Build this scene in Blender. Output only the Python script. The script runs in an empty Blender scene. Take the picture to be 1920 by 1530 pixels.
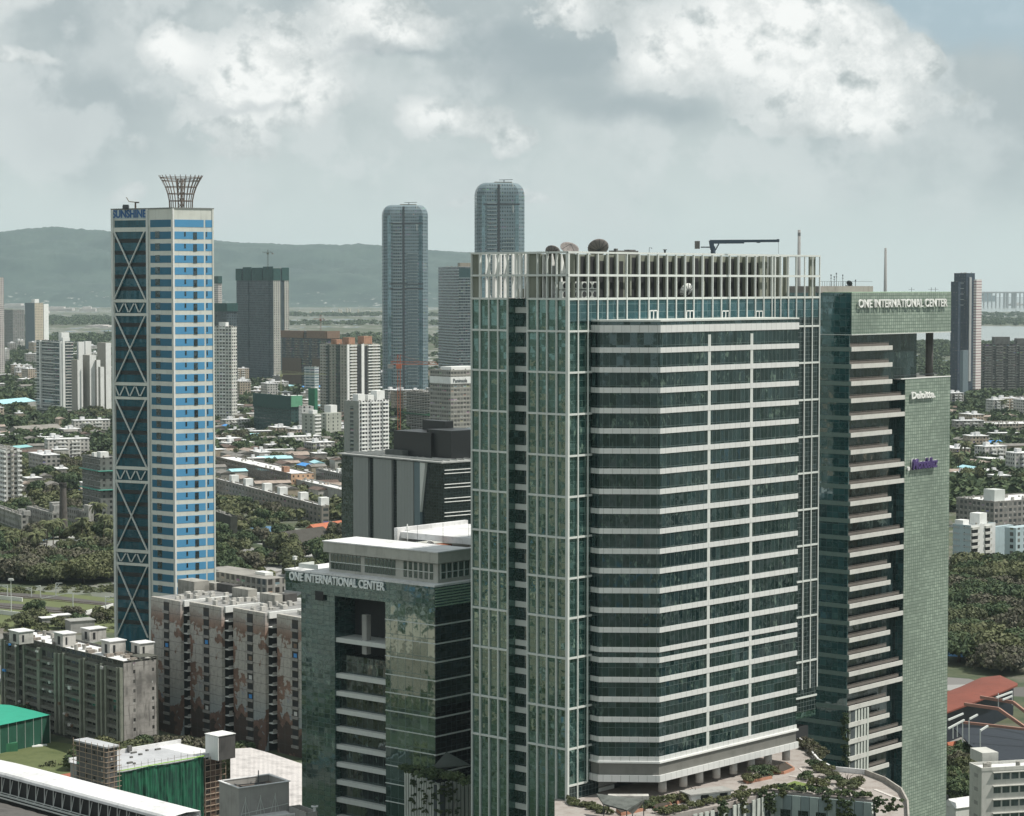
import bpy, math, random
import numpy as np
from mathutils import Vector
D = bpy.data
SC = bpy.context.scene
COL = SC.collection
rnd = random.Random(7)
R_ = math.radians
# ---------------------------------------------------------------- camera
FP = 4400.0; H = 140.0; PITCH = math.atan(232/FP)
cs, sn = math.cos(PITCH), math.sin(PITCH)
cam = D.objects.new('camera', D.cameras.new('camera')); COL.objects.link(cam)
cam.location = (0, 0, H); cam.rotation_euler = (math.pi/2-PITCH, 0, 0)
cam.data.sensor_width = 36; cam.data.lens = 36*FP/1920
cam.data.clip_start = 1; cam.data.clip_end = 90000
SC.camera = cam
SC.view_settings.view_transform = 'Standard'; SC.view_settings.look = 'None'
SC.view_settings.exposure = .15; SC.view_settings.gamma = 1
try: SC.view_settings.use_curve_mapping = False
except Exception: pass
SUN_EL, SUN_AZ = R_(58), R_(97)          # azimuth clockwise from +Y
SUND = Vector((math.sin(SUN_AZ)*math.cos(SUN_EL), math.cos(SUN_AZ)*math.cos(SUN_EL), math.sin(SUN_EL)))
sun = D.objects.new('sun', D.lights.new('sun', 'SUN')); COL.objects.link(sun)
sun.data.energy = 4.6; sun.data.angle = R_(0.5); sun.data.color = (1, .95, .87)
sun.rotation_euler = SUND.to_track_quat('Z', 'Y').to_euler()
SKY_STRENGTH = .10

class N:
    """tiny node-tree helper"""
    def __init__(s, t): s.t = t; t.nodes.clear()
    def new(s, ty, **k):
        n = s.t.nodes.new(ty)
        for a, b in k.items(): setattr(n, a, b)
        return n
    def put(s, sock, v):
        if v is None: return
        if hasattr(v, 'is_output') or hasattr(v, 'links') and hasattr(v, 'node'): s.t.links.new(v, sock)
        else:
            if sock.type == 'RGBA' and hasattr(v, '__len__') and len(v) == 3: v = (*v, 1)
            sock.default_value = v
    def m(s, op, a, b=None, c=None, clamp=False):
        n = s.new('ShaderNodeMath', operation=op, use_clamp=clamp)
        s.put(n.inputs[0], a); s.put(n.inputs[1], b); s.put(n.inputs[2], c); return n.outputs[0]
    def vm(s, op, a, b=None, sc=None):
        n = s.new('ShaderNodeVectorMath', operation=op)
        s.put(n.inputs[0], a); s.put(n.inputs[1], b)
        if sc is not None: s.put(n.inputs['Scale'], sc)
        return n.outputs['Value' if op in ('DOT_PRODUCT', 'LENGTH') else 'Vector']
    def mix(s, f, a, b, mode='MIX'):
        n = s.new('ShaderNodeMix', data_type='RGBA', blend_type=mode)
        s.put(n.inputs[0], f); s.put(n.inputs[6], a); s.put(n.inputs[7], b); return n.outputs[2]
    def sep(s, v): n = s.new('ShaderNodeSeparateXYZ'); s.put(n.inputs[0], v); return n.outputs
    def com(s, x, y, z=0.):
        n = s.new('ShaderNodeCombineXYZ'); s.put(n.inputs[0], x); s.put(n.inputs[1], y); s.put(n.inputs[2], z); return n.outputs[0]
    def noise(s, vec, scale, det=3, rough=.55, col=False):
        n = s.new('ShaderNodeTexNoise'); s.put(n.inputs['Vector'], vec); n.inputs['Scale'].default_value = scale
        n.inputs['Detail'].default_value = det; n.inputs['Roughness'].default_value = rough
        return n.outputs['Color' if col else 'Fac']
    def white(s, vec, col=False):
        n = s.new('ShaderNodeTexWhiteNoise', noise_dimensions='3D'); s.put(n.inputs['Vector'], vec)
        return n.outputs['Color' if col else 'Value']
    def ramp(s, f, a, b, smooth=True):
        n = s.new('ShaderNodeMapRange', interpolation_type='SMOOTHSTEP' if smooth else 'LINEAR')
        s.put(n.inputs[0], f); n.inputs[1].default_value = a; n.inputs[2].default_value = b
        return n.outputs[0]

# ---------------------------------------------------------------- world: sky with clouds
world = D.worlds.new('World'); SC.world = world; world.use_nodes = True
w = N(world.node_tree)
dr = w.new('ShaderNodeTexCoord').outputs['Generated']
dn = w.vm('NORMALIZE', dr)
dx, dy, dz = w.sep(dn)[0:3]
U = w.m('MULTIPLY', w.m('ARCTAN2', dx, dy), 44.); V = w.m('MULTIPLY', w.m('ARCSINE', dz), 44.)
sq = w.com(dx, dy, w.m('MULTIPLY', dz, 1.15))
n1 = w.noise(sq, 30., 9, .60); n2 = w.noise(w.vm('ADD', sq, (3.1, 1.7, 5.3)), 34., 6, .52)
nbig = w.noise(sq, 9., 4, .55)
nfine = w.noise(sq, 90., 5, .6)
def puff(v):
    a = w.m('ABSOLUTE', w.m('SUBTRACT', w.m('MULTIPLY', w.noise(v, 26., 2, .5), 2.), 1.)); b = w.m('ABSOLUTE', w.m('SUBTRACT', w.m('MULTIPLY', w.noise(v, 60., 6, .62), 2.), 1.))
    return w.m('SUBTRACT', 1., w.m('MULTIPLY', w.m('ADD', w.m('MULTIPLY', a, .55), w.m('MULTIPLY', b, .8)), 1.3))
pf0 = puff(sq); pf1 = puff(w.vm('ADD', sq, (.0030, 0, .0060)))
U2 = w.m('ADD', U, w.m('MULTIPLY', w.m('SUBTRACT', n1, .5), 1.5)); V2 = w.m('ADD', V, w.m('MULTIPLY', w.m('SUBTRACT', n2, .5), 1.2))
def blobs(L):
    tot = None
    for (px, py, rx, ry, a) in L:
        ex = w.m('MULTIPLY', w.m('SUBTRACT', U2, (px-960)/100), 100/rx)
        ey = w.m('MULTIPLY', w.m('SUBTRACT', V2, (533-py)/100), 100/ry)
        r2 = w.m('ADD', w.m('MULTIPLY', ex, ex), w.m('MULTIPLY', ey, ey))
        g = w.m('MULTIPLY', w.m('POWER', 2.718, w.m('MULTIPLY', r2, -1.)), a)
        tot = g if tot is None else w.m('ADD', tot, g)
    return tot
cu = blobs([(345,100,55,45,.9),(520,110,95,60,1),(590,180,80,55,.8),(460,180,90,55,.7),(730,50,110,48,1.1),(860,225,110,42,.8),
  (960,270,55,30,.7),(455,270,85,50,.65),(250,270,70,35,.4),(60,135,95,24,.5),(110,235,50,45,.3),(1080,0,110,60,.9),(1260,100,130,60,1.),
  (1420,40,140,75,.9),(1580,60,70,60,1.1),(1500,140,120,60,.8),(1620,150,90,70,1.1),(1705,120,38,28,1.),(1560,225,170,50,.65),(1780,190,45,30,.5),
  (265,350,45,28,.35),(1005,385,45,16,.5),(870,380,40,16,.35),(60,20,120,40,.35)])
dk = blobs([(480,205,150,16,.8),(720,100,110,15,.9),(950,110,110,85,.9),(1090,120,90,60,.8),(1200,205,170,32,.8),(1330,60,60,40,.3),(1450,130,50,22,.5),(200,60,150,40,.3),(900,300,200,16,.25)])
bl = blobs([(1810,40,170,75,1.2),(1700,10,80,50,.6),(1930,120,60,40,.5)])
edge = w.m('ADD', cu, w.m('ADD', w.m('MULTIPLY', w.m('SUBTRACT', n1, .5), 1.15), w.m('MULTIPLY', w.m('SUBTRACT', pf0, .6), .25)))
cum = w.ramp(edge, .30, .46)
# other clouds over the rest of the sky dome
midc = w.m('MULTIPLY', w.ramp(w.noise(w.vm('ADD', sq, (7.,2.,4.)), 21., 7, .58), .50, .60), w.ramp(V, .9, 2.2))
gen = w.m('MULTIPLY', w.ramp(nbig, .46, .62), w.ramp(dz, .13, .2))
cum = w.m('MAXIMUM', cum, gen)
# relief inside the cumulus: noise sampled towards the sun minus noise here
relief = w.m('ADD', w.m('MULTIPLY', w.m('SUBTRACT', pf0, pf1), 1.2), w.m('MULTIPLY', w.m('SUBTRACT', n1, .45), 2.6))
sky = w.new('ShaderNodeTexSky', sky_type='NISHITA')
sky.sun_disc = False; sky.sun_elevation = SUN_EL; sky.sun_rotation = SUN_AZ
sky.air_density = 1.3; sky.dust_density = 2.
blue = w.vm('SCALE', sky.outputs[0], None, SKY_STRENGTH)
g0 = w.mix(w.ramp(V, 0., 3.6), (.66,.735,.715), (.48,.54,.545))
g0 = w.mix(w.m('MULTIPLY', w.m('MULTIPLY', w.ramp(nbig, .40, .60), .8), w.ramp(V, .6, 2.4)), g0, (.37,.43,.45))
g0 = w.mix(w.m('MULTIPLY', w.ramp(w.noise(sq, 17., 6, .6), .45, .66), .6), g0, (.62,.665,.665))
g0 = w.mix(w.m('MULTIPLY', midc, .55), g0, (.66,.70,.70))
g0 = w.mix(w.m('MULTIPLY', w.ramp(dk, .1, .95), .8), g0, (.32,.385,.41))
clear = w.mix(.25, (.36,.50,.60), blue)
g1 = w.mix(w.m('MULTIPLY', w.ramp(bl, .25, 1.), .75), g0, clear)
white = w.mix(w.ramp(edge, .35, 1.1), (.62,.66,.66), (.93,.94,.92))
white = w.mix(w.m('MULTIPLY', w.ramp(dk, .2, 1.), .65), white, (.40,.45,.47))
white = w.mix(w.m('ADD', .62, relief, clamp=True), (.42,.47,.475), white)
vis = w.mix(w.m('MULTIPLY', cum, .92), g1, white)
bg = w.new('ShaderNodeBackground'); w.put(bg.inputs[0], vis); bg.inputs[1].default_value = 1.
w.t.links.new(bg.outputs[0], w.new('ShaderNodeOutputWorld').inputs[0])

# ---------------------------------------------------------------- geometry of the view (used only to find where things stand)
def ray(px, py):
    a, b = (px-960)/FP, (765-py)/FP
    return a, cs+b*sn, -sn+b*cs
def P(px, py, Y):
    x, y, z = ray(px, py); t = Y/y
    return (x*t, Y, H+z*t)
def G(px, py, z=0.):
    x, y, dz_ = ray(px, py); t = (z-H)/dz_
    return (x*t, y*t, z)
def Yat(py, z=0.): return G(960, py, z)[1]

# ---------------------------------------------------------------- mesh builder
class MB:
    def __init__(s): s.v = []; s.f = []
    def add(s, vs, fs):
        o = len(s.v); s.v += vs; s.f += [tuple(i+o for i in f) for f in fs]; return s
    def box(s, x0, x1, y0, y1, z0, z1):
        if x0 > x1: x0, x1 = x1, x0
        if y0 > y1: y0, y1 = y1, y0
        if z0 > z1: z0, z1 = z1, z0
        return s.add([(x0,y0,z0),(x1,y0,z0),(x1,y1,z0),(x0,y1,z0),(x0,y0,z1),(x1,y0,z1),(x1,y1,z1),(x0,y1,z1)],
            [(0,3,2,1),(4,5,6,7),(0,1,5,4),(1,2,6,5),(2,3,7,6),(3,0,4,7)])
    def prism(s, poly, z0, z1, top=True, bottom=True):
        n = len(poly)
        A = sum(poly[i][0]*poly[(i+1)%n][1]-poly[(i+1)%n][0]*poly[i][1] for i in range(n))
        if A < 0: poly = poly[::-1]
        vs = [(p[0],p[1],z0) for p in poly]+[(p[0],p[1],z1) for p in poly]
        fs = [(i,(i+1)%n,(i+1)%n+n,i+n) for i in range(n)]
        if top: fs.append(tuple(range(n,2*n)))
        if bottom: fs.append(tuple(range(n-1,-1,-1)))
        return s.add(vs, fs)
    def bar(s, p, q, w_, h=None):
        h = h or w_; p, q = Vector(p), Vector(q); d = (q-p).normalized()
        up = Vector((0,0,1)) if abs(d.z) < .95 else Vector((0,1,0))
        a = d.cross(up).normalized(); b = a.cross(d).normalized()
        vs = []
        for c in (p, q):
            for (i, j) in ((-1,-1),(1,-1),(1,1),(-1,1)):
                vs.append(tuple(c+a*(i*w_/2)+b*(j*h/2)))
        return s.add(vs, [(0,1,2,3)[::-1],(4,5,6,7),(0,1,5,4),(1,2,6,5),(2,3,7,6),(3,0,4,7)])
    def cyl(s, p, q, r0, r1=None, n=10, cap=True):
        r1 = r0 if r1 is None else r1; p, q = Vector(p), Vector(q); d = (q-p).normalized()
        up = Vector((0,0,1)) if abs(d.z) < .95 else Vector((1,0,0))
        a = d.cross(up).normalized(); b = d.cross(a).normalized(); vs = []
        for c, r in ((p, r0), (q, r1)):
            for i in range(n):
                t = 2*math.pi*i/n; vs.append(tuple(c+a*(r*math.cos(t))+b*(r*math.sin(t))))
        fs = [(i,(i+1)%n,(i+1)%n+n,i+n)[::-1] for i in range(n)]
        if cap: fs += [tuple(range(n)), tuple(range(2*n-1,n-1,-1))]
        return s.add(vs, fs)
    def lathe(s, prof, c=(0,0,0), n=16):
        vs = []; fs = []
        for (r, z) in prof:
            for i in range(n):
                t = 2*math.pi*i/n; vs.append((c[0]+r*math.cos(t), c[1]+r*math.sin(t), c[2]+z))
        for k in range(len(prof)-1):
            for i in range(n):
                j = (i+1)%n; fs.append((k*n+i,k*n+j,(k+1)*n+j,(k+1)*n+i))
        return s.add(vs, fs)
    def quad(s, a, b, c, d): return s.add([a,b,c,d], [(0,1,2,3)])
    def build(s, name, mat, parent=None, loc=None, rot=0, smooth=False):
        me = D.meshes.new(name); me.from_pydata([tuple(map(float, v)) for v in s.v], [], s.f); me.update()
        uvmap(me)
        if mat: me.materials.append(mat)
        if smooth: me.polygons.foreach_set('use_smooth', [True]*len(me.polygons))
        o = D.objects.new(name, me); COL.objects.link(o)
        if parent: o.parent = parent
        if loc is not None: o.location = loc
        if rot: o.rotation_euler = (0, 0, rot)
        return o
def uvmap(me):
    n = len(me.polygons)
    if not n: return
    uv = me.uv_layers.new(name='UVMap')
    nl = len(me.loops); vi = np.empty(nl, 'i'); me.loops.foreach_get('vertex_index', vi)
    co = np.empty(len(me.vertices)*3, 'f'); me.vertices.foreach_get('co', co); co = co.reshape(-1, 3)
    no = np.empty(n*3, 'f'); me.polygons.foreach_get('normal', no); no = no.reshape(-1, 3)
    tot = np.empty(n, 'i'); me.polygons.foreach_get('loop_total', tot)
    ln = np.repeat(no, tot, axis=0); lc = co[vi]
    hz = np.abs(ln[:, 2]) > .7
    t = np.stack([-ln[:, 1], ln[:, 0]], 1); t /= np.maximum(np.linalg.norm(t, axis=1), 1e-6)[:, None]
    u = np.where(hz, lc[:, 0], lc[:, 0]*t[:, 0]+lc[:, 1]*t[:, 1]); v = np.where(hz, lc[:, 1], lc[:, 2])
    uv.data.foreach_set('uv', np.stack([u, v], 1).astype('f').ravel())

def tag(o, label=None, cat=None, group=None, kind=None):
    if label: o['label'] = label
    if cat: o['category'] = cat
    if group: o['group'] = group
    if kind: o['kind'] = kind
    return o
def empty(name, loc, rot=0, **k):
    o = D.objects.new(name, None); COL.objects.link(o); o.location = loc; o.rotation_euler = (0,0,rot); o.empty_display_size = 2
    return tag(o, **k)
def parts(name, boxes, mat, parent, cap=100):
    """every box a part of its own; past the cap the rest is one stuff part"""
    cache = {}
    for b in boxes[:cap]:
        k = tuple(round(b[i+1]-b[i], 3) for i in (0, 2, 4))
        if k not in cache:
            o = MB().box(0, k[0], 0, k[1], 0, k[2]).build(name, mat, parent); cache[k] = o.data
        else:
            o = D.objects.new(name, cache[k]); COL.objects.link(o); o.parent = parent
        o.location = (b[0], b[2], b[4])
    if len(boxes) > cap:
        m = MB()
        for b in boxes[cap:]: m.box(*b)
        m.build(name, mat, parent)['kind'] = 'stuff'
TXT = {}
def text(name, s, mat, parent, loc, rot, width=None, height=None, depth=.12, shear=0., bold=0.):
    cu_ = D.curves.new(name, 'FONT'); cu_.body = s; cu_.extrude = depth; cu_.shear = shear; cu_.offset = bold; cu_.size = 1.
    cu_.resolution_u = 4
    o = D.objects.new(name, cu_)
    COL.objects.link(o); bpy.context.view_layer.update()
    me = D.meshes.new_from_object(o.evaluated_get(bpy.context.evaluated_depsgraph_get()))
    D.objects.remove(o); D.curves.remove(cu_)
    co = np.empty(len(me.vertices)*3, 'f'); me.vertices.foreach_get('co', co); co = co.reshape(-1, 3)
    mn, mx = co.min(0), co.max(0); co[:, :2] -= mn[:2]
    if height: co[:, 1] *= height/(mx[1]-mn[1])
    if width: co[:, 0] *= width/(mx[0]-mn[0])
    me.vertices.foreach_set('co', co.ravel()); me.update()
    me.materials.clear(); me.materials.append(mat)
    q = D.objects.new(name, me); COL.objects.link(q); q.parent = parent; q.location = loc; q.rotation_euler = rot
    return q

# ---------------------------------------------------------------- materials
def nm(name):
    m = D.materials.new(name); m.use_nodes = True; return m, N(m.node_tree)
def out(n, sh): n.t.links.new(sh, n.new('ShaderNodeOutputMaterial').inputs[0])
def bsdf(n, col, rough=.8, **k):
    b = n.new('ShaderNodeBsdfPrincipled'); n.put(b.inputs['Base Color'], col); n.put(b.inputs['Roughness'], rough)
    for a, v in k.items(): n.put(b.inputs[a.replace('_', ' ')], v)
    out(n, b.outputs[0]); return b
MATS = {}
def mat(name, col, rough=.8, dirt=.25, scale=.35, streak=True, metal=0., dcol=None):
    if name in MATS: return MATS[name]
    m, n = nm(name); MATS[name] = m
    tc = n.new('ShaderNodeTexCoord').outputs['Object']
    a = n.noise(tc, scale, 4, .6)
    x, y, z = n.sep(tc)[0:3]
    b = n.noise(n.com(n.m('MULTIPLY', x, 1.), n.m('MULTIPLY', y, 1.), n.m('MULTIPLY', z, .08)), 1.3, 3, .6) if streak else n.noise(tc, scale*6, 3, .6)
    f = n.m('MULTIPLY', n.m('ADD', n.ramp(a, .42, .72), n.ramp(b, .5, .78)), dirt)
    dc = dcol or tuple(c*.35 for c in col)
    c = n.mix(n.m('MINIMUM', f, 1.), col, dc)
    bsdf(n, c, rough, Metallic=metal); return m
def glass(name, base, F0=.2, tint=(.75,.95,.95), pw=1.7, ph=1.3, line=.09, linec=(.02,.035,.035), var=.5, wob=.035, rough=.04, lines=True, refl_streaks=.0, ior_rough=None, cell=(1,1)):
    if name in MATS: return MATS[name]
    m, n = nm(name); MATS[name] = m
    uv = n.new('ShaderNodeUVMap').outputs[0]; u, v = n.sep(uv)[0:2]
    cu_, cv = n.m('DIVIDE', u, pw), n.m('DIVIDE', v, ph)
    cell_ = n.com(n.m('FLOOR', n.m('DIVIDE', cu_, cell[0])), n.m('FLOOR', n.m('DIVIDE', cv, cell[1])))
    r = n.white(cell_, True)
    rr = n.sep(r)
    g = n.noise(n.com(u, v), .06, 3, .6)
    c = n.mix(n.m('MULTIPLY', n.m('POWER', rr[0], 2.), var), base, tuple(min(1, x*2.6+.02) for x in base))
    c = n.mix(n.m('MULTIPLY', n.ramp(g, .4, .7), .5), c, tuple(x*.5 for x in base))
    if refl_streaks:      # pale streaks painted into the pane colour to imitate broken reflections
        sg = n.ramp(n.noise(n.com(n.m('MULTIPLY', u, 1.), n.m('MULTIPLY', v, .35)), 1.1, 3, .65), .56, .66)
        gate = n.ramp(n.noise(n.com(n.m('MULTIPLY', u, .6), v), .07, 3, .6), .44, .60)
        c = n.mix(n.m('MULTIPLY', n.m('MULTIPLY', sg, gate), refl_streaks), c, (.26,.36,.28))
    if lines:
        lf = n.m('MAXIMUM', n.m('LESS_THAN', n.m('FRACT', cu_), line/pw), n.m('LESS_THAN', n.m('FRACT', cv), line/ph))
        c = n.mix(lf, c, linec)
    geo = n.new('ShaderNodeNewGeometry').outputs['Normal']
    wn = n.noise(n.com(u, v), .55, 2, .6, col=True)
    off = n.vm('ADD', n.vm('SCALE', n.vm('SUBTRACT', r, (.5,.5,.5)), None, wob), n.vm('SCALE', n.vm('SUBTRACT', wn, (.5,.5,.5)), None, wob*2.4))
    nn = n.vm('NORMALIZE', n.vm('ADD', geo, off))
    b = n.new('ShaderNodeBsdfPrincipled'); n.put(b.inputs['Base Color'], c); b.inputs['Roughness'].default_value = rough
    n.put(b.inputs['Normal'], nn)
    sF = math.sqrt(F0); b.inputs['IOR'].default_value = (1+sF)/(1-sF)
    n.put(b.inputs['Specular Tint'], tint)
    if lines: n.put(b.inputs['Roughness'], n.m('ADD', rough, n.m('MULTIPLY', lf, .5)))
    out(n, b.outputs[0]); return m
def facade(name, wall, glassc=(.03,.04,.045), bw=3., fh=3., wx=(.25,.75), wz=(.3,.8), dirt=.3, slab=None, slabw=.12, col2=None, stripe=None, rough=.75, seed=0., lit=.35, ac=0.):
    """wall with a regular window grid, in metres along the wall"""
    if name in MATS: return MATS[name]
    m, n = nm(name); MATS[name] = m
    uv = n.new('ShaderNodeUVMap').outputs[0]; u, v = n.sep(uv)[0:2]
    tc = n.new('ShaderNodeTexCoord').outputs['Object']
    cu_ = n.m('ADD', n.m('DIVIDE', u, bw), .003+seed); cv = n.m('ADD', n.m('DIVIDE', v, fh), .003)
    fu, fv = n.m('FRACT', cu_), n.m('FRACT', cv)
    rr = n.sep(n.white(n.com(n.m('FLOOR', cu_), n.m('FLOOR', cv)), True))
    def inr(x, a, b): return n.m('MULTIPLY', n.m('GREATER_THAN', x, a), n.m('LESS_THAN', x, b))
    win = n.m('MULTIPLY', inr(fu, *wx), inr(fv, *wz))
    acm = n.m('MULTIPLY', n.m('MULTIPLY', inr(fu, wx[0], wx[0]+(wx[1]-wx[0])*.4), inr(fv, max(.02,wz[0]-.2), wz[0])), n.m('GREATER_THAN', rr[1], .62))
    lau = n.m('MULTIPLY', n.m('MULTIPLY', inr(fu, *wx), inr(fv, wz[0]-.02, wz[0]+(wz[1]-wz[0])*.35)), n.m('GREATER_THAN', rr[2], .82))
    d = n.m('MULTIPLY', n.m('ADD', n.ramp(n.noise(tc, .12, 4, .6), .42, .7), n.ramp(n.noise(n.com(u, n.m('MULTIPLY', v, .1)), 1.2, 3, .6), .5, .75)), dirt)
    wc = n.mix(n.m('MINIMUM', d, 1.), wall, tuple(x*.4 for x in wall))
    if stripe: wc = n.mix(n.m('LESS_THAN', n.m('FRACT', n.m('DIVIDE', u, stripe[0])), stripe[1]), wc, stripe[2])
    if slab: wc = n.mix(n.m('LESS_THAN', fv, slabw), wc, slab)
    gc = n.mix(n.m('MULTIPLY', n.m('POWER', rr[0], 3.), lit), glassc, (.45,.45,.42))
    hz = n.m('GREATER_THAN', n.m('ABSOLUTE', n.sep(n.new('ShaderNodeNewGeometry').outputs['Normal'])[2]), .7)
    win = n.m('MULTIPLY', win, n.m('SUBTRACT', 1., hz))
    c = n.mix(win, wc, gc)
    if lit > .15: c = n.mix(n.m('MULTIPLY', n.m('SUBTRACT', 1., hz), acm), c, (.40,.40,.38)); c = n.mix(n.m('MULTIPLY', n.m('MULTIPLY', n.m('SUBTRACT', 1., hz), lau), .55), c, n.mix(.55, n.white(n.com(n.m('FLOOR', cu_), n.m('FLOOR', cv), 7.), True), (.35,.33,.3)))
    bsdf(n, c, n.m('SUBTRACT', rough, n.m('MULTIPLY', win, rough-.15))); return m

WHITE = mat('white_paint', (.72,.73,.71), .6, .18, .2)
GREY = mat('grey_concrete', (.30,.30,.285), .9, .5, .2)
DGREY = mat('dark_concrete', (.13,.13,.125), .9, .6, .2)
PANEL = mat('light_grey_panel', (.56,.585,.56), .5, .12, .25)
FRAME = mat('pale_aluminium', (.58,.61,.585), .45, .12, .2)
STEEL = mat('dark_steel', (.06,.07,.08), .5, .3, .5, metal=.3)
RUST = mat('rusty_steel', (.16,.12,.095), .8, .6, .5)
ROOFW = mat('white_roof_coating', (.66,.665,.67), .8, .35, .15, streak=False)
ROOFG = mat('grey_roof', (.24,.24,.235), .95, .6, .15, streak=False)
BLACKG = glass('black_glass', (.006,.009,.010), .05, var=.3, ph=1.3)
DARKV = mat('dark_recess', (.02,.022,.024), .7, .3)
GNET = mat('green_safety_net', (.015,.14,.07), .9, .5, .3, dcol=(.005,.05,.03))
BLUE = mat('blue_tarpaulin', (.05,.26,.62), .6, .15)
# ---------------------------------------------------------------- building frames
ANG = math.atan2(.738, .675)
FOOT = []            # keep-out discs for the planting
class Bd:
    """root at the front corner; local x runs along the right-hand face, local y along the left-hand face"""
    def __init__(s, name, label, cat, px, py, Y, ang=ANG, pxl=None, pxr=None, group=None, foot=True, Lu=None, Lv=None):
        X, Y, z = P(px, py, Y); s.X, s.Y, s.top, s.a = X, Y, z, ang
        s.c, s.s = math.cos(ang), math.sin(ang)
        s.root = empty(name, (X, Y, 0), ang, label=label, cat=cat, group=group)
        s.Lu = Lu or (s.xr(pxr) if pxr else 20); s.Lv = Lv or (s.yl(pxl) if pxl else 20)
        if foot: FOOT.append((s.w(s.Lu/2, s.Lv/2), math.hypot(s.Lu, s.Lv)/2))
    def w(s, lx, ly): return (s.X+lx*s.c-ly*s.s, s.Y+lx*s.s+ly*s.c)
    def l(s, p):
        dx_, dy_ = p[0]-s.X, p[1]-s.Y; return (dx_*s.c+dy_*s.s, -dx_*s.s+dy_*s.c)
    def xr(s, px, z=None, ly=0.):
        z = s.top if z is None else z; k = (px-960)/FP; X0, Y0 = s.w(0, ly)
        return (k*(Y0*cs+(H-z)*sn)-X0)/(s.c-k*s.s*cs)
    def yl(s, px, z=None, lx=0.):
        z = s.top if z is None else z; k = (px-960)/FP; X0, Y0 = s.w(lx, 0)
        return (k*(Y0*cs+(H-z)*sn)-X0)/(-s.s-k*s.c*cs)
    def z(s, py, lx=0., ly=0.):
        r = ray(960, py); return H+s.w(lx, ly)[1]*r[2]/r[1]

# ================================================================ main tower
T = Bd('office_tower', 'tallest office tower of teal glass with open white roof frame and banded bay', 'office tower', 1065, 472, 459.5, pxl=885, pxr=1535)
rt = T.root; Lu, Lv = T.Lu, T.Lv
zc = T.z(560.6); zm = T.z(516); zt = T.top
rows = [T.z(y) for y in (621.4, 699, 777.5, 855.5, 932.3, 1009, 1085.2, 1160, 1235, 1329.8, 1405.3, 1473.9)]
zdeck = 39.0
GL = glass('teal_curtain_glass', (.004,.022,.021), .23, var=.7, tint=(.62,.92,.82), pw=1.72, ph=1.33, line=.08, refl_streaks=.55, wob=.045)
GR = glass('dark_curtain_glass', (.005,.014,.016), .06, var=.5, pw=1.05, ph=.98, line=.07, linec=(.12,.14,.135), wob=.02)
GB = glass('bay_glass', (.003,.014,.016), .09, var=.8, pw=1.35, ph=4., line=.06, linec=(.09,.11,.105), refl_streaks=.35, wob=.02, cell=(1,1))
yA, yB = T.yl(990), T.yl(953)
RD = 2.4
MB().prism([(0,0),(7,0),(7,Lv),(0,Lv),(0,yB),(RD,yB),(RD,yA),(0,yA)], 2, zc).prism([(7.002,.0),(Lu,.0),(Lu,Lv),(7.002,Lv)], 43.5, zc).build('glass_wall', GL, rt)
# right-hand face skin, darker
MB().box(0.05, T.xr(1123), -.12, -.01, 30, rows[11]).box(T.xr(1123), Lu-.05, -.12, -.01, 45, zc-.3).build('glass_wall', GR, rt)
MB().box(0.05, Lu-.05, -.16, -.13, T.z(603), zc-.3).build('glass_wall', glass('upper_blue_glass', (.006,.04,.05), .12, pw=3.4, ph=1.6, line=.07, linec=(.1,.15,.15), wob=.02), rt)
# window posts
mul = []
w_ = .25
for px in (885.5, 901, 918, 935, 953, 990.5, 1009, 1027, 1045):
    y = T.yl(px); mul.append((-.38, .0-.002, y-w_/2, y+w_/2, 4, zc))
mul.append((-.40, .0+.1, -.4, .28, 4, zt))
for px in (1082, 1100.6, 1119):
    x = T.xr(px); mul.append((x-w_/2, x+w_/2, -.42, -.17, rows[11] if px > 1090 else 20, zc))
bayt = None
for px in (1507, 1521.6, 1535.2):
    x = T.xr(px); mul.append((x-w_/2, x+w_/2, -.42, -.17, 50, zt))
up = [1137,1155.5,1173.5,1197,1214.4,1232,1249,1266,1283,1299,1315.7,1334.4,1350.8,1366.7,1382.8,1398.8,1414.7,1430.3,1445.6,1451,1462,1476.6,1491.6]
for px in up:
    x = T.xr(px); mul.append((x-w_/2, x+w_/2, -.42, -.17, T.z(604), zc))
parts('window_post', mul, FRAME, rt)
tr = []
for z in [zc]+rows[:11]:
    tr.append((-.33, -.003, -.3, yA, z-.2, z+.2)); tr.append((-.33, -.003, yB, Lv, z-.2, z+.2))
    if z <= rows[0]+.1:
        tr.append((-.3, T.xr(1126), -.36, -.17, z-.2, z+.2)); tr.append((T.xr(1496), Lu, -.36, -.17, z-.2, z+.2))
    else: tr.append((-.3, Lu+.3, -.36, -.17, z-.22, z+.22))
tr.append((-.3, T.xr(1100), -.36, -.17, rows[11]-.2, rows[11]+.2))
parts('window_transom', tr, FRAME, rt)
# recess with short grey spandrels
rec = []
fy = 577.
ylist = [T.z(y) for y in (577,614.5,653,690,728,766,803,842,879,917,955,992,1030,1068,1104,1142,1178,1216,1234,1270,1308,1345,1382,1419,1458,1495,1530)]
for z in ylist: rec.append((RD-.35, RD-.003, yA+.01, yB-.02, z-1.15, z))
parts('spandrel_panel', rec, PANEL, rt)
MB().box(RD-.05, RD-.004, yA, yB, 4, zc-.1).build('recess_glass', glass('recess_dark_glass', (.01,.02,.02), .12, var=.5, refl_streaks=.3), rt)
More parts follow.
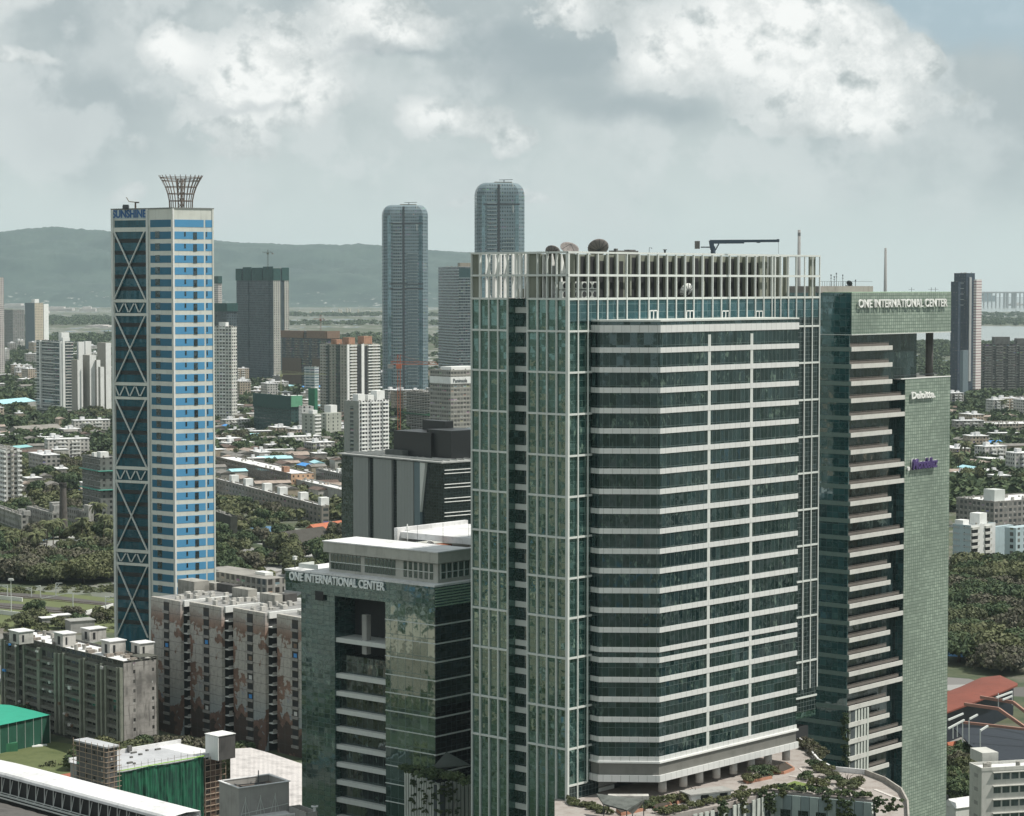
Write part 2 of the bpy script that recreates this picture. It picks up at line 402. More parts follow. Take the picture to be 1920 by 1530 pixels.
# crown: inner storey set back behind an open frame
cw = mat('crown_wall', (.20,.215,.175), .8, .4, .15)
si = 3.2
ysol = T.yl(1018)
inner = MB()
inner.box(2.4, T.xr(1446), si, 9, zc, zt-.4).box(17, T.xr(1446), 9.002, Lv-1, zc, zt-.4)
inner.build('inner_wall', cw, rt)
MB().box(T.xr(1449), Lu-1, 9, Lv-1, zc, zc+4.5).build('plant_room', cw, rt)
MB().box(0, Lu, 0, Lv, zc+.0, zc+.12).build('roof_deck', ROOFG, rt)
op = []; colm = []; clad = []
for i, px in enumerate(up[:19]+[1066, 1082, 1100.6, 1119]):
    x = T.xr(px)+.4
    h1 = zt-.9 if rnd.random() < .22 else zm+2.9
    if px < 1120: h1 = zt-.8
    op.append((x+.35, x+2.6, si-.05, si+.3, zc+.15, h1))
    colm.append((x-.25, x+.25, si-.9, si, zc+.15, zt-.45))
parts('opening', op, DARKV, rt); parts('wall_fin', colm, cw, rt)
cr = []
for px in (1082, 1100.6, 1119): x = T.xr(px); cr.append((x-.13, x+.13, -.42, .0, zc, zt))
for px in up: x = T.xr(px); cr.append((x-.13, x+.13, -.42, .0, zc, zt))
for px in (885.5, 901, 918, 935, 953, 970, 978.5, 990.5, 1009, 1027, 1045):
    y = T.yl(px); cr.append((-.38, .1, y-.13, y+.13, zc, zt))
parts('crown_post', cr, FRAME, rt)
parts('crown_rail', [(-.4, Lu, -.45, .1, zt-.28, zt+.1), (-.4, Lu, -.45, .1, zm-.22, zm+.22), (-.42, .1, 0, Lv, zt-.28, zt+.1), (-.42, .1, 0, Lv, zm-.2, zm+.2),
   (T.xr(1446), Lu, 8, 8.4, zt-.3, zt+.1), (2, 2.4, 0, Lv, zt-.25, zt+.1), (-.4, Lu, Lv-.4, Lv, zt-.3, zt), (Lu-.4, Lu, 0, Lv, zt-.3, zt)], FRAME, rt)
fins = []
for px in (908, 925, 942, 1015.5, 1032, 1049.5): fins.append(T.yl(px))
f = MB()
for k, y in enumerate(fins):
    for (a, b) in ((zc+.2, zm-.25), (zm+.25, zt-.35)):
        m_ = MB(); m_.prism([(.35,y-.12),(1.9,y-.12),(1.9,y+.12),(.35,y+.12)], 0, 1)
        m_.v = [((p[0] if p[2] < .5 or p[0] < 1 else .6), p[1], a if p[2] < .5 else b) for p in m_.v]
        m_.build('sail_fin', WHITE, rt)
parts('corner_panel', [(.1, .5, T.yl(900), Lv-.2, zc+.2, zt-.3), (.1, .5, T.yl(991.5), T.yl(991.5)-3.0, zc+.2, zt-.3), (2.0, 2.4, .2, T.yl(1009), zc+.2, zt-.4),
   (T.xr(1523), Lu-.3, .6, 1, zc+.2, zt-.3), (T.xr(1431), T.xr(1445), .9, 1.3, zc+.2, zt-.3), (2, 2.3, T.yl(955), T.yl(985), zc+.2, zc+2)], cw, rt)
wf = [(T.xr(p)-.3, T.xr(p)+.5, 8.2, 9.6, zm, zt-.3) for p in (1458, 1472, 1487, 1500, 1512)]
parts('rear_post', [(.1, .5, T.yl(p), T.yl(p)+.3, zc, zt-.3) for p in (960,966,974,984)]+[(6+2*i, 6.4+2*i, Lv-.5, Lv, zc, zt-.3) for i in range(5)], WHITE, rt)
parts('rear_fin', wf, WHITE, rt)
parts('rear_post', [(T.xr(p)-.3, T.xr(p)+.3, 5, 5.8, zc, zt-.3) for p in (1467, 1483, 1497, 1510)], cw, rt)
# air-conditioning units, dishes and roof crane: things standing on the tower
def ac_unit(x, y, z, rot, label, group, b=T, s=1.):
    wx, wy = b.w(x, y)
    r = empty('condenser_unit', (wx, wy, z), b.a+rot, label=label, cat='air conditioner', group=group)
    MB().box(-.75*s, .75*s, -.45*s, .45*s, 0, 1.5*s).build('casing', PANEL, r)
    MB().cyl((0,-.451*s,.75*s),(0,-.56*s,.75*s),.58*s,.58*s,14).build('fan_grille', DARKV, r)
k = 0
for px in (1041, 1050, 1068, 1078, 1090, 1104, 1113, 1124):
    for lv in (0, 1):
        if px < 1060: x, y, ro = 1.2, T.yl(px), -math.pi/2
        else: x, y, ro = T.xr(px), 1.6, 0
        k += 1
        ac_unit(x, y, zc+.15+lv*1.75, ro, '%s air conditioner of the %s stack in the tower crown, counted from the left' % (('lower','upper')[lv], ('first','second','third','fourth','fifth','sixth','seventh','eighth')[(k-1)//2]), 'condensers in the tower crown')
def dish(name, label, px, py, b, lx, ly, r, tilt, az, material, zbase, group=None):
    wx, wy = b.w(lx, ly)
    e = empty(name, (wx, wy, zbase), 0, label=label, cat='satellite dish', group=group)
    prof = [(r*i/8, (r*i/8)**2/(r*2.6)) for i in range(9)]
    m_ = MB(); m_.lathe([(a, h) for a, h in prof]+[(a, h-.08) for a, h in prof[::-1]], n=22)
    o = m_.build('reflector', material, e, smooth=True); o.location = (0, 0, r*.75); o.rotation_euler = (tilt, 0, az)
    ribs = MB()
    for i in range(12):
        t = 2*math.pi*i/12
        for q in range(4):
            a0, a1 = prof[q*2], prof[q*2+2]
            ribs.bar((a0[0]*math.cos(t), a0[0]*math.sin(t), a0[1]-.1), (a1[0]*math.cos(t), a1[0]*math.sin(t), a1[1]-.1), .08)
    for t in (0, 2.1, 4.2): ribs.bar((r*.8*math.cos(t), r*.8*math.sin(t), r*.25), (0, 0, r*.9), .06)
    q = ribs.build('rib_frame', STEEL, e); q.location = o.location; q.rotation_euler = o.rotation_euler
    MB().cyl((0,0,0),(0,0,r*.72),.16).bar((-.7,-.7,.1),(.7,.7,.1),.15).bar((-.7,.7,.1),(.7,-.7,.1),.15).build('mount', STEEL, e)
MESHD = mat('brown_mesh', (.20,.18,.17), .7, .5, 1.)
dish('satellite_dish', 'small brown mesh satellite dish, leftmost of the three on the tower roof', 0, 0, T, T.xr(1075), 5.5, 1.5, R_(50), R_(165), MESHD, zt-1.3)
dish('satellite_dish', 'brown mesh satellite dish tipped nearly edge-on between the other two on the tower roof', 0, 0, T, T.xr(1106), 5.5, 1.9, R_(-38), R_(200), MESHD, zt-1.1)
dish('satellite_dish', 'largest brown mesh satellite dish, rightmost of the three on the tower roof', 0, 0, T, T.xr(1162), 5.5, 2.15, R_(52), R_(190), MESHD, zt-1.0)
dish('satellite_dish', 'big white satellite dish standing inside the open crown above the bay', 0, 0, T, T.xr(1303), 1.9, 1.6, R_(62), R_(215), WHITE, zc+.2)
x0, y0 = T.w(T.xr(1335), 4)
bm = empty('maintenance_crane', (x0, y0, zt-.4), 0, label='dark blue window-cleaning crane with a long level boom on the roof of the glass tower', cat='crane')
pp = lambda px, py: tuple(np.array(P(px, py, y0))-np.array((x0, y0, zt-.4)))
DB = mat('dark_blue_steel', (.045,.07,.095), .5, .2, .5)
MB().cyl(tuple(np.array(pp(1337,476))), pp(1337,462), .55, .45).build('mast', DB, bm)
MB().bar(pp(1331,452.5), pp(1460,451.5), .6, .55).bar(pp(1331,453.5),pp(1395,453),.8,.8).bar(pp(1383,450.5),pp(1383,455.5),.75,.2).bar(pp(1422,450.5),pp(1422,455.5),.75,.2).bar(pp(1459,448.3),pp(1459,453.5),.5,.3).build('boom', DB, bm)
MB().bar(pp(1333,451),pp(1336,468),.9,.9).bar(pp(1348,457),pp(1340,471),.25,.25).build('bracket', DB, bm)
MB().bar(pp(1314,463.5),pp(1332,463.5),.3,.25).build('counter_arm', DB, bm)
MB().box(*[c for c in (pp(1305,0)[0], pp(1313.5,0)[0], -.9, .9)], pp(0,466.5)[2], pp(0,452)[2]).build('counterweight', DGREY, bm)
MB().bar(pp(1459.5,453),pp(1459.5,476),.05).build('cable', STEEL, bm)
# small roof items
x0, y0 = T.w(T.xr(1205), 5)
o = MB().box(-3.5,3.5,-1,1,0,.9).box(-2.8,-2.2,-.3,.3,.9,1.3).box(1,3,-.7,.7,.9,1.1).build('roof_tank', DGREY, None, (x0,y0,zt-.4), ANG); tag(o, 'low grey roof tank just right of the largest mesh dish', 'tank')
for px, lb in ((1040, 'thin hooked roof lamp left of the mesh dishes'), (1228, 'thin hooked roof lamp between the grey tank and the crane')):
    x0, y0 = T.w(T.xr(px), 1.5); r = empty('roof_lamp', (x0,y0,zt-.2), 0, label=lb, cat='lamp')
    MB().cyl((0,0,0),(0,0,1.35),.05).bar((0,0,1.35),(.5,0,1.25),.06).build('pole', STEEL, r); MB().box(.35,.6,-.08,.08,1.15,1.25).build('lamp_head', STEEL, r)
x0, y0 = T.w(T.xr(1268), 3)
r = empty('exhaust_pipe', (x0,y0,zt-.2), 0, label='stubby dark exhaust pipe on the tower roof left of the crane', cat='pipe')
MB().cyl((0,0,0),(0,0,.9),.22).build('pipe', STEEL, r); MB().box(-.4,.4,-.3,.3,.9,1.05).box(.4,1.4,-.3,.3,0,.35).build('cap', STEEL, r)
# ---- projecting bay
C = T.l(P(1238, 601, 462)[:2]); S0 = T.l(P(1125, 601, 462.6)[:2]); ex = T.xr(1497.5, ly=C[1]); E = (ex, C[1])
S1 = (S0[0]+.4, -.2)
zb = T.z(601, *C)
bands_ = 0
bands = [(609.8,1.44),(651.6,1.04),(688.7,1.04),(727,1.04),(765.3,1.04),(803.4,1.04),(841,1.04),(879,1.04),(917,1.04),(954,1.04),(991.4,1.04),(1029,1.04),(1066,1.04),(1103,1.04),(1140,1.04),(1176.7,1.04),(1214,.98),(1233,1.04),(1270,1.04),(1307,1.04),(1344.7,1.04),(1382,1.04),(1419,.95)]
poly = [S1, S0, C, E, (ex, -.2)]
zbot = T.z(1464, *C)
zsk = T.z(1430, *C)
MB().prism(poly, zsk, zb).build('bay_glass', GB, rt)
def offs(p, d):
    n = len(p); res = []
    for i in range(n):
        a, b, c = Vector(p[i-1]), Vector(p[i]), Vector(p[(i+1)%n])
        n1_ = Vector(((b-a).y, -(b-a).x)).normalized(); n2_ = Vector(((c-b).y, -(c-b).x)).normalized()
        bi = (n1_+n2_); bi = bi/max(.3, (1+n1_.dot(n2_))); res.append(tuple(b+bi*d))
    return res
A2 = sum(poly[i][0]*poly[(i+1)%5][1]-poly[(i+1)%5][0]*poly[i][1] for i in range(5))
sg = 1 if A2 > 0 else -1
def tiled(name, col, tw, rough=.45):
    if name in MATS: return MATS[name]
    m, n = nm(name); MATS[name] = m
    uv = n.new('ShaderNodeUVMap').outputs[0]; u, v = n.sep(uv)[0:2]
    f = n.m('DIVIDE', u, tw); r = n.white(n.com(n.m('FLOOR', f), 0.))
    c = n.mix(n.m('MULTIPLY', r, .22), col, tuple(x*.75 for x in col))
    c = n.mix(n.m('MULTIPLY', n.ramp(n.noise(n.com(u, n.m('MULTIPLY', v, .3)), .7, 4), .5, .8), .3), c, tuple(x*.6 for x in col))
    c = n.mix(n.m('LESS_THAN', n.m('FRACT', f), .05/tw), c, (.12,.13,.12)); bsdf(n, c, rough); return m
SPAN = tiled('white_spandrel_tile', (.62,.63,.62), 1.75)
bp = offs(poly if sg > 0 else poly[::-1], .16)
for (py, h) in bands:
    z = T.z(py, *C); MB().prism(bp, z-h, z).build('spandrel_band', SPAN, rt)
MB().prism(bp, zb-.2, zb+.12).build('bay_roof', PANEL, rt)
b2 = offs(poly if sg > 0 else poly[::-1], .45)
MB().prism(b2, T.z(1431, *C), T.z(1427.5, *C)).build('cornice', WHITE, rt)
MB().prism(offs(poly if sg > 0 else poly[::-1], .05), T.z(1453.5,*C), T.z(1431,*C)).build('grey_fascia', mat('grey_fascia', (.17,.17,.155), .6, .25), rt)
MB().prism(b2, T.z(1466,*C), T.z(1453.5,*C)).build('base_slab', SPAN, rt)
pz = [T.z(py, *C)-h for py, h in bands]+[zsk]
pr = []
for px in (1330.5, 1410):
    x = T.xr(px, ly=C[1]); pr.append((x-.45, x+.45, C[1]-.1, C[1]+.2, zsk, zb-3))
parts('pier', pr, PANEL, rt)
# door frames above the bay
for px in (1222.5, 1291, 1358, 1421):
    x = T.xr(px); z0 = T.z(601, x, -1)
    MB().box(x-1.3,x-1.05,-.5,-.43,z0,z0+2.1).box(x-.12,x+.12,-.5,-.43,z0,z0+2.1).box(x+1.05,x+1.3,-.5,-.43,z0,z0+2.1).box(x-1.3,x+1.3,-.5,-.43,z0+1.9,z0+2.12).build('door_frame', WHITE, rt)
# columns below the bay
for px in (1242, 1281, 1311, 1343, 1375, 1408, 1440, 1474):
    y = C[1]+1.2; x = T.xr(px, z=42, ly=y)
    MB().cyl((x, y, zdeck-.3), (x, y, zbot+.1), .85, .85, 18).build('round_column', mat('column_render', (.42,.42,.40), .8, .2), rt, smooth=True)
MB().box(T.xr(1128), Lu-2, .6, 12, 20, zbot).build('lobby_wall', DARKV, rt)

# ================================================================ left block of the complex
L = Bd('office_block', 'low green-glass office block at the bottom with a lettered parapet and white plant deck', 'office building', 815, 1098, 499, ang=math.atan2(.76,.65), pxr=905, foot=True, Lv=57)
# rotate its left-hand side a little flatter by direct layout
L.Lv = L.yl(535)
rt = L.root
zp = L.top; LU = 30.; LV = L.Lv
G2 = glass('green_glass', (.010,.034,.033), .17, pw=1.9, ph=1.1, line=.09, var=.6, refl_streaks=.4, wob=.012, linec=(.01,.02,.02))
G3 = glass('pale_green_glass', (.020,.045,.034), .24, pw=2.2, ph=4., line=.1, var=.45, refl_streaks=.3, wob=.022, linec=(.015,.03,.025), cell=(1,1))
z_sign = L.z(1140); yv = lambda p: L.yl(p, z_sign)
a0, a1, a2 = yv(561), yv(624), yv(722)
MB().box(0, LU, 0, LV, z_sign, zp-.3).build('sign_storey', G2, rt)
MB().box(.6, LU, a1, a0, 0, z_sign).build('glass_wing', G2, rt)
MB().box(.1, LU, .1, a2, 0, z_sign).build('glass_wing', G3, rt)
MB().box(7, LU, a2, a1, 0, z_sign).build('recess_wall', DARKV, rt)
MB().box(-.25, LU, -.25, LV+.1, zp-.35, zp+.05).build('parapet_coping', ROOFW, rt)
gf = 4.0
sl = []; led = []
zz_ = L.z(1196, 0, a1)
k = 0
while zz_ > 5:
    sl.append((.9, 2.6 if k > 1 else 7, a2+.05, a1-.05, zz_-1.0, zz_)) if k != 1 else None
    zz_ -= gf; k += 1
parts('floor_slab', sl, PANEL, rt)
z0 = L.z(1140); zz_ = L.z(1172)
k = 0
while zz_ > 5:
    led.append((-.15, LU, -.3, .1, zz_-.25, zz_+.05)); led.append((-.1, .1, 0, a2, zz_-.15, zz_+.02)); zz_ -= gf
parts('ledge', led, FRAME, rt)
MB().box(1.5, 2.9, (a1+a2)/2-.9, (a1+a2)/2+.5, L.z(1213,0,a1)-1, L.z(1148,0,a1)).build('column', GREY, rt)
MB().box(-.02, .6, yv(606), yv(591), L.z(1121,0,a0), L.z(1104,0,a0)).build('opening', DARKV, rt)
MB().box(.12, LU, -.13, .08, 4, z_sign-.05).build('dark_glass_wall', BLACKG, rt)
bs = MB()
for i in range(8): bs.box(.1, LU, -.22, -.001, z_sign+.2+i*.62, z_sign+.42+i*.62)
bs.build('louvre', mat('green_louvre', (.30,.42,.30), .5, .2), rt)
# window and interior behind the recess glass
MB().box(2.4, 7.01, a2+.001, a1-.001, 0, L.z(1196,0,a1)-gf-.0).build('recess_glass', glass('recess_office_glass', (.01,.014,.014), .1, pw=1.6, ph=4, var=.6, refl_streaks=.5), rt)
SIGN = mat('sign_letter_grey', (.80,.84,.84), .4, .0)
s1, s2 = yv(545), yv(723)
text('sign_lettering', 'ONE INTERNATIONAL CENTER', SIGN, rt, (-.3, s1, L.z(1087,0,s1)), (R_(90), 0, R_(-90)), width=s1-s2, height=1.9, bold=.02, depth=.2)
# plant deck
d0, d1 = L.yl(617, zp, lx=4), 1.5
zd = L.z(1031, 4, 1.5)
def zl(py, x, y): return L.z(py, x, y)
deckb = zp; dtop = zl(1060, 2.5, 0.8)
dtop = zp+6.8
MB().box(3.0, 40, 1.8, d0-1, zp, dtop-2.6).build('deck_wall', mat('cream_wall', (.42,.42,.38), .8, .25), rt)
MB().box(2.2, 13, 1.0, d0, dtop-2.4, dtop-.1).box(13,40,1.0,2.2,dtop-2.4,dtop-.1).build('deck_fascia', mat('cream_wall', (.42,.42,.38)), rt)
MB().box(2.0, 13, .8, d0+.2, dtop-.1, dtop+.15).box(13,40,.8,2.4,dtop-.1,dtop+.12).build('deck_roof', ROOFW, rt)
wn_ = []
ys = np.linspace(d0-1.6, 13, 19)
for i in range(18):
    if i % 9 == 8: continue
    wn_.append((2.9, 3.01, ys[i+1]+.18, ys[i], zp+.7, dtop-2.7))
for i in range(6): wn_.append((2.9, 3.01, 3.2+i*1.55, 4.1+i*1.55, zp+.7, dtop-2.7))
for i in range(12): wn_.append((4+i*1.9, 5.3+i*1.9, 1.69, 1.81, zp+.9, dtop-2.7))
WG = glass('plant_window', (.02,.03,.025), .1, pw=.9, ph=1.5, var=.6)
parts('window', wn_, WG, rt)
parts('window_bar', [(2.8, 2.9, 3, d0-1.5, zp+2.2, zp+2.35), (3.9, 27, 1.6, 1.7, zp+2.2, zp+2.35)]+[(4+i*1.9-.35, 4+i*1.9-.1, 1.6, 1.7, zp+.8, dtop-2.6) for i in range(12)], FRAME, rt)
MB().box(1.2, 1.5, d0+1, LV-3, zp+.4, zp+1.4).box(1.2,6,LV-3.2,LV-3,zp+.4,zp+1.4).build('railing', FRAME, rt)
MB().box(.1, LU, .1, LV-.1, zp-.3, zp-.02).build('roof_deck', ROOFW, rt)
MB().box(17, 40, 1, 26, dtop+.2, dtop+1.6).box(16,40,26,27,dtop-1,dtop+2.5).box(13.5,20,9,22,dtop-1,dtop-.8).build('rear_roof', ROOFW, rt)
x0, y0 = L.w(.6, LV-2.5); r = empty('roof_floodlight', (x0,y0,zp), L.a, label='small white floodlight on a pole at the left end of the lettered parapet', cat='floodlight')
MB().cyl((0,0,0),(0,0,2.2),.07).build('pole', STEEL, r); MB().box(-.35,.35,-.35,.35,2.2,2.9).box(-.45,.45,-.45,.45,2.9,3.0).build('lamp_head', WHITE, r)
x0, y0 = L.w(15, 22); r = empty('weather_vane', (x0,y0,dtop), 0, label='white wind instrument mast above the plant deck', cat='instrument mast')
MB().cyl((0,0,0),(0,0,3.2),.07).build('mast', WHITE, r); MB().box(-.5,.5,-.1,.1,2.3,2.5).cyl((0,0,2.8),(0,0,3.8),.25,.1).build('vane', WHITE, r)
x0, y0 = L.w(15, 15)
dish('satellite_dish', 'small white satellite dish among planters on the plant deck of the low green block', 0,0, L, 15, 15, .8, R_(50), R_(180), WHITE, dtop-.8)
o = MB(); 
for i in range(4): o.box(14+i*1.0, 14.8+i, 11, 13.5, dtop-.8, dtop-.1)
o = o.build('planter', mat('terracotta', (.33,.12,.06), .9, .3), None, (L.X, L.Y, 0), L.a); tag(o, 'row of terracotta boxes beside the small white dish on the plant deck', 'planter')
for i in range(3):
    x0, y0 = L.w(14+i*3, 18-5*i); r = MB().cyl((0,0,0),(0,0,5),.06,.03).build('roof_rod', STEEL, None, (x0,y0,dtop-.5)); tag(r, 'thin dark lightning rod on the white deck of the low green block', 'lightning rod', 'lightning rods on the plant deck')

# ================================================================ right-hand tower with the two signs
Q = Bd('sign_tower', 'glass tower with a lettered bridging crown, long balconies and green grid face', 'office tower', 1597, 549, 544, ang=math.atan2(.76,.65), pxr=1783, Lv=34)
rt = Q.root
QL = Q.Lu; zq = Q.top; zs0 = Q.z(627)
xb = Q.xr(1699); xg = Q.xr(1719, zs0, 2.2); xcol = Q.xr(1743, zs0, 5)
zlow = Q.z(706, Q.Lu, 0)
QG = glass('green_grid_glass', (.21,.25,.205), .08, pw=.92, ph=.78, line=.13, linec=(.07,.11,.085), var=.28, wob=.02, rough=.3)
QT = glass('tower_teal_glass', (.016,.05,.055), .16, pw=1.6, ph=1.4, line=.06, var=.6, wob=.02)
QD = glass('balcony_dark_glass', (.006,.015,.017), .07, pw=1.5, ph=4, line=.05, linec=(.02,.03,.03), var=.8, refl_streaks=.2, wob=.02)
MB().box(.15, QL, .15, 14, zs0+.05, zq).build('sign_storey', QT, rt)
MB().box(0, QL+.1, -.02, .14, zs0, zq).box(QL-.1,QL+.1,0,14,zs0,zq).build('grid_screen', QG, rt)
MB().box(-.05, QL+.15, -.1, 14.1, zs0-.2, zs0).build('soffit_edge', PANEL, rt)
MB().box(0, QL+.1, 0, 14.05, zq, zq+.15).build('roof_slab', mat('green_louvre', (.30,.42,.30)), rt)
MB().box(.3, xb+1.5, 2.2, 30, 4, zs0-.2).build('glass_wall', QD, rt)
MB().box(xb+1.5, xg, 2.2, 12, zlow-3, zs0-.2).build('glass_wall', QD, rt)
MB().box(.0, .28, .6, 30, 4, zs0-.3).box(0.28, 8, 14.2, 30, zs0, zq).box(0,.28,.3,30,zs0,zq).build('side_glass', QT, rt)
MB().cyl((xcol, 5, zlow-.5), (xcol, 5, zs0), .95, .95, 18).build('round_column', DGREY, rt, smooth=True)
MB().box(xb, QL, .15, 26, 2, zlow-.1).build('green_wing', QT, rt)
MB().box(xb-.0, QL+.1, -.02, .14, 2, zlow).box(QL-.1, QL+.12, 0, 26, 2, zlow).build('grid_screen', QG, rt)
MB().box(xb-2, QL+.15, .3, 26, zlow, zlow+.05).build('wing_roof', ROOFG, rt); MB().box(xb-2, QL+.15, -.1, .3, zlow, zlow+.22).build('wing_coping', WHITE, rt); MB().box(xb-2,QL,2,2.05,zlow+.7,zlow+.85).box(xb-2,QL,8,8.05,zlow+.7,zlow+.85).build('roof_railing', STEEL, rt)
bal = []; deck = []; rail = []; strip = []
fy = Q.z(658); short = Q.xr(1671, 100)
seq = 'sssllssllssllssllssllssll'
px_s = [657.6,690.5,723,755.5,788,820.5,853]
k = 0; z = Q.z(659)
while z > 3:
    lg = (k % 4) in (3, 0) and k > 2
    x1 = (xb-.3) if lg else short
    bal.append((-.1, x1, -.15, .12, z-.0, z+1.05))
    deck.append((-.1, x1, .121, 2.2, z, z+.25))
    rail.append((.2, x1, .9, 1.0, z+1.0, z+1.62)); rail.append((.2, x1, .88, .94, z+1.78, z+1.86))
    strip.append((-.12, -.001, .0, 28, z, z+1.0))
    z -= 4.0; k += 1
parts('balcony_front', bal, mat('balcony_concrete', (.52,.52,.49), .8, .25), rt)
parts('balcony_deck', deck, mat('balcony_soffit', (.3,.28,.25), .8, .3), rt)
parts('railing', rail, mat('brown_railing', (.15,.135,.12), .6, .3), rt)
parts('side_band', strip, mat('side_band_teal', (.16,.22,.20), .5, .2), rt)
text('crown_lettering', 'ONE INTERNATIONAL CENTER', WHITE, rt, (Q.xr(1606), -.55, Q.z(577, Q.xr(1608), 0)), (R_(90),0,0), width=Q.xr(1774)-Q.xr(1608), height=1.95, depth=.16, bold=.012)
text('name_lettering', 'Deloitte.', WHITE, rt, (Q.xr(1706,115), -.5, Q.z(748.5, Q.xr(1706), 0)), (R_(90),0,0), width=Q.xr(1750,115)-Q.xr(1706,115), height=1.75, depth=.16, bold=.03)
text('name_lettering', 'Mondelez', mat('purple_letter', (.06,.035,.14), .5, .1), rt, (Q.xr(1706,100), -.7, Q.z(881, Q.xr(1706), 0)), (R_(90),0,0), width=Q.xr(1753,100)-Q.xr(1706,100), height=2.5, depth=.3, shear=.25, bold=.03)
text('letter_outline', 'Mondelez', WHITE, rt, (Q.xr(1706,100)-.12, -.35, Q.z(881, Q.xr(1706), 0)-.12), (R_(90),0,0), width=Q.xr(1753,100)-Q.xr(1706,100)+.24, height=2.74, depth=.05, shear=.25, bold=.03)
MB().cyl((Q.xr(1704),-.5,Q.z(876.5,30,0)),(Q.xr(1704),-.1,Q.z(876.5,30,0)),.5,.5,12).cyl((Q.xr(1755),-.5,Q.z(869,30,0)),(Q.xr(1755),-.1,Q.z(869,30,0)),.5,.5,12).build('logo_dot', WHITE, rt)
MB().box(-1, Q.xr(1637, ly=8), 8, 20, zq, Q.z(536.5,5,8)).build('roof_room', mat('roof_room_grey', (.27,.25,.235), .9, .3), rt)
m_ = MB(); zr = Q.z(536.5,5,8)
for i in range(14): m_.bar((-.8+i*1.0, 8.2, zr), (-.8+i*1.0, 8.2, zr+1.1), .05)
m_.bar((-.8,8.2,zr+1.1),(Q.xr(1637,ly=8),8.2,zr+1.1),.06); m_.build('roof_railing', STEEL, rt)
for i, px in enumerate((1558, 1564, 1568, 1580, 1604)):
    x = Q.xr(px, ly=10); x0, y0 = Q.w(x, 10)
    r = empty('roof_antenna', (x0, y0, zr), Q.a, label='thin whip antenna with small arms on the grey roof room of the right-hand tower', cat='antenna', group='antennas on the roof room')
    h = (2.6, 2.2, 3, 2.6, 1.4)[i]
    MB().cyl((0,0,0),(0,0,h),.07,.05).build('mast', STEEL, r); MB().box(-.25,.25,-.05,.05,h*.7,h*.75).box(-.1,.1,-.1,.1,h-.2,h+.15).build('arm', STEEL, r)
dish('satellite_dish', 'small dark satellite dish on the grey roof room of the right-hand tower', 0,0, Q, Q.xr(1592, ly=9), 9, .75, R_(55), R_(150), STEEL, zr)
for i, px in enumerate((1709, 1746, 1754)):
    x0, y0 = Q.w(Q.xr(px, ly=8), 8); r = empty('roof_aerial', (x0,y0,zq), Q.a, label='cross-armed aerial on the flat roof of the right-hand tower', cat='aerial', group='aerials on the flat tower roof')
    MB().cyl((0,0,0),(0,0,1.2),.05).build('mast', STEEL, r); MB().bar((-1.4,0,.7),(1.4,0,.7),.06).build('arm', STEEL, r)

# ================================================================ striped blue tower
Y0 = 789
SP = [P(209,391,803), P(278,391,796), P(323,392,789), P(400,392,797)]
S = Bd('striped_tower', 'slim blue and white striped tower with cross-braced glass and lattice funnel', 'office tower', 323, 391, 789, ang=0, foot=False, Lu=14, Lv=25)
FOOT.append(((-118, 805), 24))
rt = S.root; zt_s = S.top
lp = [S.l(p[:2]) for p in SP]
pl, pm, pc, pr_ = lp
back = [(pr_[0]-11, pr_[1]+19), (pl[0]+12, pl[1]+18)]
WS = mat('tower_white_panel', (.60,.62,.57), .7, .22, .12)
MB().prism([pl, pm, pc, pr_]+back, 0, zt_s).build('wall', WS, rt)
def face(a, b, t0, t1, z0, z1, d0, d1):
    """box on the wall a->b between fractions t0..t1, standing d0..d1 proud"""
    a, b = Vector(a), Vector(b); n = Vector(((b-a).y, -(b-a).x)).normalized()
    p, q = a+(b-a)*t0, a+(b-a)*t1
    return [(p+n*d1), (q+n*d1), (q+n*d0), (p+n*d0)], z0, z1
def fb(m, *a): pol, z0, z1 = face(*a); m.prism([tuple(p) for p in pol], z0, z1); return m
fh = 4400/22.3; fl = 22.3*789/4400*1.0
zb0 = S.z(411.5)
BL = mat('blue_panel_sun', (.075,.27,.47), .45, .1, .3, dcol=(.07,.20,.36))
BW = glass('tower_window', (.01,.014,.018), .1, var=.6, lines=False)
TB = glass('tower_teal_panel', (.001,.05,.075), .05, pw=1.1, ph=40, line=.05, var=.4, wob=.02, linec=(.004,.02,.025))
TD = mat('tower_dark_band', (.004,.010,.012), .4, .1)
zz_ = zb0; k = 0; hb = 13.8*789/4400
while zz_ > 4:
    a = MB()
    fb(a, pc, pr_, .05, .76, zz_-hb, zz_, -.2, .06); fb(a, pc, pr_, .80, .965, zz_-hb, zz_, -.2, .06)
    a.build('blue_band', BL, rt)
    a = MB(); fb(a, pm, pc, .08, .985, zz_-hb, zz_, -.2, .06); a.build('blue_band', mat('blue_panel_shade', (.008,.12,.205), .3, .15, .3), rt)  # shaded side gets a darker copy of the blue, shade painted in
    if k > 0:
        fb(MB(), pm, pc, .28, .47, zz_-hb*.85, zz_+.1, .0, .12).build('window', BW, rt)
        a = MB(); fb(a, pc, pr_, .28, .32, zz_-hb*.65, zz_-.1, 0, .12).build('window', BW, rt)
        fb(MB(), pc, pr_, .50, .59, zz_-hb-.1, zz_-.2, .0, .14).build('window', BW, rt) if k < 40 else None
        fb(MB(), pc, pr_, .815, .84, zz_-hb*.7, zz_-.05, 0, .12).build('window', BW, rt) if k < 26 else None
    zz_ -= fl; k += 1
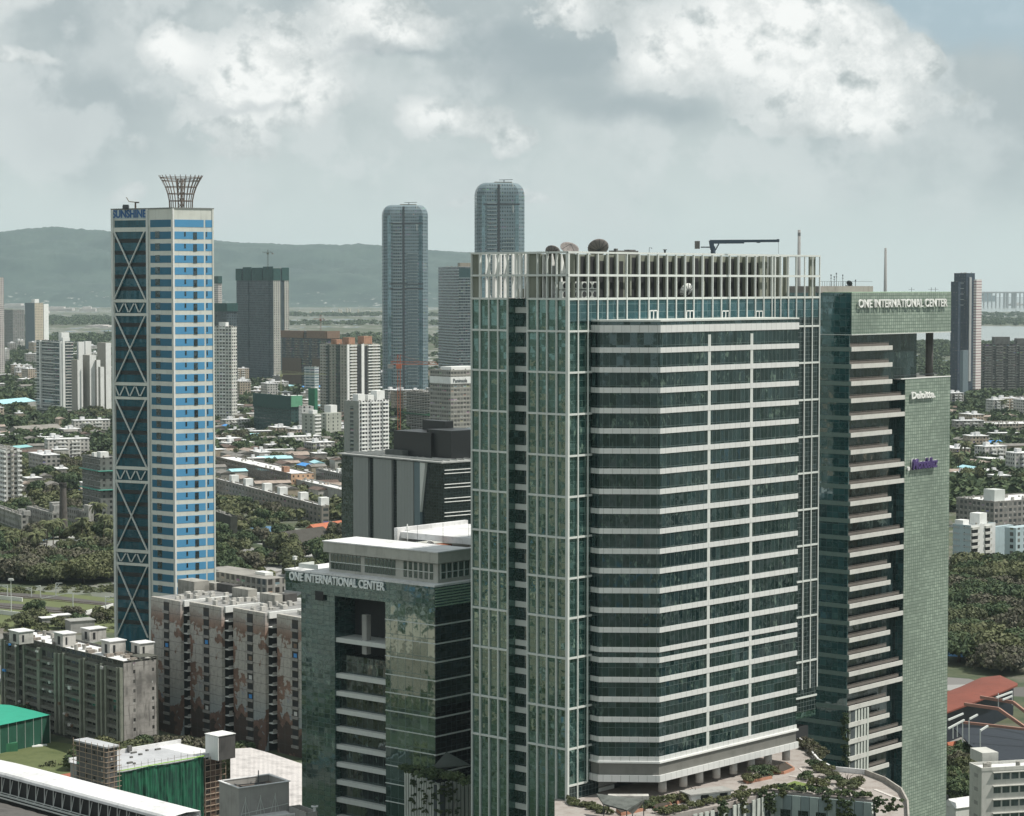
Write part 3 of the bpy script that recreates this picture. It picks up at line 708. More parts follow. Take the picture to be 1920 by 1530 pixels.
# cross-braced face
fb(MB(), pl, pm, .08, .93, 3, zb0, -.2, .05).build('glass_wall', TB, rt)
zz_ = S.z(433); 
db = []
cyc = [435.5, 560.5]
zy = lambda y: S.z(y, *pl)
segs = [(435,561),(592,716),(748,873),(904,1028),(1058,1190)]
truss = [(561,592),(716,748),(873,904),(1028,1058)]
for (a, b) in segs:
    for i in range(5):
        y = a+13+i*22.3
        if y+8 < b: fb(MB(), pl, pm, .08, .93, zy(y+7.5), zy(y), -.1, .09).build('dark_band', TD, rt)
    m_ = MB(); A = Vector(pl); Bv = Vector(pm); nn_ = Vector(((Bv-A).y, -(Bv-A).x)).normalized()
    q = lambda t, y: (*(A+(Bv-A)*t+nn_*.45), zy(y))
    m_.bar(q(.09,a), q(.92,b), .5, .4); m_.build('cross_brace', FRAME, rt)
    m_ = MB(); q2 = lambda t, y: (*(A+(Bv-A)*t+nn_*.75), zy(y)); m_.bar(q2(.92,a), q2(.09,b), .5, .3); m_.build('cross_brace', FRAME, rt)
for (a, b) in truss:
    fb(MB(), pl, pm, .06, .95, zy(a+6), zy(a), .051, .4).build('truss_rail', WS, rt)
    fb(MB(), pl, pm, .06, .95, zy(b), zy(b-5), .051, .4).build('truss_rail', WS, rt)
    m_ = MB()
    for i in range(3):
        t = .09+i*.28; m_.bar(q(t,a+8), q(t+.09,b-7), .35); m_.bar(q(t+.24,a+8), q(t+.12,b-7), .35)
    m_.build('truss_web', FRAME, rt)
fb(MB(), pl, pm, .06, .95, S.z(435,*pl), S.z(427,*pl), .051, .3).build('white_band', WS, rt)
fb(MB(), pl, pm, .0, .06, 3, zt_s, .0, .5).build('rib', FRAME, rt); fb(MB(), pl, pm, .95, 1.0, 3, zt_s, .0, .5).build('rib', FRAME, rt)
fb(MB(), pc, pr_, .0, .035, 3, zt_s, .0, .25).build('rib', WHITE, rt)
fb(MB(), pc, pr_, .965, 1., 3, zt_s, .0, .2).build('rib', WS, rt); fb(MB(), pm, pc, .96, 1., 3, zt_s, .0, .2).build('rib', WS, rt)
MB().prism(offs([pl,pm,pc,pr_]+back, .2), zt_s, zt_s+.4).build('parapet', mat('parapet_dark', (.2,.21,.2), .8, .3), rt)
wl = Vector(pm)-Vector(pl); angl = math.atan2(wl.y, wl.x)
t0 = Vector(pl)+wl*.03+nn_*.12
fb(MB(), pl, pm, .06, .95, S.z(411,*pl), zt_s-.1, .02, .1).build('sign_board', mat('sign_board_pale', (.42,.50,.52), .5, .15), rt)
text('name_lettering', 'SUNSHINE', mat('sign_blue', (.02,.10,.26), .4, .1), rt, (t0.x, t0.y, S.z(409,*pl)), (R_(90), 0, angl), width=wl.length*.92, height=2.75, depth=.15, bold=.03)
# lattice funnel
fc = S.w(1.8, 8); 
fn = empty('lattice_funnel', (fc[0], fc[1], zt_s+.2), 0, label='rust-coloured lattice funnel of curved ribs flaring out on top of the striped tower', cat='roof lattice')
prof = [(3.9,0),(4.0,2.6),(4.5,5.0),(5.3,7.3),(6.4,9.4),(7.5,11.2)]
NR = 26
m_ = MB()
for i in range(NR):
    t = 2*math.pi*i/NR
    for a, b in zip(prof, prof[1:]): m_.bar((a[0]*math.cos(t),a[0]*math.sin(t),a[1]),(b[0]*math.cos(t),b[0]*math.sin(t),b[1]),.17)
m_.build('rib', RUST, fn)
for (r, z) in [(4.0,2.6),(4.5,5.0),(5.3,7.3),(6.35,9.4),(6.9,10.4)]:
    m_ = MB()
    for i in range(NR):
        t, t2 = 2*math.pi*i/NR, 2*math.pi*(i+1)/NR; m_.bar((r*math.cos(t),r*math.sin(t),z),(r*math.cos(t2),r*math.sin(t2),z),.22)
    m_.build('ring', RUST, fn)
m_ = MB()
for i in range(5):
    t = 2*math.pi*i/5; m_.bar((1.1*math.cos(t),1.1*math.sin(t),0),(1.3*math.cos(t),1.3*math.sin(t),10),.22)
for z in range(0,10,2):
    for i in range(5):
        t, t2 = 2*math.pi*i/5, 2*math.pi*(i+1)/5; m_.bar((1.1*math.cos(t),1.1*math.sin(t),z),(1.2*math.cos(t2),1.2*math.sin(t2),z+2),.16)
m_.build('inner_mast', RUST, fn)
x0 = P(251,391,800)
r = empty('roof_crane', x0, 0, label='small window-cleaning crane with a bent arm on the roof of the striped tower', cat='crane')
s_ = 800/4400
MB().cyl((3*s_*1.,0,-.3),(3*s_,0,12*s_),.35,.25).build('mast', RUST, r); MB().bar((-9*s_,0,13*s_),(10*s_,0,11*s_),.35,.3).bar((-9*s_,0,13*s_),(-14*s_,0,21*s_),.25).build('boom', mat('ochre_steel', (.28,.25,.17), .6, .3), r)
MB().box(2*s_,10*s_,-.4,.4,10*s_,12.5*s_).build('counterweight', DGREY, r)
x0 = P(236,391,800); o = MB().box(-1,1,-1,1,-.2,.9).box(-.9,.9,-.9,.9,.9,1.3).build('roof_box', STEEL, None, x0); tag(o, 'small dark box beside the crane on the striped tower roof', 'equipment box')
# ---------------------------------------------------------------- ground
def ground_mat():
    m, n = nm('city_ground')
    tc = n.new('ShaderNodeTexCoord').outputs['Object']
    a = n.noise(tc, .012, 5, .6); b = n.noise(tc, .09, 4, .6); c0 = n.noise(tc, .0016, 4, .6)
    vo = n.new('ShaderNodeTexVoronoi', feature='F1'); n.put(vo.inputs['Vector'], tc); vo.inputs['Scale'].default_value = .05
    cell = n.sep(vo.outputs['Color'])
    base = n.mix(n.ramp(b, .35, .65), (.035,.055,.025), (.075,.085,.045))
    base = n.mix(n.ramp(a, .52, .62), base, (.13,.12,.10))
    roofs = n.mix(cell[1], (.10,.095,.09), (.42,.42,.41))
    roofs = n.mix(n.m('GREATER_THAN', cell[2], .93), roofs, (.08,.22,.42))
    c = n.mix(n.m('MULTIPLY', n.m('GREATER_THAN', cell[0], .62), n.ramp(c0, .40, .55)), base, roofs)
    bsdf(n, c, .95); return m
g = MB().quad((-27000,-7000,0),(27000,-7000,0),(27000,26000,0),(-27000,26000,0)).build('ground', ground_mat()); tag(g, kind='structure')
# ================================================================ hills, water, bridge
def hill_mat():
    m, n = nm('wooded_hill'); tc = n.new('ShaderNodeTexCoord').outputs['Object']
    c = n.mix(n.ramp(n.noise(tc, .004, 6, .65), .35, .65), (.012,.035,.033), (.035,.065,.055))
    c = n.mix(n.m('MULTIPLY', n.ramp(n.noise(tc, .02, 3, .6), .62, .7), n.ramp(n.sep(tc)[2], 150., 20.)), c, (.4,.4,.38))
    bsdf(n, c, .95); return m
crest = [(-600,450),(-200,440),(0,437),(50,432),(105,430),(150,435),(210,438),(300,444),(400,452),(450,456),(520,458),(555,461),(590,460),(640,463),(672,459),(720,463),(800,470),(880,474),(960,482),(1060,494),(1160,508),(1260,520),(1400,530)]
hx = np.arange(-700, 1400, 4.0); hyn = 60
cz = np.interp(hx, [c[0] for c in crest], [c[1] for c in crest])
rs = np.random.RandomState(3)
def fbm1(x, seed, f0, octs):
    r = np.random.RandomState(seed); o = np.zeros_like(x, float); a = 1.
    for i in range(octs): 
        ph = r.rand(4)*99; o += a*(np.sin(x*f0+ph[0])+np.sin(x*f0*1.7+ph[1]))*.5; f0 *= 2.1; a *= .55
    return o
vs = []; fs = []
for j in range(hyn):
    t = j/(hyn-1); Yh = 14300+t*5200
    prof_ = math.sin(min(1, t/.62)*math.pi/2)**1.25 if t < .62 else 1-(t-.62)**2*2
    for i, px in enumerate(hx):
        X = (px-960)/FP*17200
        zcst = 140+(533-cz[i])*17600/4400
        rough = fbm1(np.array([X*.004+j*.35]), 5, .8, 5)[0]*26+fbm1(np.array([X*.0011-j*.22]), 8, 1., 4)[0]*38
        e = math.sin(min(1,t/.62)*math.pi)
        z_ = zcst*prof_+rough*e*(.9 if t < .62 else .2)*min(1,zcst/200)+(rs.rand()*9-4.5)*min(1,t*3)
        vs.append((X*Yh/17200, Yh, max(-2, z_ if j else -2)))
nx_ = len(hx)
for j in range(hyn-1):
    for i in range(nx_-1): fs.append((j*nx_+i, j*nx_+i+1, (j+1)*nx_+i+1, (j+1)*nx_+i))
tag(MB().add(vs, fs).build('hills', hill_mat(), smooth=True), kind='structure')
def water_mat():
    m, n = nm('pale_water'); tc = n.new('ShaderNodeTexCoord').outputs['Object']
    c = n.mix(n.noise(tc, .002, 4), (.20,.23,.22), (.32,.34,.33))
    bsdf(n, c, .22, Specular_IOR_Level=.6); return m
WM = water_mat()
wv = [G(1290,652,.3), G(1560,650,.3), G(1690,645,.3), G(1722,641,.3), G(1760,647,.3), G(1800,650,.3), G(1850,652,.3), G(2300,655,.3), G(2500,613,.3), G(1900,612,.3), G(1800,611,.3), G(1600,610,.3), G(1290,612,.3)]
m_ = MB(); m_.add(wv, [tuple(range(len(wv)))]); tag(m_.build('sea_channel', WM), kind='structure')
a_ = G(1300,586,.3); tag(MB().quad((a_[0],11900,.3),(24000,11900,.3),(26000,25900,.3),(2500,25900,.3)).build('sea', WM), kind='structure')
br = empty('sea_bridge', (3000, 14000, 0), 0, label='long pale sea bridge on many piers near the horizon at the right edge', cat='bridge')
BC = mat('bridge_concrete', (.34,.35,.35), .8, .1)
pb = lambda px, py: (P(px,py,14000)[0]-3000, P(px,py,14000)[2])
x0 = pb(1838,0)[0]; x1 = pb(1990,0)[0]; zt_ = pb(0,547)[1]
MB().box(x0,x1,-12,12,zt_-9,zt_).build('deck', BC, br)
for i in range(19):
    px = 1842+i*7.6; MB().box(pb(px,0)[0], pb(px+1.6,0)[0], -8,8,-1,zt_-9).build('pier', BC, br)
for px in (1888,1893,1905,1909): MB().box(pb(px,0)[0], pb(px+3,0)[0], -9,9,-1,zt_-9).build('pier', BC, br)

# ================================================================ generic buildings
def bld(name, label, cat, px, py, Y, pxl, pxr, m_, ang=ANG, group=None, roof=None, par=.8, minl=None, Lu=None, Lv=None, z0=0):
    b = Bd(name, label, cat, px, py, Y, ang=ang, pxl=pxl, pxr=pxr, group=group, Lu=Lu, Lv=Lv)
    b.Lu = max(b.Lu, 4); b.Lv = max(b.Lv, 4)
    MB().box(0, b.Lu, 0, b.Lv, z0, b.top-par).build('wall', m_, b.root)
    q = MB(); t = .3
    q.box(-.1, b.Lu+.1, -.1, t, b.top-par, b.top).box(-.1, b.Lu+.1, b.Lv-t, b.Lv+.1, b.top-par, b.top).box(-.1, t, t, b.Lv-t, b.top-par, b.top).box(b.Lu-t, b.Lu+.1, t, b.Lv-t, b.top-par, b.top)
    q.build('parapet', m_, b.root)
    MB().box(t, b.Lu-t, t, b.Lv-t, b.top-par-.2, b.top-par+.06).build('roof', roof or ROOFG, b.root)
    q = MB(); A_ = min(b.Lv, 60)
    for i in range(int(6+b.Lu*A_/60)):
        x, y = rnd.uniform(.6, max(.7, b.Lu-2.2)), rnd.uniform(.6, max(.7, b.Lv-2.2)); s = rnd.uniform(.4, 1.6)
        if i % 3 == 0: q.cyl((x+.6,y+.6,b.top-par),(x+.6,y+.6,b.top-par+1.7),.65,.6,8)
        else: q.box(x, min(b.Lu-.4, x+s), y, min(b.Lv-.4, y+s*rnd.uniform(.5,1.6)), b.top-par, b.top-par+rnd.uniform(.3,1.8))
    q.build('roof_clutter', mat('roof_junk_pale', (.36,.35,.32), .9, .7, .6), b.root)
    return b
def wing(b, px, py, Y, pxl, pxr, m_, ang=None, name='wing', z0=0, Lu=None, Lv=None):
    """a further volume of building b"""
    w2 = object.__new__(Bd); X, Y, z = P(px, py, Y); w2.X, w2.Y, w2.top, w2.a = X, Y, z, b.a if ang is None else ang
    w2.c, w2.s = math.cos(w2.a), math.sin(w2.a); w2.Lu = Lu or max(3, w2.xr(pxr)); w2.Lv = Lv or max(3, w2.yl(pxl)); w2.root = None
    o = MB().box(0, w2.Lu, 0, w2.Lv, z0, z).build(name, m_, b.root); lx, ly = b.l((X, Y)); o.location = (lx, ly, 0); o.rotation_euler = (0,0,w2.a-b.a)
    w2.o = o; return w2
def slabs(b, face, a, c, fh, h, dep, m_, name='balcony', z1=None, z0=2, cap=40, par=None):
    L_ = []; z = (z1 or b.top-1)
    while z > z0:
        L_.append((a, c, -dep, -.004, z-h, z) if face == 'R' else (-dep, -.004, a, c, z-h, z)); z -= fh
    parts(name, L_[:cap], m_, par or b.root)
def roofbox(b, L_, m_=None, name='stair_head'):
    parts(name, [(x, x+sx, y, y+sy, b.top-.8, b.top+h) for (x, y, sx, sy, h) in L_], m_ or WHITE, b.root)
def crane(name, label, px, pyb, pyt, Y, jl, jr, py, m_, zb=0, tk=1.2):
    X, Y, z1 = P(px, pyt, Y); r = empty(name, (X, Y, zb), 0, label=label, cat='tower crane')
    q = lambda x, y_: (P(x, y_, Y)[0]-X, 0, P(x, y_, Y)[2]-zb)
    m = MB(); hh = z1-zb; n_ = max(4, int(hh/(tk*2.2)))
    for (i, j) in ((-1,-1),(1,-1),(1,1),(-1,1)): m.bar((i*tk/2,j*tk/2,0),(i*tk/2,j*tk/2,hh),tk*.16)
    for k in range(n_):
        a, c = hh*k/n_, hh*(k+1)/n_; s = 1 if k%2 else -1
        m.bar((-s*tk/2,-tk/2,a),(s*tk/2,-tk/2,c),tk*.12); m.bar((tk/2,-s*tk/2,a),(tk/2,s*tk/2,c),tk*.12)
    m.build('mast', m_, r)
    a, c = q(jl, py), q(jr, py); m = MB()
    m.bar(a, c, tk*.22); m.bar((a[0],0,a[2]+tk), (c[0]*.95,0,c[2]+tk*.8), tk*.18); n_ = max(6, int(abs(c[0]-a[0])/(tk*1.6)))
    for k in range(n_):
        t0, t1 = a[0]+(c[0]-a[0])*k/n_, a[0]+(c[0]-a[0])*(k+1)/n_; m.bar((t0,0,a[2]+(0 if k%2 else tk)),(t1,0,a[2]+(tk if k%2 else 0)),tk*.12)
    m.build('jib', m_, r)
    MB().box(-tk, tk, -tk, tk, a[2]-tk*1.6, a[2]-.1).build('cab', m_, r)
    near = a if abs(a[0]) < abs(c[0]) else c
    MB().box(near[0]-tk, near[0]+tk, -tk*.7, tk*.7, near[2]-tk*1.5, near[2]).build('counterweight', GREY, r)
    MB().bar((0,0,z1-zb),(near[0],0,near[2]),.15).bar((0,0,z1-zb),((a[0]+c[0])*.7,0,a[2]+tk),.15).build('stay', m_, r)
    return r
# ---- twin round-shouldered towers
def shoulder(name, label, px, py, Y, wpx, rnd_px, group):
    X, Y, z = P(px, py, Y); Wd = wpx*Y/FP; R0 = rnd_px*Y/FP
    r = empty(name, (X, Y, 0), R_(8), label=label, cat='residential tower', group=group); FOOT.append(((X, Y+15), Wd*.7))
    m = MB(); hw, hd, c_ = Wd/2, 17, 7
    rings = []
    prof_ = [(0, 0), (z-R0, 0)]+[(z-R0+R0*math.sin(t), R0*.72*(1-math.cos(t))) for t in np.linspace(.2, math.pi/2*.97, 7)]
    vs, fs = [], []
    for (zz, ins) in prof_:
        a = hw-ins; d = hd-ins*.6
        pts = [(-a+c_,-d),(a-c_,-d),(a,-d+c_),(a,d-c_),(a-c_,d),(-a+c_,d),(-a,d-c_),(-a,-d+c_)]
        vs += [(p[0], p[1]+hd, zz) for p in pts]
    for k in range(len(prof_)-1):
        for i in range(8): fs.append((k*8+i, k*8+(i+1)%8, (k+1)*8+(i+1)%8, (k+1)*8+i))
    fs.append(tuple(range((len(prof_)-1)*8, len(prof_)*8)))
    m.add(vs, fs)
    m.build('wall', facade('blue_tower_facade', (.15,.205,.23), (.025,.05,.06), 2.6, 3.9, (.15,.7), (.1,.55), .25, rough=.4, lit=.2), r)
    zt2 = z-R0
    MB().box(-.06*Wd-1.2,-.06*Wd+1.2,-.35,-.01,2,z-2).build('dark_shaft', STEEL, r)
    L_ = [];
    k = 0
    while zt2-8-k*3.9 > 4 and k < 60: L_.append((-.30*Wd, -.10*Wd, -.8, -.02, zt2-8-k*3.9-.7, zt2-8-k*3.9)); k += 1
    parts('balcony', L_, mat('tower_slab', (.30,.36,.37), .6, .1), r)
    L_ = []; k = 0
    while zt2-45-k*3.9 > 4 and k < 40: L_.append((.02*Wd, .26*Wd, -.6, -.02, zt2-45-k*3.9-.6, zt2-45-k*3.9)); k += 1
    parts('balcony', L_, mat('tower_slab', (.30,.36,.37)), r)
    parts('dark_band', [(-.38*Wd, .38*Wd, -.15, -.03, zt2-10, zt2-8.4), (-.38*Wd, .38*Wd, -.15, -.03, zt2-88, zt2-86), (-.38*Wd, .38*Wd, -.15, -.03, zt2-82, zt2-80.4)], STEEL, r)
    MB().box(-.42*Wd+0,-.34*Wd,-.1,-.01,3,zt2).box(.28*Wd,.36*Wd,-.1,-.01,3,zt2).build('glass_strip', glass('strip_blue_glass', (.05,.09,.11), .15, pw=3, ph=3.9, line=.25, linec=(.1,.15,.17)), r)
    MB().box(hw-.02,hw+.15,11,24,3,zt2).build('sunlit_side', mat('side_sun_panel', (.42,.40,.36), .7, .2), r)  # paler sheet, sunlight put into the colour of the right side
    MB().box(-.1*Wd,.25*Wd,hd-6,hd+6,z-1.4,z+1.2).build('roof_room', mat('buff_concrete', (.30,.27,.22), .9, .3), r)
    q = MB(); q.bar((-.02*Wd,hd-6,z+3),(.26*Wd,hd-6,z+3.4),.9,.6).bar((.08*Wd,hd-6,z+.5),(.08*Wd,hd-6,z+3),.8); q.build('roof_crane', DB, r)
    q = MB(); q.bar((.24*Wd,-.5,zt2-18),(.24*Wd,2,z),.5).build('hoist_rail', FRAME, r)
    return r
shoulder('residential_tower', 'blue-grey tower with rounded shoulders standing free before the hills', 761.5, 384, 2800, 84, 20, 'twin round-shouldered towers')
shoulder('residential_tower', 'blue-grey tower with rounded shoulders rising from behind the glass office tower', 940.5, 342, 2450, 90, 24, 'twin round-shouldered towers')
# ---- banded tower left of the main one
b = bld('residential_tower', 'slate-coloured tower with close pale floor bands between blue-grey round-shouldered tower and glass tower', 'residential tower', 860, 500, 3000, 822, 905, facade('slate_band', (.10,.13,.15), (.03,.045,.055), 3., 3.6, (.1,.9), (.3,.95), .2, slab=(.36,.40,.41), slabw=.22), ang=.35)
slabs(b, 'R', 0, b.Lu, 3.6, .8, 1.2, mat('tower_slab', (.30,.36,.37)), z1=b.top-14); slabs(b, 'L', 0, b.Lv, 3.6, .8, 1.2, mat('tower_slab', (.30,.36,.37)), z1=b.top-4)
roofbox(b, [(4,6,16,10,5)], mat('buff_concrete', (.30,.27,.22)), 'roof_room')
MB().box(.5, b.Lu, -.2, -.005, b.top-14, b.top-2).build('dark_glass_band', mat('dark_teal_band', (.02,.06,.065), .4, .2), b.root)
# ---- tower under construction with green nets
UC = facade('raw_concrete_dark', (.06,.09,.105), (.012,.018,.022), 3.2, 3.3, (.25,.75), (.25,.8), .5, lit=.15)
UCL = facade('raw_concrete_lit', (.42,.42,.38), (.03,.035,.04), 3.2, 3.3, (.3,.7), (.25,.8), .3)  # paler copy of the concrete, sunlight painted into the right-hand bays
b = bld('unfinished_tower', 'dark unfinished tower wrapped in green net round its top, behind the low trees', 'tower under construction', 512, 503, 3300, 443, 541, UC, ang=.62)
ztb = b.top
for (a, c, zt_) in ((0,.25,2.5),(.28,.55,1),(.58,.8,2),(.84,1,0)): MB().box(-1.2,.2,b.Lv*a,b.Lv*c,ztb-17,ztb+zt_).build('safety_net', mat('dark_blue_green_net', (.02,.075,.07), .9, .5, .3), b.root)
for (a, c, zt_) in ((0,.45,0),(.55,1,1)): MB().box(b.Lu*a,b.Lu*c,-1.2,.2,ztb-17,ztb+zt_).build('safety_net', mat('dark_blue_green_net', (.02,.075,.07), .9, .5, .3), b.root)
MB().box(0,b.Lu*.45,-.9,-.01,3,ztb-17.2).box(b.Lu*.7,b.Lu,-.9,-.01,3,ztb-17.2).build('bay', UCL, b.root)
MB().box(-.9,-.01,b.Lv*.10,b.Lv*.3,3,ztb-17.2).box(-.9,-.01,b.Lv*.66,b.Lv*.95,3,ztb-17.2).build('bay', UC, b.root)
crane('tower_crane', 'tiny dark crane rising from the net-topped dark tower', 502, 500, 468, 3310, 492, 511, 474, mat('dark_olive_steel', (.10,.11,.08), .6, .2), zb=ztb-2, tk=1.4)
# ---- behind/right of the striped tower
b = bld('unfinished_tower', 'half-hidden unfinished block with green netting at its top beside the striped tower', 'tower under construction', 425, 570, 2900, 395, 445, UC, ang=.6)
MB().box(-1,-.1,0,b.Lv,b.top-9,b.top+1).box(0,b.Lu,-1,-.1,b.top-9,b.top+1).build('safety_net', mat('dark_blue_green_net', (.02,.075,.07), .9, .5, .3), b.root)
b = bld('white_tower', 'pale pinkish tower with a green net cap just beside the striped tower', 'residential tower', 409, 530, 3600, 396, 416, facade('pale_wall', (.5,.47,.45), (.05,.05,.055), 3, 3.1), ang=.6)
MB().box(-1,b.Lu,-1,-.1,b.top-1,b.top+10).box(-1,-.1,-1,b.Lv,b.top-1,b.top+10).build('safety_net', mat('dark_blue_green_net', (.02,.075,.07), .9, .5, .3), b.root)
GRD = facade('white_grid', (.55,.56,.52), (.025,.03,.033), 3.6, 3.3, (.18,.82), (.3,.82), .25, lit=.5)
b = bld('residential_tower', 'cream apartment tower with a dense window grid right beside the striped tower', 'residential tower', 434, 612, 2350, 398, 444, GRD, ang=1.15)
roofbox(b, [(2,8,6,8,4)]); slabs(b, 'L', b.Lv*.35, b.Lv*.6, 6.6, 1.6, .8, WHITE)
# ---- brown unfinished block
BR = facade('brown_net_facade', (.115,.095,.075), (.03,.045,.05), 3., 3.3, (.1,.9), (.2,.85), .3, stripe=(19., .36, (.035,.06,.07)), lit=.2)
b = bld('unfinished_block', 'broad brown unfinished block with blue-grey shutters and a plywood rim', 'building under construction', 612, 622, 3100, 528, 636, BR, ang=.75)
PLY = mat('brown_formwork', (.20,.135,.095), .9, .3)
parts('formwork_rim', [(-1.4,-.01,0,b.Lv*.42,b.top-9,b.top+1), (-1.4,-.01,b.Lv*.5,b.Lv,b.top-9,b.top+.5), (0,b.Lu,-1.4,-.01,b.top-9,b.top+.8)], PLY, b.root)
parts('net_screen', [(-1.2,-.01,b.Lv*.55,b.Lv*.97,3,b.top-36), (-1.2,-.01,b.Lv*.1,b.Lv*.3,3,b.top-36)], mat('brown_net', (.12,.09,.065), .9, .25), b.root)
crane('tower_crane', 'small rust-red crane on the broad brown unfinished block', 601, 620, 590, 3120, 588, 608, 598.5, mat('rust_red_steel', (.25,.09,.06), .6, .2), zb=b.top-2, tk=1.4)
# ---- cream residential tower
b = bld('residential_tower', 'cream twin-winged apartment tower with sunlit white balconies and orange roof rooms', 'residential tower', 650, 646, 2400, 600, 713, facade('cream_facade', (.34,.325,.27), (.02,.03,.03), 4.4, 3.1, (.35,.68), (.3,.8), .35, stripe=(15.5,.38,(.05,.07,.06))), ang=.85)
slabs(b, 'R', b.Lu*.08, b.Lu*.28, 3.1, 1.2, 1.2, WHITE); slabs(b, 'R', b.Lu*.62, b.Lu*.97, 3.1, 1.2, 1.4, WHITE)
slabs(b, 'L', b.Lv*.72, b.Lv*.98, 3.1, .4, 1., PANEL); slabs(b, 'L', b.Lv*.28, b.Lv*.55, 3.1, .35, .8, mat('green_balcony', (.12,.17,.14), .5, .1))
parts('pier', [(b.Lu*.42,b.Lu*.5,-1.0,-.01,3,b.top), (b.Lu*.0,b.Lu*.06,-1.0,-.01,3,b.top)], WHITE, b.root)
MB().box(b.Lu*.29,b.Lu*.41,-.3,-.01,3,b.top-2).box(b.Lu*.51,b.Lu*.61,-.3,-.01,3,b.top-2).build('recess', DARKV, b.root)
roofbox(b, [(6,3,9,9,7),(b.Lu*.55,2,12,9,8),(1,b.Lv*.4,8,8,5)], mat('orange_render', (.36,.20,.13), .9, .5))
# ---- white balcony tower
b = bld('residential_tower', 'white apartment tower with grey blank side and many balconies above the dark office slab', 'residential tower', 673, 752, 1750, 645, 729, facade('white_small_grid', (.56,.57,.57), (.03,.03,.035), 3., 3., (.2,.8), (.3,.85), .3, lit=.3), ang=.8)
MB().box(-.25,-.01,.2,b.Lv-.1,4,b.top).build('blank_side', mat('grey_render', (.25,.26,.23), .85, .25), b.root)
MB().box(-.35,-.26,b.Lv*.35,b.Lv*.58,4,b.top-4).build('stair_windows', facade('stair_slit', (.2,.22,.2), (.02,.03,.03), 9, 3., (.0,.99), (.2,.85), .2), b.root)
slabs(b, 'R', b.Lu*.05, b.Lu*.22, 3, 1.3, 1.3, WHITE); slabs(b, 'R', b.Lu*.38, b.Lu*.66, 3, 1.3, 1.4, WHITE); slabs(b, 'R', b.Lu*.78, b.Lu*.97, 3, 1.3, 1.3, WHITE)
roofbox(b, [(1,2,7,6,5),(11,2,6,6,4),(20,2,8,7,7)])
# ---- green netted block and neighbours
b = bld('netted_block', 'long low block wrapped in dark green net with a light green net corner', 'building under construction', 546, 745, 2200, 476, 566, facade('net_dark', (.018,.06,.055), (.01,.03,.032), 3.5, 3.3, (.25,.75), (.3,.8), .3, lit=.1), ang=.55)
MB().box(-.5,b.Lu,-1.2,-.05,b.top-9,b.top+1.5).build('light_net', mat('light_green_net', (.12,.33,.2), .9, .3), b.root)
MB().box(-1.2,-.05,0,b.Lv,b.top-12,b.top+1).build('dark_net', mat('deep_green_net', (.012,.06,.05), .9, .4), b.root)
b = bld('netted_column', 'narrow dark green netted column standing behind the low pale flats', 'building under construction', 590, 728, 2300, 578, 595, GNET)
b = bld('apartment_block', 'white low apartment block with black oval windows beside the netted block', 'apartment block', 566, 762, 2150, 560, 588, facade('white_oval', (.6,.6,.58), (.03,.03,.03), 5., 3.2, (.3,.6), (.25,.8), .3), ang=.3)
b = bld('apartment_block', 'pale green-grey flats with stepped roofline before the cream apartment tower', 'apartment block', 588, 776, 2050, 566, 602, facade('sage_flats', (.36,.38,.33), (.04,.045,.045), 6., 3.2, (.35,.6), (.25,.8), .35), ang=.9)
roofbox(b, [(1,2,6,5,3)]); slabs(b, 'R', 1, b.Lu-1, 3.2, 1.2, 1.2, WHITE)
wing(b, 612, 775, 2080, 600, 640, facade('sage_flats', (.36,.38,.33))); wing(b, 620, 760, 2150, 608, 632, WHITE, z0=10)
b = bld('water_tank_block', 'small white flats beside the netted column with a round-cornered stair wing', 'apartment block', 590, 688, 2900, 570, 598, facade('blue_strip_flats', (.5,.55,.55), (.06,.13,.16), 8, 3.3, (.05,.95), (.25,.75), .2), ang=.9)
# ---- skeleton with nets, office with roof sign
SK = facade('skeleton', (.30,.28,.25), (.015,.015,.015), 5., 3.2, (.1,.9), (.22,.95), .4, lit=.1)
b = bld('unfinished_block', 'grey concrete skeleton with a torn green net skirt beside the orange crane', 'building under construction', 806, 735, 2150, 762, 850, SK, ang=.55)
slabs(b, 'R', -.5, b.Lu+.5, 3.2, .5, 1.2, mat('slab_edge', (.42,.40,.37), .9, .3)); slabs(b, 'L', -.5, b.Lv, 3.2, .5, 1.2, mat('slab_edge', (.42,.40,.37)))
m_ = MB(); m_.quad((-6,-1,b.top-20),(b.Lu+3,-6,b.top-17),(b.Lu+3,-.2,b.top-20),(-1,-.2,b.top-22)); m_.quad((-6,-1,b.top-20),(-1,0,b.top-22),(-1,b.Lv,b.top-22),(-7,b.Lv,b.top-19.5)); m_.build('net_skirt', mat('light_green_net', (.12,.33,.2)), b.root)
roofbox(b, [(3,3,5,5,4),(12,4,4,4,3)], GREY)
b = bld('office_block', 'grey office block with a white lettered roof band beside the glass tower', 'office building', 845, 694, 2050, 806, 898, facade('grey_office', (.27,.265,.235), (.06,.06,.055), 3.4, 3.8, (.08,.92), (.2,.75), .25), ang=.65)
wing(b, 846, 688, 2060, 826, 896, WHITE, z0=b.top-3, name='roof_room')
MB().box(-.3,b.Lu,-.4,-.01,b.top-12,b.top-6).box(-.4,-.01,0,b.Lv,b.top-12,b.top-6).build('white_band', WHITE, b.root)
text('name_lettering', 'Peninsula', STEEL, b.root, (2.5,-.6,b.top-11), (R_(90),0,0), width=15, height=3.4)
ORG = mat('orange_steel', (.42,.115,.05), .6, .15)
crane('tower_crane', 'large orange tower crane between the white balcony tower and the grey skeleton', 748, 810, 665, 1900, 732, 822, 683, ORG, tk=2.2)
crane('tower_crane', 'yellow-green crane with a long low jib left of the cream apartment tower', 527, 750, 695, 2250, 520, 612, 702, mat('yellow_green_steel', (.35,.36,.18), .6, .2), tk=1.3)
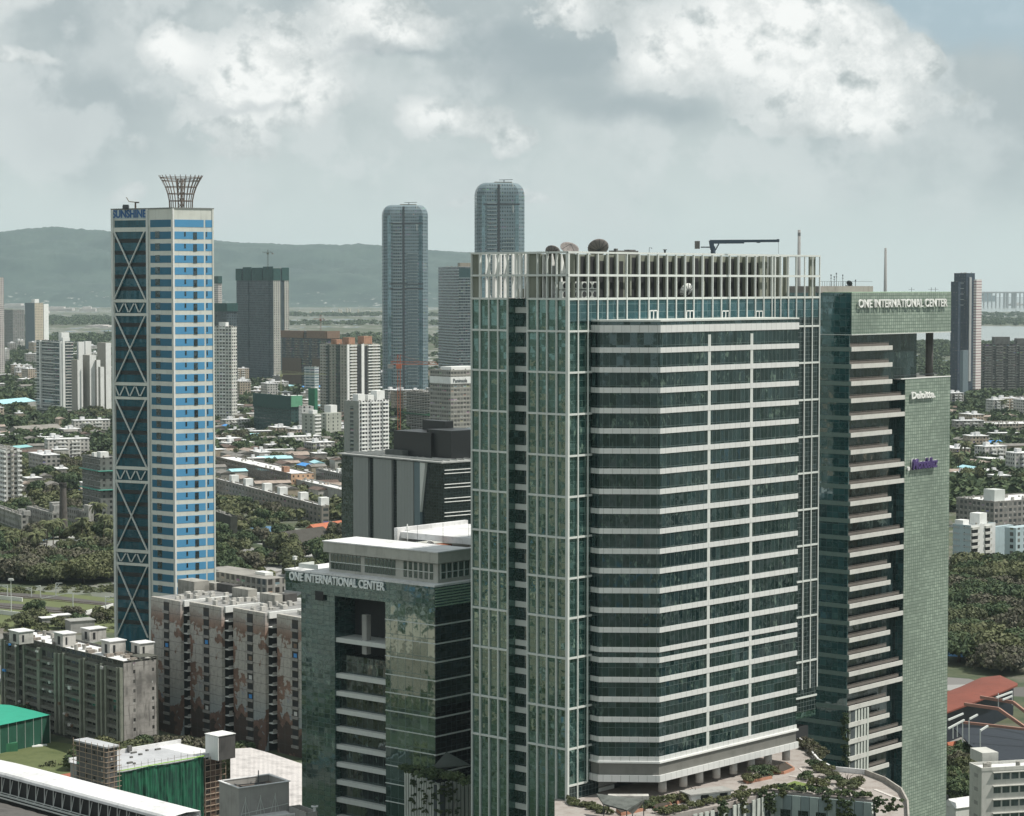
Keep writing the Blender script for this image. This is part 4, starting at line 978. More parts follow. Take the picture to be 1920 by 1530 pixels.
# ---- dark office slab
b = bld('dark_office', 'black and grey office slab with tall pale fins left of the glass tower', 'office building', 832, 868, 1000, 641, 905, BLACKG, ang=.72)
rt = b.root; z1 = b.top; FP_ = tiled('grey_fin_panel', (.23,.25,.245), 2.1, .55)
yl = lambda p: b.yl(p)
m_ = []
parts('fin', [(-1.2,-.05,yl(694),yl(666),2,z1-.5), (-1.2,-.05,yl(738),yl(704),2,z1-.5), (-1.2,-.05,yl(779),yl(748),2,z1-.5)], FP_, rt)
parts('fin', [(-1.3,-.05,yl(792),yl(781),2,z1-.5)], mat('blue_grey_fin', (.10,.15,.17), .5, .1), rt)
m_ = MB(); A = (-1.4, yl(792)); B_ = (-1.4, yl(802)); m_.add([(A[0],A[1],z1-22),(A[0],A[1],z1-.5),(B_[0],B_[1],z1-.5),(-.1,A[1],z1-22),(-.1,A[1],z1-.5),(-.1,B_[1],z1-.5)],[(0,1,2),(5,4,3),(0,2,5,3),(0,3,4,1),(1,4,5,2)]); m_.build('wedge', PANEL, rt)
MB().box(-.3,-.01,yl(664),b.Lv,2,z1-.5).build('side_glass', glass('slab_side_glass', (.01,.014,.014), .12, pw=1.5, ph=1.8, var=.8, refl_streaks=.5), rt)
zz_ = z1-3; L_ = []
k = 0
while zz_ > 6: L_.append((0.2, b.Lu, -.5, -.05, zz_-.3, zz_)); zz_ -= (1.5 if k%2 == 0 else 4.6); k += 1
parts('white_rail', L_, WHITE, rt)
MB().box(-2,b.Lu,-1,b.Lv+1,z1-.1,z1+.45).build('roof_edge', mat('slab_roof', (.33,.34,.33), .8, .3), rt)
FR_ = MB()
for i in range(10): FR_.box(1+i*4,1.5+i*4,2,b.Lv-2,z1+.5,z1+1)
FR_.build('roof_grille', mat('slab_roof', (.33,.34,.33)), rt)
wing(b, 808, 812, 1020, 738, 905, mat('black_cladding', (.008,.009,.010), .4, .2), name='penthouse', z0=z1-1)
wing(b, 846, 808, 1012, 800, 905, mat('black_cladding', (.008,.009,.010)), name='penthouse', z0=z1-1)
wing(b, 835, 790, 1035, 792, 850, mat('black_cladding', (.008,.009,.010)), name='penthouse', z0=z1-1)
wing(b, 755, 845, 1030, 722, 785, mat('tank_dark', (.07,.08,.075), .8, .3), name='plant_room', z0=z1-1)
wing(b, 862, 806, 1020, 838, 905, mat('blue_glaze_roof', (.2,.28,.31), .4, .2), name='penthouse_roof', z0=P(862,812,1020)[2])
# ---- left cluster
b = bld('residential_tower', 'sliver of a tall pale tower cut by the left edge of the photo', 'residential tower', -6, 520, 3500, -14, 7, facade('pale_wall', (.5,.47,.45)), ang=.6, Lv=25)
b = bld('residential_block', 'low brownish apartment slabs with one white edge near the left border', 'apartment block', 24, 581, 5200, 8, 46, facade('drab_block', (.2,.2,.19), (.06,.07,.07), 5, 3.4), ang=.6)
b = bld('residential_block', 'beige gridded tower with a slate flank standing alone in the far left plain', 'residential tower', 65, 568, 4900, 47, 81, facade('beige_grid', (.48,.42,.32), (.10,.10,.09), 4.2, 3.4, (.2,.75), (.3,.8), .2), ang=.95)
MB().box(-.3,-.01,0,b.Lv,5,b.top).build('slate_flank', mat('slate_flank', (.12,.16,.18), .7, .2), b.root); roofbox(b, [(2,2,12,10,8)])
wing(b, 82, 570, 4950, 79, 91, WHITE)
b = bld('residential_cluster', 'white apartment cluster of stepped blade-like towers left of the striped tower', 'apartment block', 117, 640, 2550, 68, 137, facade('teal_balcony_face', (.10,.15,.16), (.03,.05,.06), 5, 3.2, (.1,.9), (.25,.9), .3, lit=.3), ang=.6)
slabs(b, 'L', 0, b.Lv, 3.2*1.8, .7, 1.4, WHITE); slabs(b, 'L', b.Lv*.3, b.Lv*1.03, 3.2, .5, 2.2, PANEL)
parts('white_pier', [(-2.2,-.01,b.Lv*.78,b.Lv*.82,3,b.top), (-2.2,-.01,b.Lv*.0,b.Lv*.05,3,b.top), (-.2,2.4,-1.2,-.01,3,b.top)], WHITE, b.root)
slabs(b, 'R', b.Lu*.25, b.Lu*.98, 3.2, .9, 1, mat('balcony_concrete', (.52,.52,.49)))
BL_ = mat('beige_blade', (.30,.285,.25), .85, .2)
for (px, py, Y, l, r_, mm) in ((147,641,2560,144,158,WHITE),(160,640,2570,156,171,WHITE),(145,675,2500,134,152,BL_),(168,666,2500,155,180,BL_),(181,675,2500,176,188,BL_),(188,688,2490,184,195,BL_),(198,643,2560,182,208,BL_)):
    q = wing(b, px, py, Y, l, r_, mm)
    o = MB().box(0,q.Lu,-.2,-.01,1,q.top).build('sunlit_blade', WHITE, b.root); o.location = q.o.location; o.rotation_euler = q.o.rotation_euler  # white sheet puts the sunlight into the colour of the right-hand face
roofbox(b, [(2,3,8,6,4),(6,16,9,8,9)])
b = bld('apartment_block', 'white balconied flats cut by the left edge below the teal-roofed shed', 'apartment block', 11, 842, 1480, -30, 40, facade('left_flats', (.5,.5,.48), (.04,.035,.03), 4, 3.1, (.25,.75), (.3,.8), .3), ang=.5)
slabs(b, 'L', 0, b.Lv, 3.1, 1.2, 1.3, WHITE); slabs(b, 'R', b.Lu*.3, b.Lu*.5, 3.1, .9, 1.3, BL_); slabs(b, 'R', b.Lu*.72, b.Lu, 3.1, .9, 1.4, WHITE)
b = bld('unfinished_block', 'grey unfinished tower with teal net ledges just left of the striped tower', 'building under construction', 188, 858, 1350, 154, 230, facade('raw_grey', (.14,.15,.14), (.02,.022,.022), 4.2, 3.2, (.35,.7), (.25,.75), .6, lit=.1), ang=.55)
TN = mat('teal_net', (.08,.33,.26), .9, .2)
for (z_, nmn) in ((b.top-8,'net_ledge'),(b.top-19,'net_ledge')): MB().box(-1.8,-.05,-.5,b.Lv+1,z_,z_+.4).box(-1.8,b.Lu,-1.8,-.05,z_,z_+.4).build(nmn, TN, b.root)
slabs(b, 'L', 0, b.Lv, 3.2, .3, .5, GREY); roofbox(b, [(1,2,5,6,3),(1,12,4,4,2)])
# chimney
x0, y0, _ = P(118, 905, 1290)
r = empty('brick_chimney', (x0,y0,0), 0, label='sooty round brick chimney above the old flats and the palm wood', cat='chimney')
MB().cyl((0,0,0),(0,0,P(118,905,1290)[2]-2),2.6,1.75,20,cap=False).build('shaft', mat('sooty_brick', (.10,.09,.08), .95, .6, .4), r, smooth=True)
zt_ = P(118,905,1290)[2]; MB().lathe([(1.9,zt_-2.4),(2.15,zt_-2.2),(2.15,zt_-.3),(1.9,zt_),(1.4,zt_),(1.3,zt_-4)],n=20).build('rim', mat('soot', (.03,.028,.026), .95, .3), r)
# old flats
OLD = facade('stained_flats', (.30,.295,.275), (.03,.03,.03), 3.4, 3.2, (.22,.72), (.25,.75), .9, lit=.15)
b = bld('old_flats', 'stained old flats at the left edge above the palm wood', 'apartment block', 40, 966, 1330, -20, 52, OLD, ang=.45); roofbox(b, [(2,2,4,4,2),(2,14,4,4,2)], GREY)
b = bld('old_flats', 'stained old flats just left of the brick chimney, with a grimy roof room', 'apartment block', 98, 962, 1330, 50, 112, OLD, ang=.5); roofbox(b, [(2,3,5,4,4),(3,9,7,6,5)], GREY)
b = bld('old_flats', 'stained ruinous block with a tall stair shaft just right of the brick chimney', 'apartment block', 162, 960, 1340, 124, 176, OLD, ang=.55)
wing(b, 166, 948, 1338, 157, 175, mat('stained_plaster', (.42,.41,.38), .9, .8), name='stair_shaft')
# ---- mid-ground long low buildings (centre)
LB = facade('long_brown_block', (.17,.145,.125), (.03,.03,.03), 3.6, 3.2, (.2,.75), (.25,.75), .4, lit=.2)
b = bld('long_block', 'long low white-roofed building with a row of square roof tanks', 'low building', 603, 948, 1370, 400, 617, facade('long_block_wall', (.22,.2,.175), (.04,.05,.05), 7, 3.3, (.15,.6), (.2,.7), .4), ang=.42, roof=ROOFW)
FOOT.pop(); 
for t in np.linspace(.02,.98,9): FOOT.append((b.w(5,b.Lv*t), 12))
roofbox(b, [(2,b.Lv*t,5,5.5,4) for t in (.03,.2,.38,.52,.7,.84)])
b = bld('long_block', 'long brown block with a peach end wall and orange tank on the roof', 'low building', 546, 888, 1570, 405, 588, LB, ang=.42, roof=ROOFW)
FOOT.pop()
for t in np.linspace(.02,.98,8): FOOT.append((b.w(5,b.Lv*t), 11))
MB().box(-.1,b.Lu,-.2,-.01,0,b.top-.5).build('peach_end', facade('peach_wall', (.52,.34,.22), (.06,.04,.03), 3.4, 3.2, (.3,.65), (.3,.75), .2), b.root); roofbox(b, [(2,b.Lv*.12,4,6,3)], mat('orange_render', (.42,.21,.12)), 'roof_tank')
b = bld('long_block', 'grey block with white roof stubs next to the peach-ended block', 'low building', 640, 888, 1600, 592, 660, facade('grey_grid_block', (.2,.2,.19), (.03,.03,.03), 4, 3.2), ang=.42, roof=ROOFW)
roofbox(b, [(2,3,3,4,2.5),(2,12,3,4,2.5)])
b = bld('long_block', 'long whitish sheds in a row just behind the tank-topped building', 'low building', 640, 918, 1490, 470, 650, mat('shed_wall', (.3,.3,.28), .9, .4), ang=.42, roof=ROOFW, Lu=10)
FOOT.pop()
b = bld('long_block', 'white-roofed block with teal roof strip at the left of the village, near the striped tower', 'low building', 425, 738, 2650, 398, 448, facade('grey_grid_block', (.2,.2,.19)), ang=.5, roof=ROOFW)
b = bld('ruined_hall', 'roofless dark brick hall with an overgrown arched gable beside the striped tower', 'ruined building', 432, 968, 1290, 400, 444, mat('mossy_brick', (.05,.055,.045), .95, .6), ang=.4)
# gabled roofs
def gable(name, label, px, py, Y, pxl, pxr, rm, wm, ang=.4, h=4, rise=4, cat='shed', group=None, Lu=None, Lv=None, foot=True):
    b = Bd(name, label, cat, px, py, Y, ang=ang, pxl=pxl, pxr=pxr, group=group, Lu=Lu, Lv=Lv, foot=foot); zt_ = b.top; z0 = max(.5, zt_-rise)
    MB().box(.3, b.Lu-.3, .3, b.Lv-.3, 0, z0).build('wall', wm, b.root)
    m = MB(); x1, y1 = b.Lu, b.Lv
    if b.Lv > b.Lu: v = [(0,0,z0),(x1,0,z0),(x1/2,0,zt_),(0,y1,z0),(x1,y1,z0),(x1/2,y1,zt_)]; f_ = [(0,3,5,2),(1,2,5,4),(0,2,1),(3,4,5)]
    else: v = [(0,0,z0),(0,y1,z0),(0,y1/2,zt_),(x1,0,z0),(x1,y1,z0),(x1,y1/2,zt_)]; f_ = [(0,2,5,3),(1,4,5,2),(0,1,2),(3,5,4)]
    m.add(v, f_).build('roof', rm, b.root); return b
TILE = mat('terracotta_roof', (.40,.13,.07), .9, .3, .3, streak=False)
gable('tiled_house', 'house with a bright orange tiled roof in front of the dark office slab', 600, 985, 1290, 575, 668, TILE, mat('mossy_brick', (.05,.055,.045)), ang=1.0, Lv=14, rise=5, cat='house')
gable('mill_shed', 'long dark mossy-roofed mill shed running behind the lettered low block', 560, 1000, 1230, 400, 640, mat('mossy_slate', (.055,.052,.045), .95, .5, .2, streak=False), mat('mossy_brick', (.05,.055,.045)), ang=.95, Lv=26, rise=7, foot=False)
gable('mill_shed', 'grey corrugated shed at the left edge above the trees beside the blue tarpaulin', 35, 800, 2150, 20, 118, mat('asbestos_roof', (.22,.21,.19), .95, .5, .2, streak=False), GREY, ang=.9, Lv=16)
gable('long_shed', 'pale turquoise corrugated shed roof at the left edge', -5, 752, 2620, -60, 68, mat('turquoise_roof', (.36,.62,.68), .7, .4, .2), GREY, ang=1.25, Lv=28, rise=4)
gable('long_shed', 'shed with a flat teal roof behind the left balconied flats', 20, 838, 1880, -10, 62, mat('teal_roof', (.22,.45,.46), .7, .2), DGREY, ang=1.1, Lv=14, rise=1.5)
gable('long_shed', 'long white-roofed hall among the trees at the right edge', 1880, 825, 2000, 1812, 1898, ROOFW, WHITE, ang=.35, rise=7, cat='hall')
b = gable('barrel_shed', 'barrel-roofed shed with a dark gable beside the green grid tower', 1788, 838, 1880, 1770, 1817, ROOFG, WHITE, ang=.9, Lv=30, rise=6)
# blue tarpaulins
for px, py, Y, w_2, h_, lb in ((166,800,2230,4,5,'bright blue tarpaulin hanging upright among the trees left of the striped tower'),(142,799,2240,9,1,'flat blue tarpaulin strip left of the upright one'),(150,918,1560,5,3,'small blue-topped white tank house beside the grey unfinished tower')):
    x0, y0, z0 = P(px, py, Y); o = MB().box(-w_2/2,w_2/2,-2,2,max(0,z0-h_-2),z0-.2).box(-w_2/2-.2,w_2/2+.2,-2.3,2.3,max(.1,z0-h_),z0).build('tarpaulin_shelter', BLUE, None, (x0,y0,0)); tag(o, lb, 'shelter')
# ---- right side
b = bld('residential_tower', 'slender navy tower with one sunlit balconied edge at the right', 'residential tower', 1812, 512, 2900, 1789, 1828, facade('navy_facade', (.018,.035,.06), (.012,.02,.03), 4, 3.4, (.3,.6), (.3,.6), .2, rough=.5, lit=.3), ang=.75)
wing(b, 1797, 528, 2880, 1783, 1801, facade('navy_facade', (.018,.035,.06)))
o = wing(b, 1831, 524, 2890, 1826, 1841, facade('pink_white_balcony', (.6,.57,.55), (.18,.05,.08), 30, 3.4, (0,.99), (.0,.25), .1))
MB().box(b.Lu*.3,b.Lu*.55,-1.2,-.05,20,b.top-5).build('grey_strip', mat('pale_shaft', (.38,.40,.40), .7, .2), b.root)
slabs(b, 'L', b.Lv*.2, b.Lv*.5, 6.8, .5, .8, FRAME, z1=b.top-12, z0=110)
wing(b, 1806, 657, 2850, 1800, 1816, mat('slate_flank', (.12,.16,.18)), name='lower_shaft')
b = bld('apartment_slab', 'wide dark apartment slab with dense balconies at the right edge', 'apartment block', 1842, 645, 3000, 1836, 1990, facade('dark_slab_grid', (.085,.085,.08), (.02,.02,.02), 4.5, 3.2, (.15,.85), (.3,.95), .3, lit=.2), ang=.12)
L_ = []
for k in range(18):
    for j in range(5): L_.append((3+j*15.5, 12+j*15.5, -1., -.01, b.top-4-k*3.3, b.top-2.8-k*3.3))
parts('balcony', L_, mat('balcony_concrete_dark', (.22,.22,.205), .8, .25), b.root)
roofbox(b, [(17,2,20,12,9),(47,2,16,12,7)], DGREY)
b = bld('apartment_block', 'buff flats just below the wide dark slab at the right edge', 'apartment block', 1890, 745, 2600, 1872, 1990, facade('buff_flats', (.28,.24,.2), (.03,.03,.03), 4.5, 3.2), ang=.3)
b = bld('apartment_block', 'buff walk-up flats with open galleries right of the white tin roofs', 'apartment block', 1862, 795, 2180, 1828, 1990, facade('gallery_flats', (.34,.3,.25), (.03,.03,.03), 3.2, 3.4, (.15,.85), (.3,.9), .3), ang=.2, roof=ROOFW)
b = bld('apartment_block', 'grey stained flats with a tall roof room behind the pale blue block', 'apartment block', 1864, 940, 1330, 1793, 1990, facade('stained_grey_r', (.22,.21,.195), (.035,.04,.042), 3.6, 3.2, (.2,.8), (.3,.85), .6), ang=.55, roof=ROOFW)
roofbox(b, [(4,4,8,9,6)], PANEL)
b = bld('apartment_block', 'pale blue and white apartment block with balcony stacks at the right edge', 'apartment block', 1820, 985, 1150, 1787, 1866, facade('pale_blue_wall', (.36,.45,.48), (.03,.035,.04), 7., 3.1, (.42,.52), (.3,.75), .2), ang=.75, roof=ROOFW)
MB().box(.0,b.Lu,-.2,-.01,0,b.top).build('white_front', mat('white_front', (.62,.63,.62), .7, .2), b.root)
BS = mat('slate_band', (.10,.14,.16), .7, .2); slabs(b, 'L', 0, b.Lv*.42, 3.1, .8, .3, BS, name='dark_band'); slabs(b, 'L', b.Lv*.62, b.Lv, 3.1, .8, .3, BS, name='dark_band')
slabs(b, 'R', 0, b.Lu*.3, 3.1, 1.2, 1.2, mat('balcony_concrete', (.52,.52,.49))); slabs(b, 'R', b.Lu*.55, b.Lu*.8, 3.1, 1.2, 1.2, mat('balcony_concrete', (.52,.52,.49)))
MB().box(b.Lu*.02,b.Lu*.28,-.25,-.21,0,b.top-2).box(b.Lu*.57,b.Lu*.78,-.25,-.21,0,b.top-2).build('balcony_recess', DARKV, b.root)
roofbox(b, [(b.Lu*.5,2,6,6,5),(1,b.Lv*.5,5,5,2)])
q = wing(b, 1866, 988, 1180, 1862, 1900, mat('pale_blue_b', (.36,.45,.48), .8, .2)); wing(b, 1905, 990, 1150, 1884, 1990, facade('pale_blue_c', (.36,.45,.48), (.03,.035,.04), 5, 3.1, (.3,.7), (.2,.8), .2))
b = bld('white_office', 'white four-storey building with dark window rows in the lower right corner', 'building', 1841, 1440, 590, 1818, 2010, mat('white_office_wall', (.50,.50,.47), .8, .25), ang=.25, roof=ROOFW, z0=-1)
wn_ = []
for k in range(4):
    for i in range(9): wn_.append((3.3+i*2.45, 5.3+i*2.45, -.02, .1, b.top-3.2-k*3.5, b.top-1.6-k*3.5))
parts('window', wn_, glass('office_window', (.02,.03,.035), .1, pw=1, ph=2, var=.8), b.root)
parts('sun_shade', [(3, 27, -.7, -.01, b.top-1.35-k*3.5, b.top-1.2-k*3.5) for k in range(4)], mat('white_office_wall', (.50,.50,.47)), b.root)
parts('side_window', [(-.03,.1,b.Lv*.3,b.Lv*.6,b.top-3-k*3.5,b.top-2-k*3.5) for k in range(4)], GREY, b.root)
wing(b, 1842, 1412, 600, 1819, 1872, mat('white_office_wall', (.50,.50,.47)), name='stair_head', z0=b.top-1)
# orange canopy of the station
def canopy():
    X, Y, z1 = P(1778, 1332, 700)
    r = empty('station_canopy', (X, Y, 0), 0, label='curved orange-red station canopy with open side trusses at the right edge', cat='canopy')
    FOOT.append(((X+16,Y+18),30))
    near = [G(x_,y_,11) for x_,y_ in ((1760,1341),(1800,1326),(1840,1311),(1875,1298),(1908,1284))]
    far = [G(x_,y_,11) for x_,y_ in ((1760,1302),(1800,1288),(1840,1270),(1875,1266),(1908,1281))]
    m = MB(); vs, fs = [], []
    for i in range(5):
        a, c = Vector(near[i]), Vector(far[i]); mid = (a+c)/2+Vector((0,0,2.6 if i < 4 else .2))
        for k in range(7):
            t = k/6; p = a*(1-t)**2+mid*2*t*(1-t)+c*t*t; vs.append((p.x-X,p.y-Y,p.z)); 
    for i in range(4):
        for k in range(6): fs.append((i*7+k, i*7+k+1, (i+1)*7+k+1, (i+1)*7+k)[::-1])
    n0 = len(vs); vs += [(a,b_,c-.5) for a,b_,c in vs]; fs += [tuple(j+n0 for j in f[::-1]) for f in fs]
    for i in range(4): fs.append((i*7,(i+1)*7,(i+1)*7+n0,i*7+n0))
    m.add(vs, fs).build('roof', mat('orange_red_roof', (.17,.042,.024), .8, .25, .08, streak=False), r, smooth=False)
    OB = mat('salmon_beam', (.30,.16,.12), .7, .2); f = lambda p: (p[0]-X, p[1]-Y, p[2])
    for (a, b_, c) in (((1838,1307,705),(1900,1317,700),(1945,1352,690)),((1808,1320,695),(1872,1329,690),(1945,1380,680))):
        MB().bar(f(P(*a)),f(P(*b_)),.7,.9).bar(f(P(*b_)),f(P(*c)),.7,.9).build('beam', OB, r)
    MB().bar(f(P(1803,1354,680)),f(P(1945,1370,672)),.8,.7).build('beam', OB, r)
    for (a, b_) in (((1778,1350,672),(1806,1338,676)),((1778,1366,668),(1808,1350,672)),((1818,1348,668),(1833,1340,670)),((1838,1370,664),(1852,1361,668)),((1868,1308,700),(1898,1297,706)),((1880,1312,700),(1898,1305,703))):
        MB().bar(f(P(*a)),f(P(*b_)),.4,.5).build('bracket', FRAME, r)
    for (px, a, c, yy) in ((1817,1350,1395,668),(1838,1370,1400,664),(1805,1352,1392,672),(1787,1362,1385,668),(1795,1358,1382,668),(1872,1300,1330,702),(1898,1298,1322,704)):
        p, q = f(P(px,a,yy)), f(P(px,c,yy)); MB().bar(p, (q[0],q[1],max(0,q[2])), .25).build('post', FRAME, r)
    MB().add([f((p[0],p[1]+6,p[2]-.3)) for p in near]+[(p[0]-X,p[1]+6-Y,0) for p in near],[(i,i+1,i+6,i+5) for i in range(4)]).build('side_cladding', mat('navy_cladding', (.008,.014,.024), .6, .2), r)
    MB().box(2, 60, -46, 2, 6, 6.4).build('platform', mat('navy_cladding', (.008,.014,.024)), r)
canopy()
gable('small_shed', 'small shed with a torn orange roof below the station canopy', 1782, 1393, 690, 1770, 1806, TILE, GREY, ang=.6, rise=2)
o = gable('white_hut', 'white hut with a pitched roof at the foot of the green grid tower', 1792, 1502, 607, 1779, 1806, ROOFW, WHITE, ang=.5, rise=2., cat='hut', Lu=9, Lv=6)
# tall distant chimneys
def stack(label, px, pyt, Y, w0, w1, bands_):
    X, Y, z1 = P(px, pyt, Y); r = empty('power_station_chimney', (X,Y,0), 0, label=label, cat='chimney', group='far power station chimneys')
    MB().cyl((0,0,0),(0,0,z1),w0,w1,14).build('shaft', mat('stack_concrete', (.25,.24,.23), .9, .2), r, smooth=True)
    for k in range(bands_):
        z = z1-6-k*22; MB().cyl((0,0,z-9),(0,0,z),w1*1.03+k*.12,w1*1.03+k*.1,14).build('painted_band', mat('stack_red', (.30,.19,.17), .9, .2) if k%2 else mat('stack_dark', (.12,.11,.11), .9, .2), r)
stack('thin tall chimney standing up behind the right end of the glass tower crown', 1498.5, 431, 5200, 5., 3.2, 3)
stack('thin tall chimney over the flat roof of the lettered sign tower', 1660.5, 465, 5600, 5.5, 2.7, 5)
# ================================================================ near-left flats
def at(b, px, py, z=None):
    return b.l(G(px, py, b.top if z is None else z)[:2])
GR_ = facade('grimy_flats', (.085,.088,.072), (.012,.013,.013), 3.1, 2.9, (.12,.88), (.22,.85), .6, lit=.12)
b = bld('grimy_flats', 'long grimy flats with white roof rooms and green-stained piers left of the mural block', 'apartment block', 231, 1240, 693, 6, 292, GR_, ang=.70, roof=ROOFW, par=.7)
PG = mat('stained_pier', (.22,.235,.19), .9, .6, .3)
yl = lambda p: b.yl(p)
MB().box(0,b.Lu,-.2,-.01,0,b.top-.6).build('end_wall', facade('end_wall', (.33,.315,.295), (.03,.03,.03), 6.5, 2.9, (.50,.62), (.3,.65), 1.1, lit=.3, slab=(.2,.19,.18), slabw=.04), b.root)
L_ = []
for p0, p1 in ((6,8.5),(12.5,14.5),(33,35),(48,50.5),(74,79),(106,109.5),(114,117),(122,125),(153,156),(161,163.5),(184,187),(193,196),(201,204),(223,226),(228.5,231)):
    L_.append((-1.1,-.01,yl(p1),yl(p0),1,b.top-1.2-rnd.random()*1.5))
parts('pier', L_, PG, b.root)
L_ = []; 
for k in range(9):
    for (p0, p1) in ((14.5,33),(50.5,74),(79,106),(125,153),(163.5,184),(204,223)):
        if rnd.random() < .9: L_.append((-.9,-.02,yl(p1)+.1,yl(p0)-.1,b.top-3.2-k*2.9,b.top-2.3-k*2.9))
parts('balcony', L_, mat('stained_balcony', (.16,.165,.14), .9, .6, .3), b.root, cap=60)
CLUT = [mat('laundry_white', (.6,.6,.58), .8, .1), BLUE, mat('ac_white', (.5,.5,.48), .7, .2), mat('shade_brown', (.18,.12,.08), .9, .2)]
for i in range(22):
    k = rnd.randrange(9); y = rnd.uniform(2, b.Lv-2); z = b.top-2.6-k*2.9
    MB().box(-1.5,-.95,y,y+rnd.uniform(.8,2.),z-rnd.uniform(.3,1.),z).build('window_shade' if i%2 else 'condenser', CLUT[(0,2,3,2,0,1,3)[i%7]], b.root)
def heads(b, L_, name='stair_head', m_=None, wm=None):
    for (px, py, sx, sy, h) in L_:
        x, y = at(b, px, py); 
        w2 = MB().box(x, x+sx, y, y+sy, b.top-.6, b.top+h).build(name, wm or mat('weathered_white', (.48,.47,.44), .9, .5, .3), b.root)
        MB().box(x-.3, x+sx+.3, y-.3, y+sy+.3, b.top+h, b.top+h+.22).build('head_roof', ROOFW, b.root)
        MB().box(x-.02, x+.0-.03, y+sy*.3, y+sy*.6, b.top, b.top+h*.75).box(x+sx*.2,x+sx*.35,y-.03,y-.01,b.top,b.top+h*.7).build('doorway', DARKV, b.root)
heads(b, [(36,1205,5,6.5,3.2),(118,1210,4.5,5.5,3.4),(168,1200,6,5,3.2),(206,1226,5.5,5,3.6),(262,1226,5,5,3.)])
m_ = MB()
for i in range(30):
    x, y = rnd.uniform(.8, b.Lu-2), rnd.uniform(1, b.Lv-2); m_.box(x, x+rnd.uniform(.3,2.6), y, y+rnd.uniform(.3,2.), b.top-.7, b.top+rnd.uniform(-.4,.5))
m_.build('roof_clutter', mat('roof_junk', (.25,.22,.19), .9, .6, 1.), b.root)
q = wing(b, 262, 1233, 700, 240, 296, GR_, name='rear_wing'); 
# ---- mural block
def mural_mat():
    m, n = nm('mural_paint'); tc = n.new('ShaderNodeTexCoord').outputs['Object']; x, y, z = n.sep(tc)
    wv_ = n.vm('ADD', tc, n.vm('SCALE', n.noise(tc, .25, 4, .65, col=True), None, 5.))
    a = n.m('ADD', n.noise(wv_, .085, 3, .55), .034); b_ = n.noise(n.vm('ADD', wv_, (40,10,3)), .11, 4, .6); c_ = n.noise(tc, .9, 5, .7)
    base = n.mix(n.ramp(c_, .4, .7), (.44,.42,.38), (.31,.30,.275))
    low = n.ramp(z, 20., 6.)
    base = n.mix(n.m('MULTIPLY', low, .75), base, (.24,.30,.33))
    base = n.mix(n.m('MULTIPLY', n.ramp(b_, .53, .57), n.m('ADD', .15, n.m('MULTIPLY', low, .8))), base, (.12,.18,.30))
    br = n.m('MULTIPLY', n.ramp(a, .515, .535), n.ramp(z, 42., 34.))
    brown = n.mix(n.ramp(b_, .42, .6), (.13,.06,.035), (.25,.135,.09))
    base = n.mix(n.m('MULTIPLY', br, .9), base, brown)
    base = n.mix(n.m('MULTIPLY', n.m('MULTIPLY', n.ramp(a, .60, .62), n.ramp(z, 40., 28.)), .8), base, (.03,.025,.022))
    fl = n.m('LESS_THAN', n.m('FRACT', n.m('DIVIDE', z, 2.9)), .045)
    base = n.mix(n.m('MULTIPLY', fl, .7), base, (.08,.075,.07))
    st = n.ramp(n.noise(n.com(n.m('ADD', x, y), 0., n.m('MULTIPLY', z, .06)), 1.4, 3, .6), .5, .75)
    base = n.mix(n.m('MULTIPLY', st, .45), base, (.09,.085,.08))
    bsdf(n, base, .9); return m
MU = mural_mat(); MAng = .74
mb = Bd('mural_block', 'stepped apartment block with peeling brown and blue mural on its staggered end walls', 'apartment block', 338, 1126, 722, ang=MAng, pxl=283, Lu=34, Lv=14)
rt = mb.root; FOOT.append((mb.w(20,-20), 26)); FOOT.append((mb.w(30,-50), 22))
DKB = mat('shadow_flat_wall', (.10,.10,.095), .9, .4)
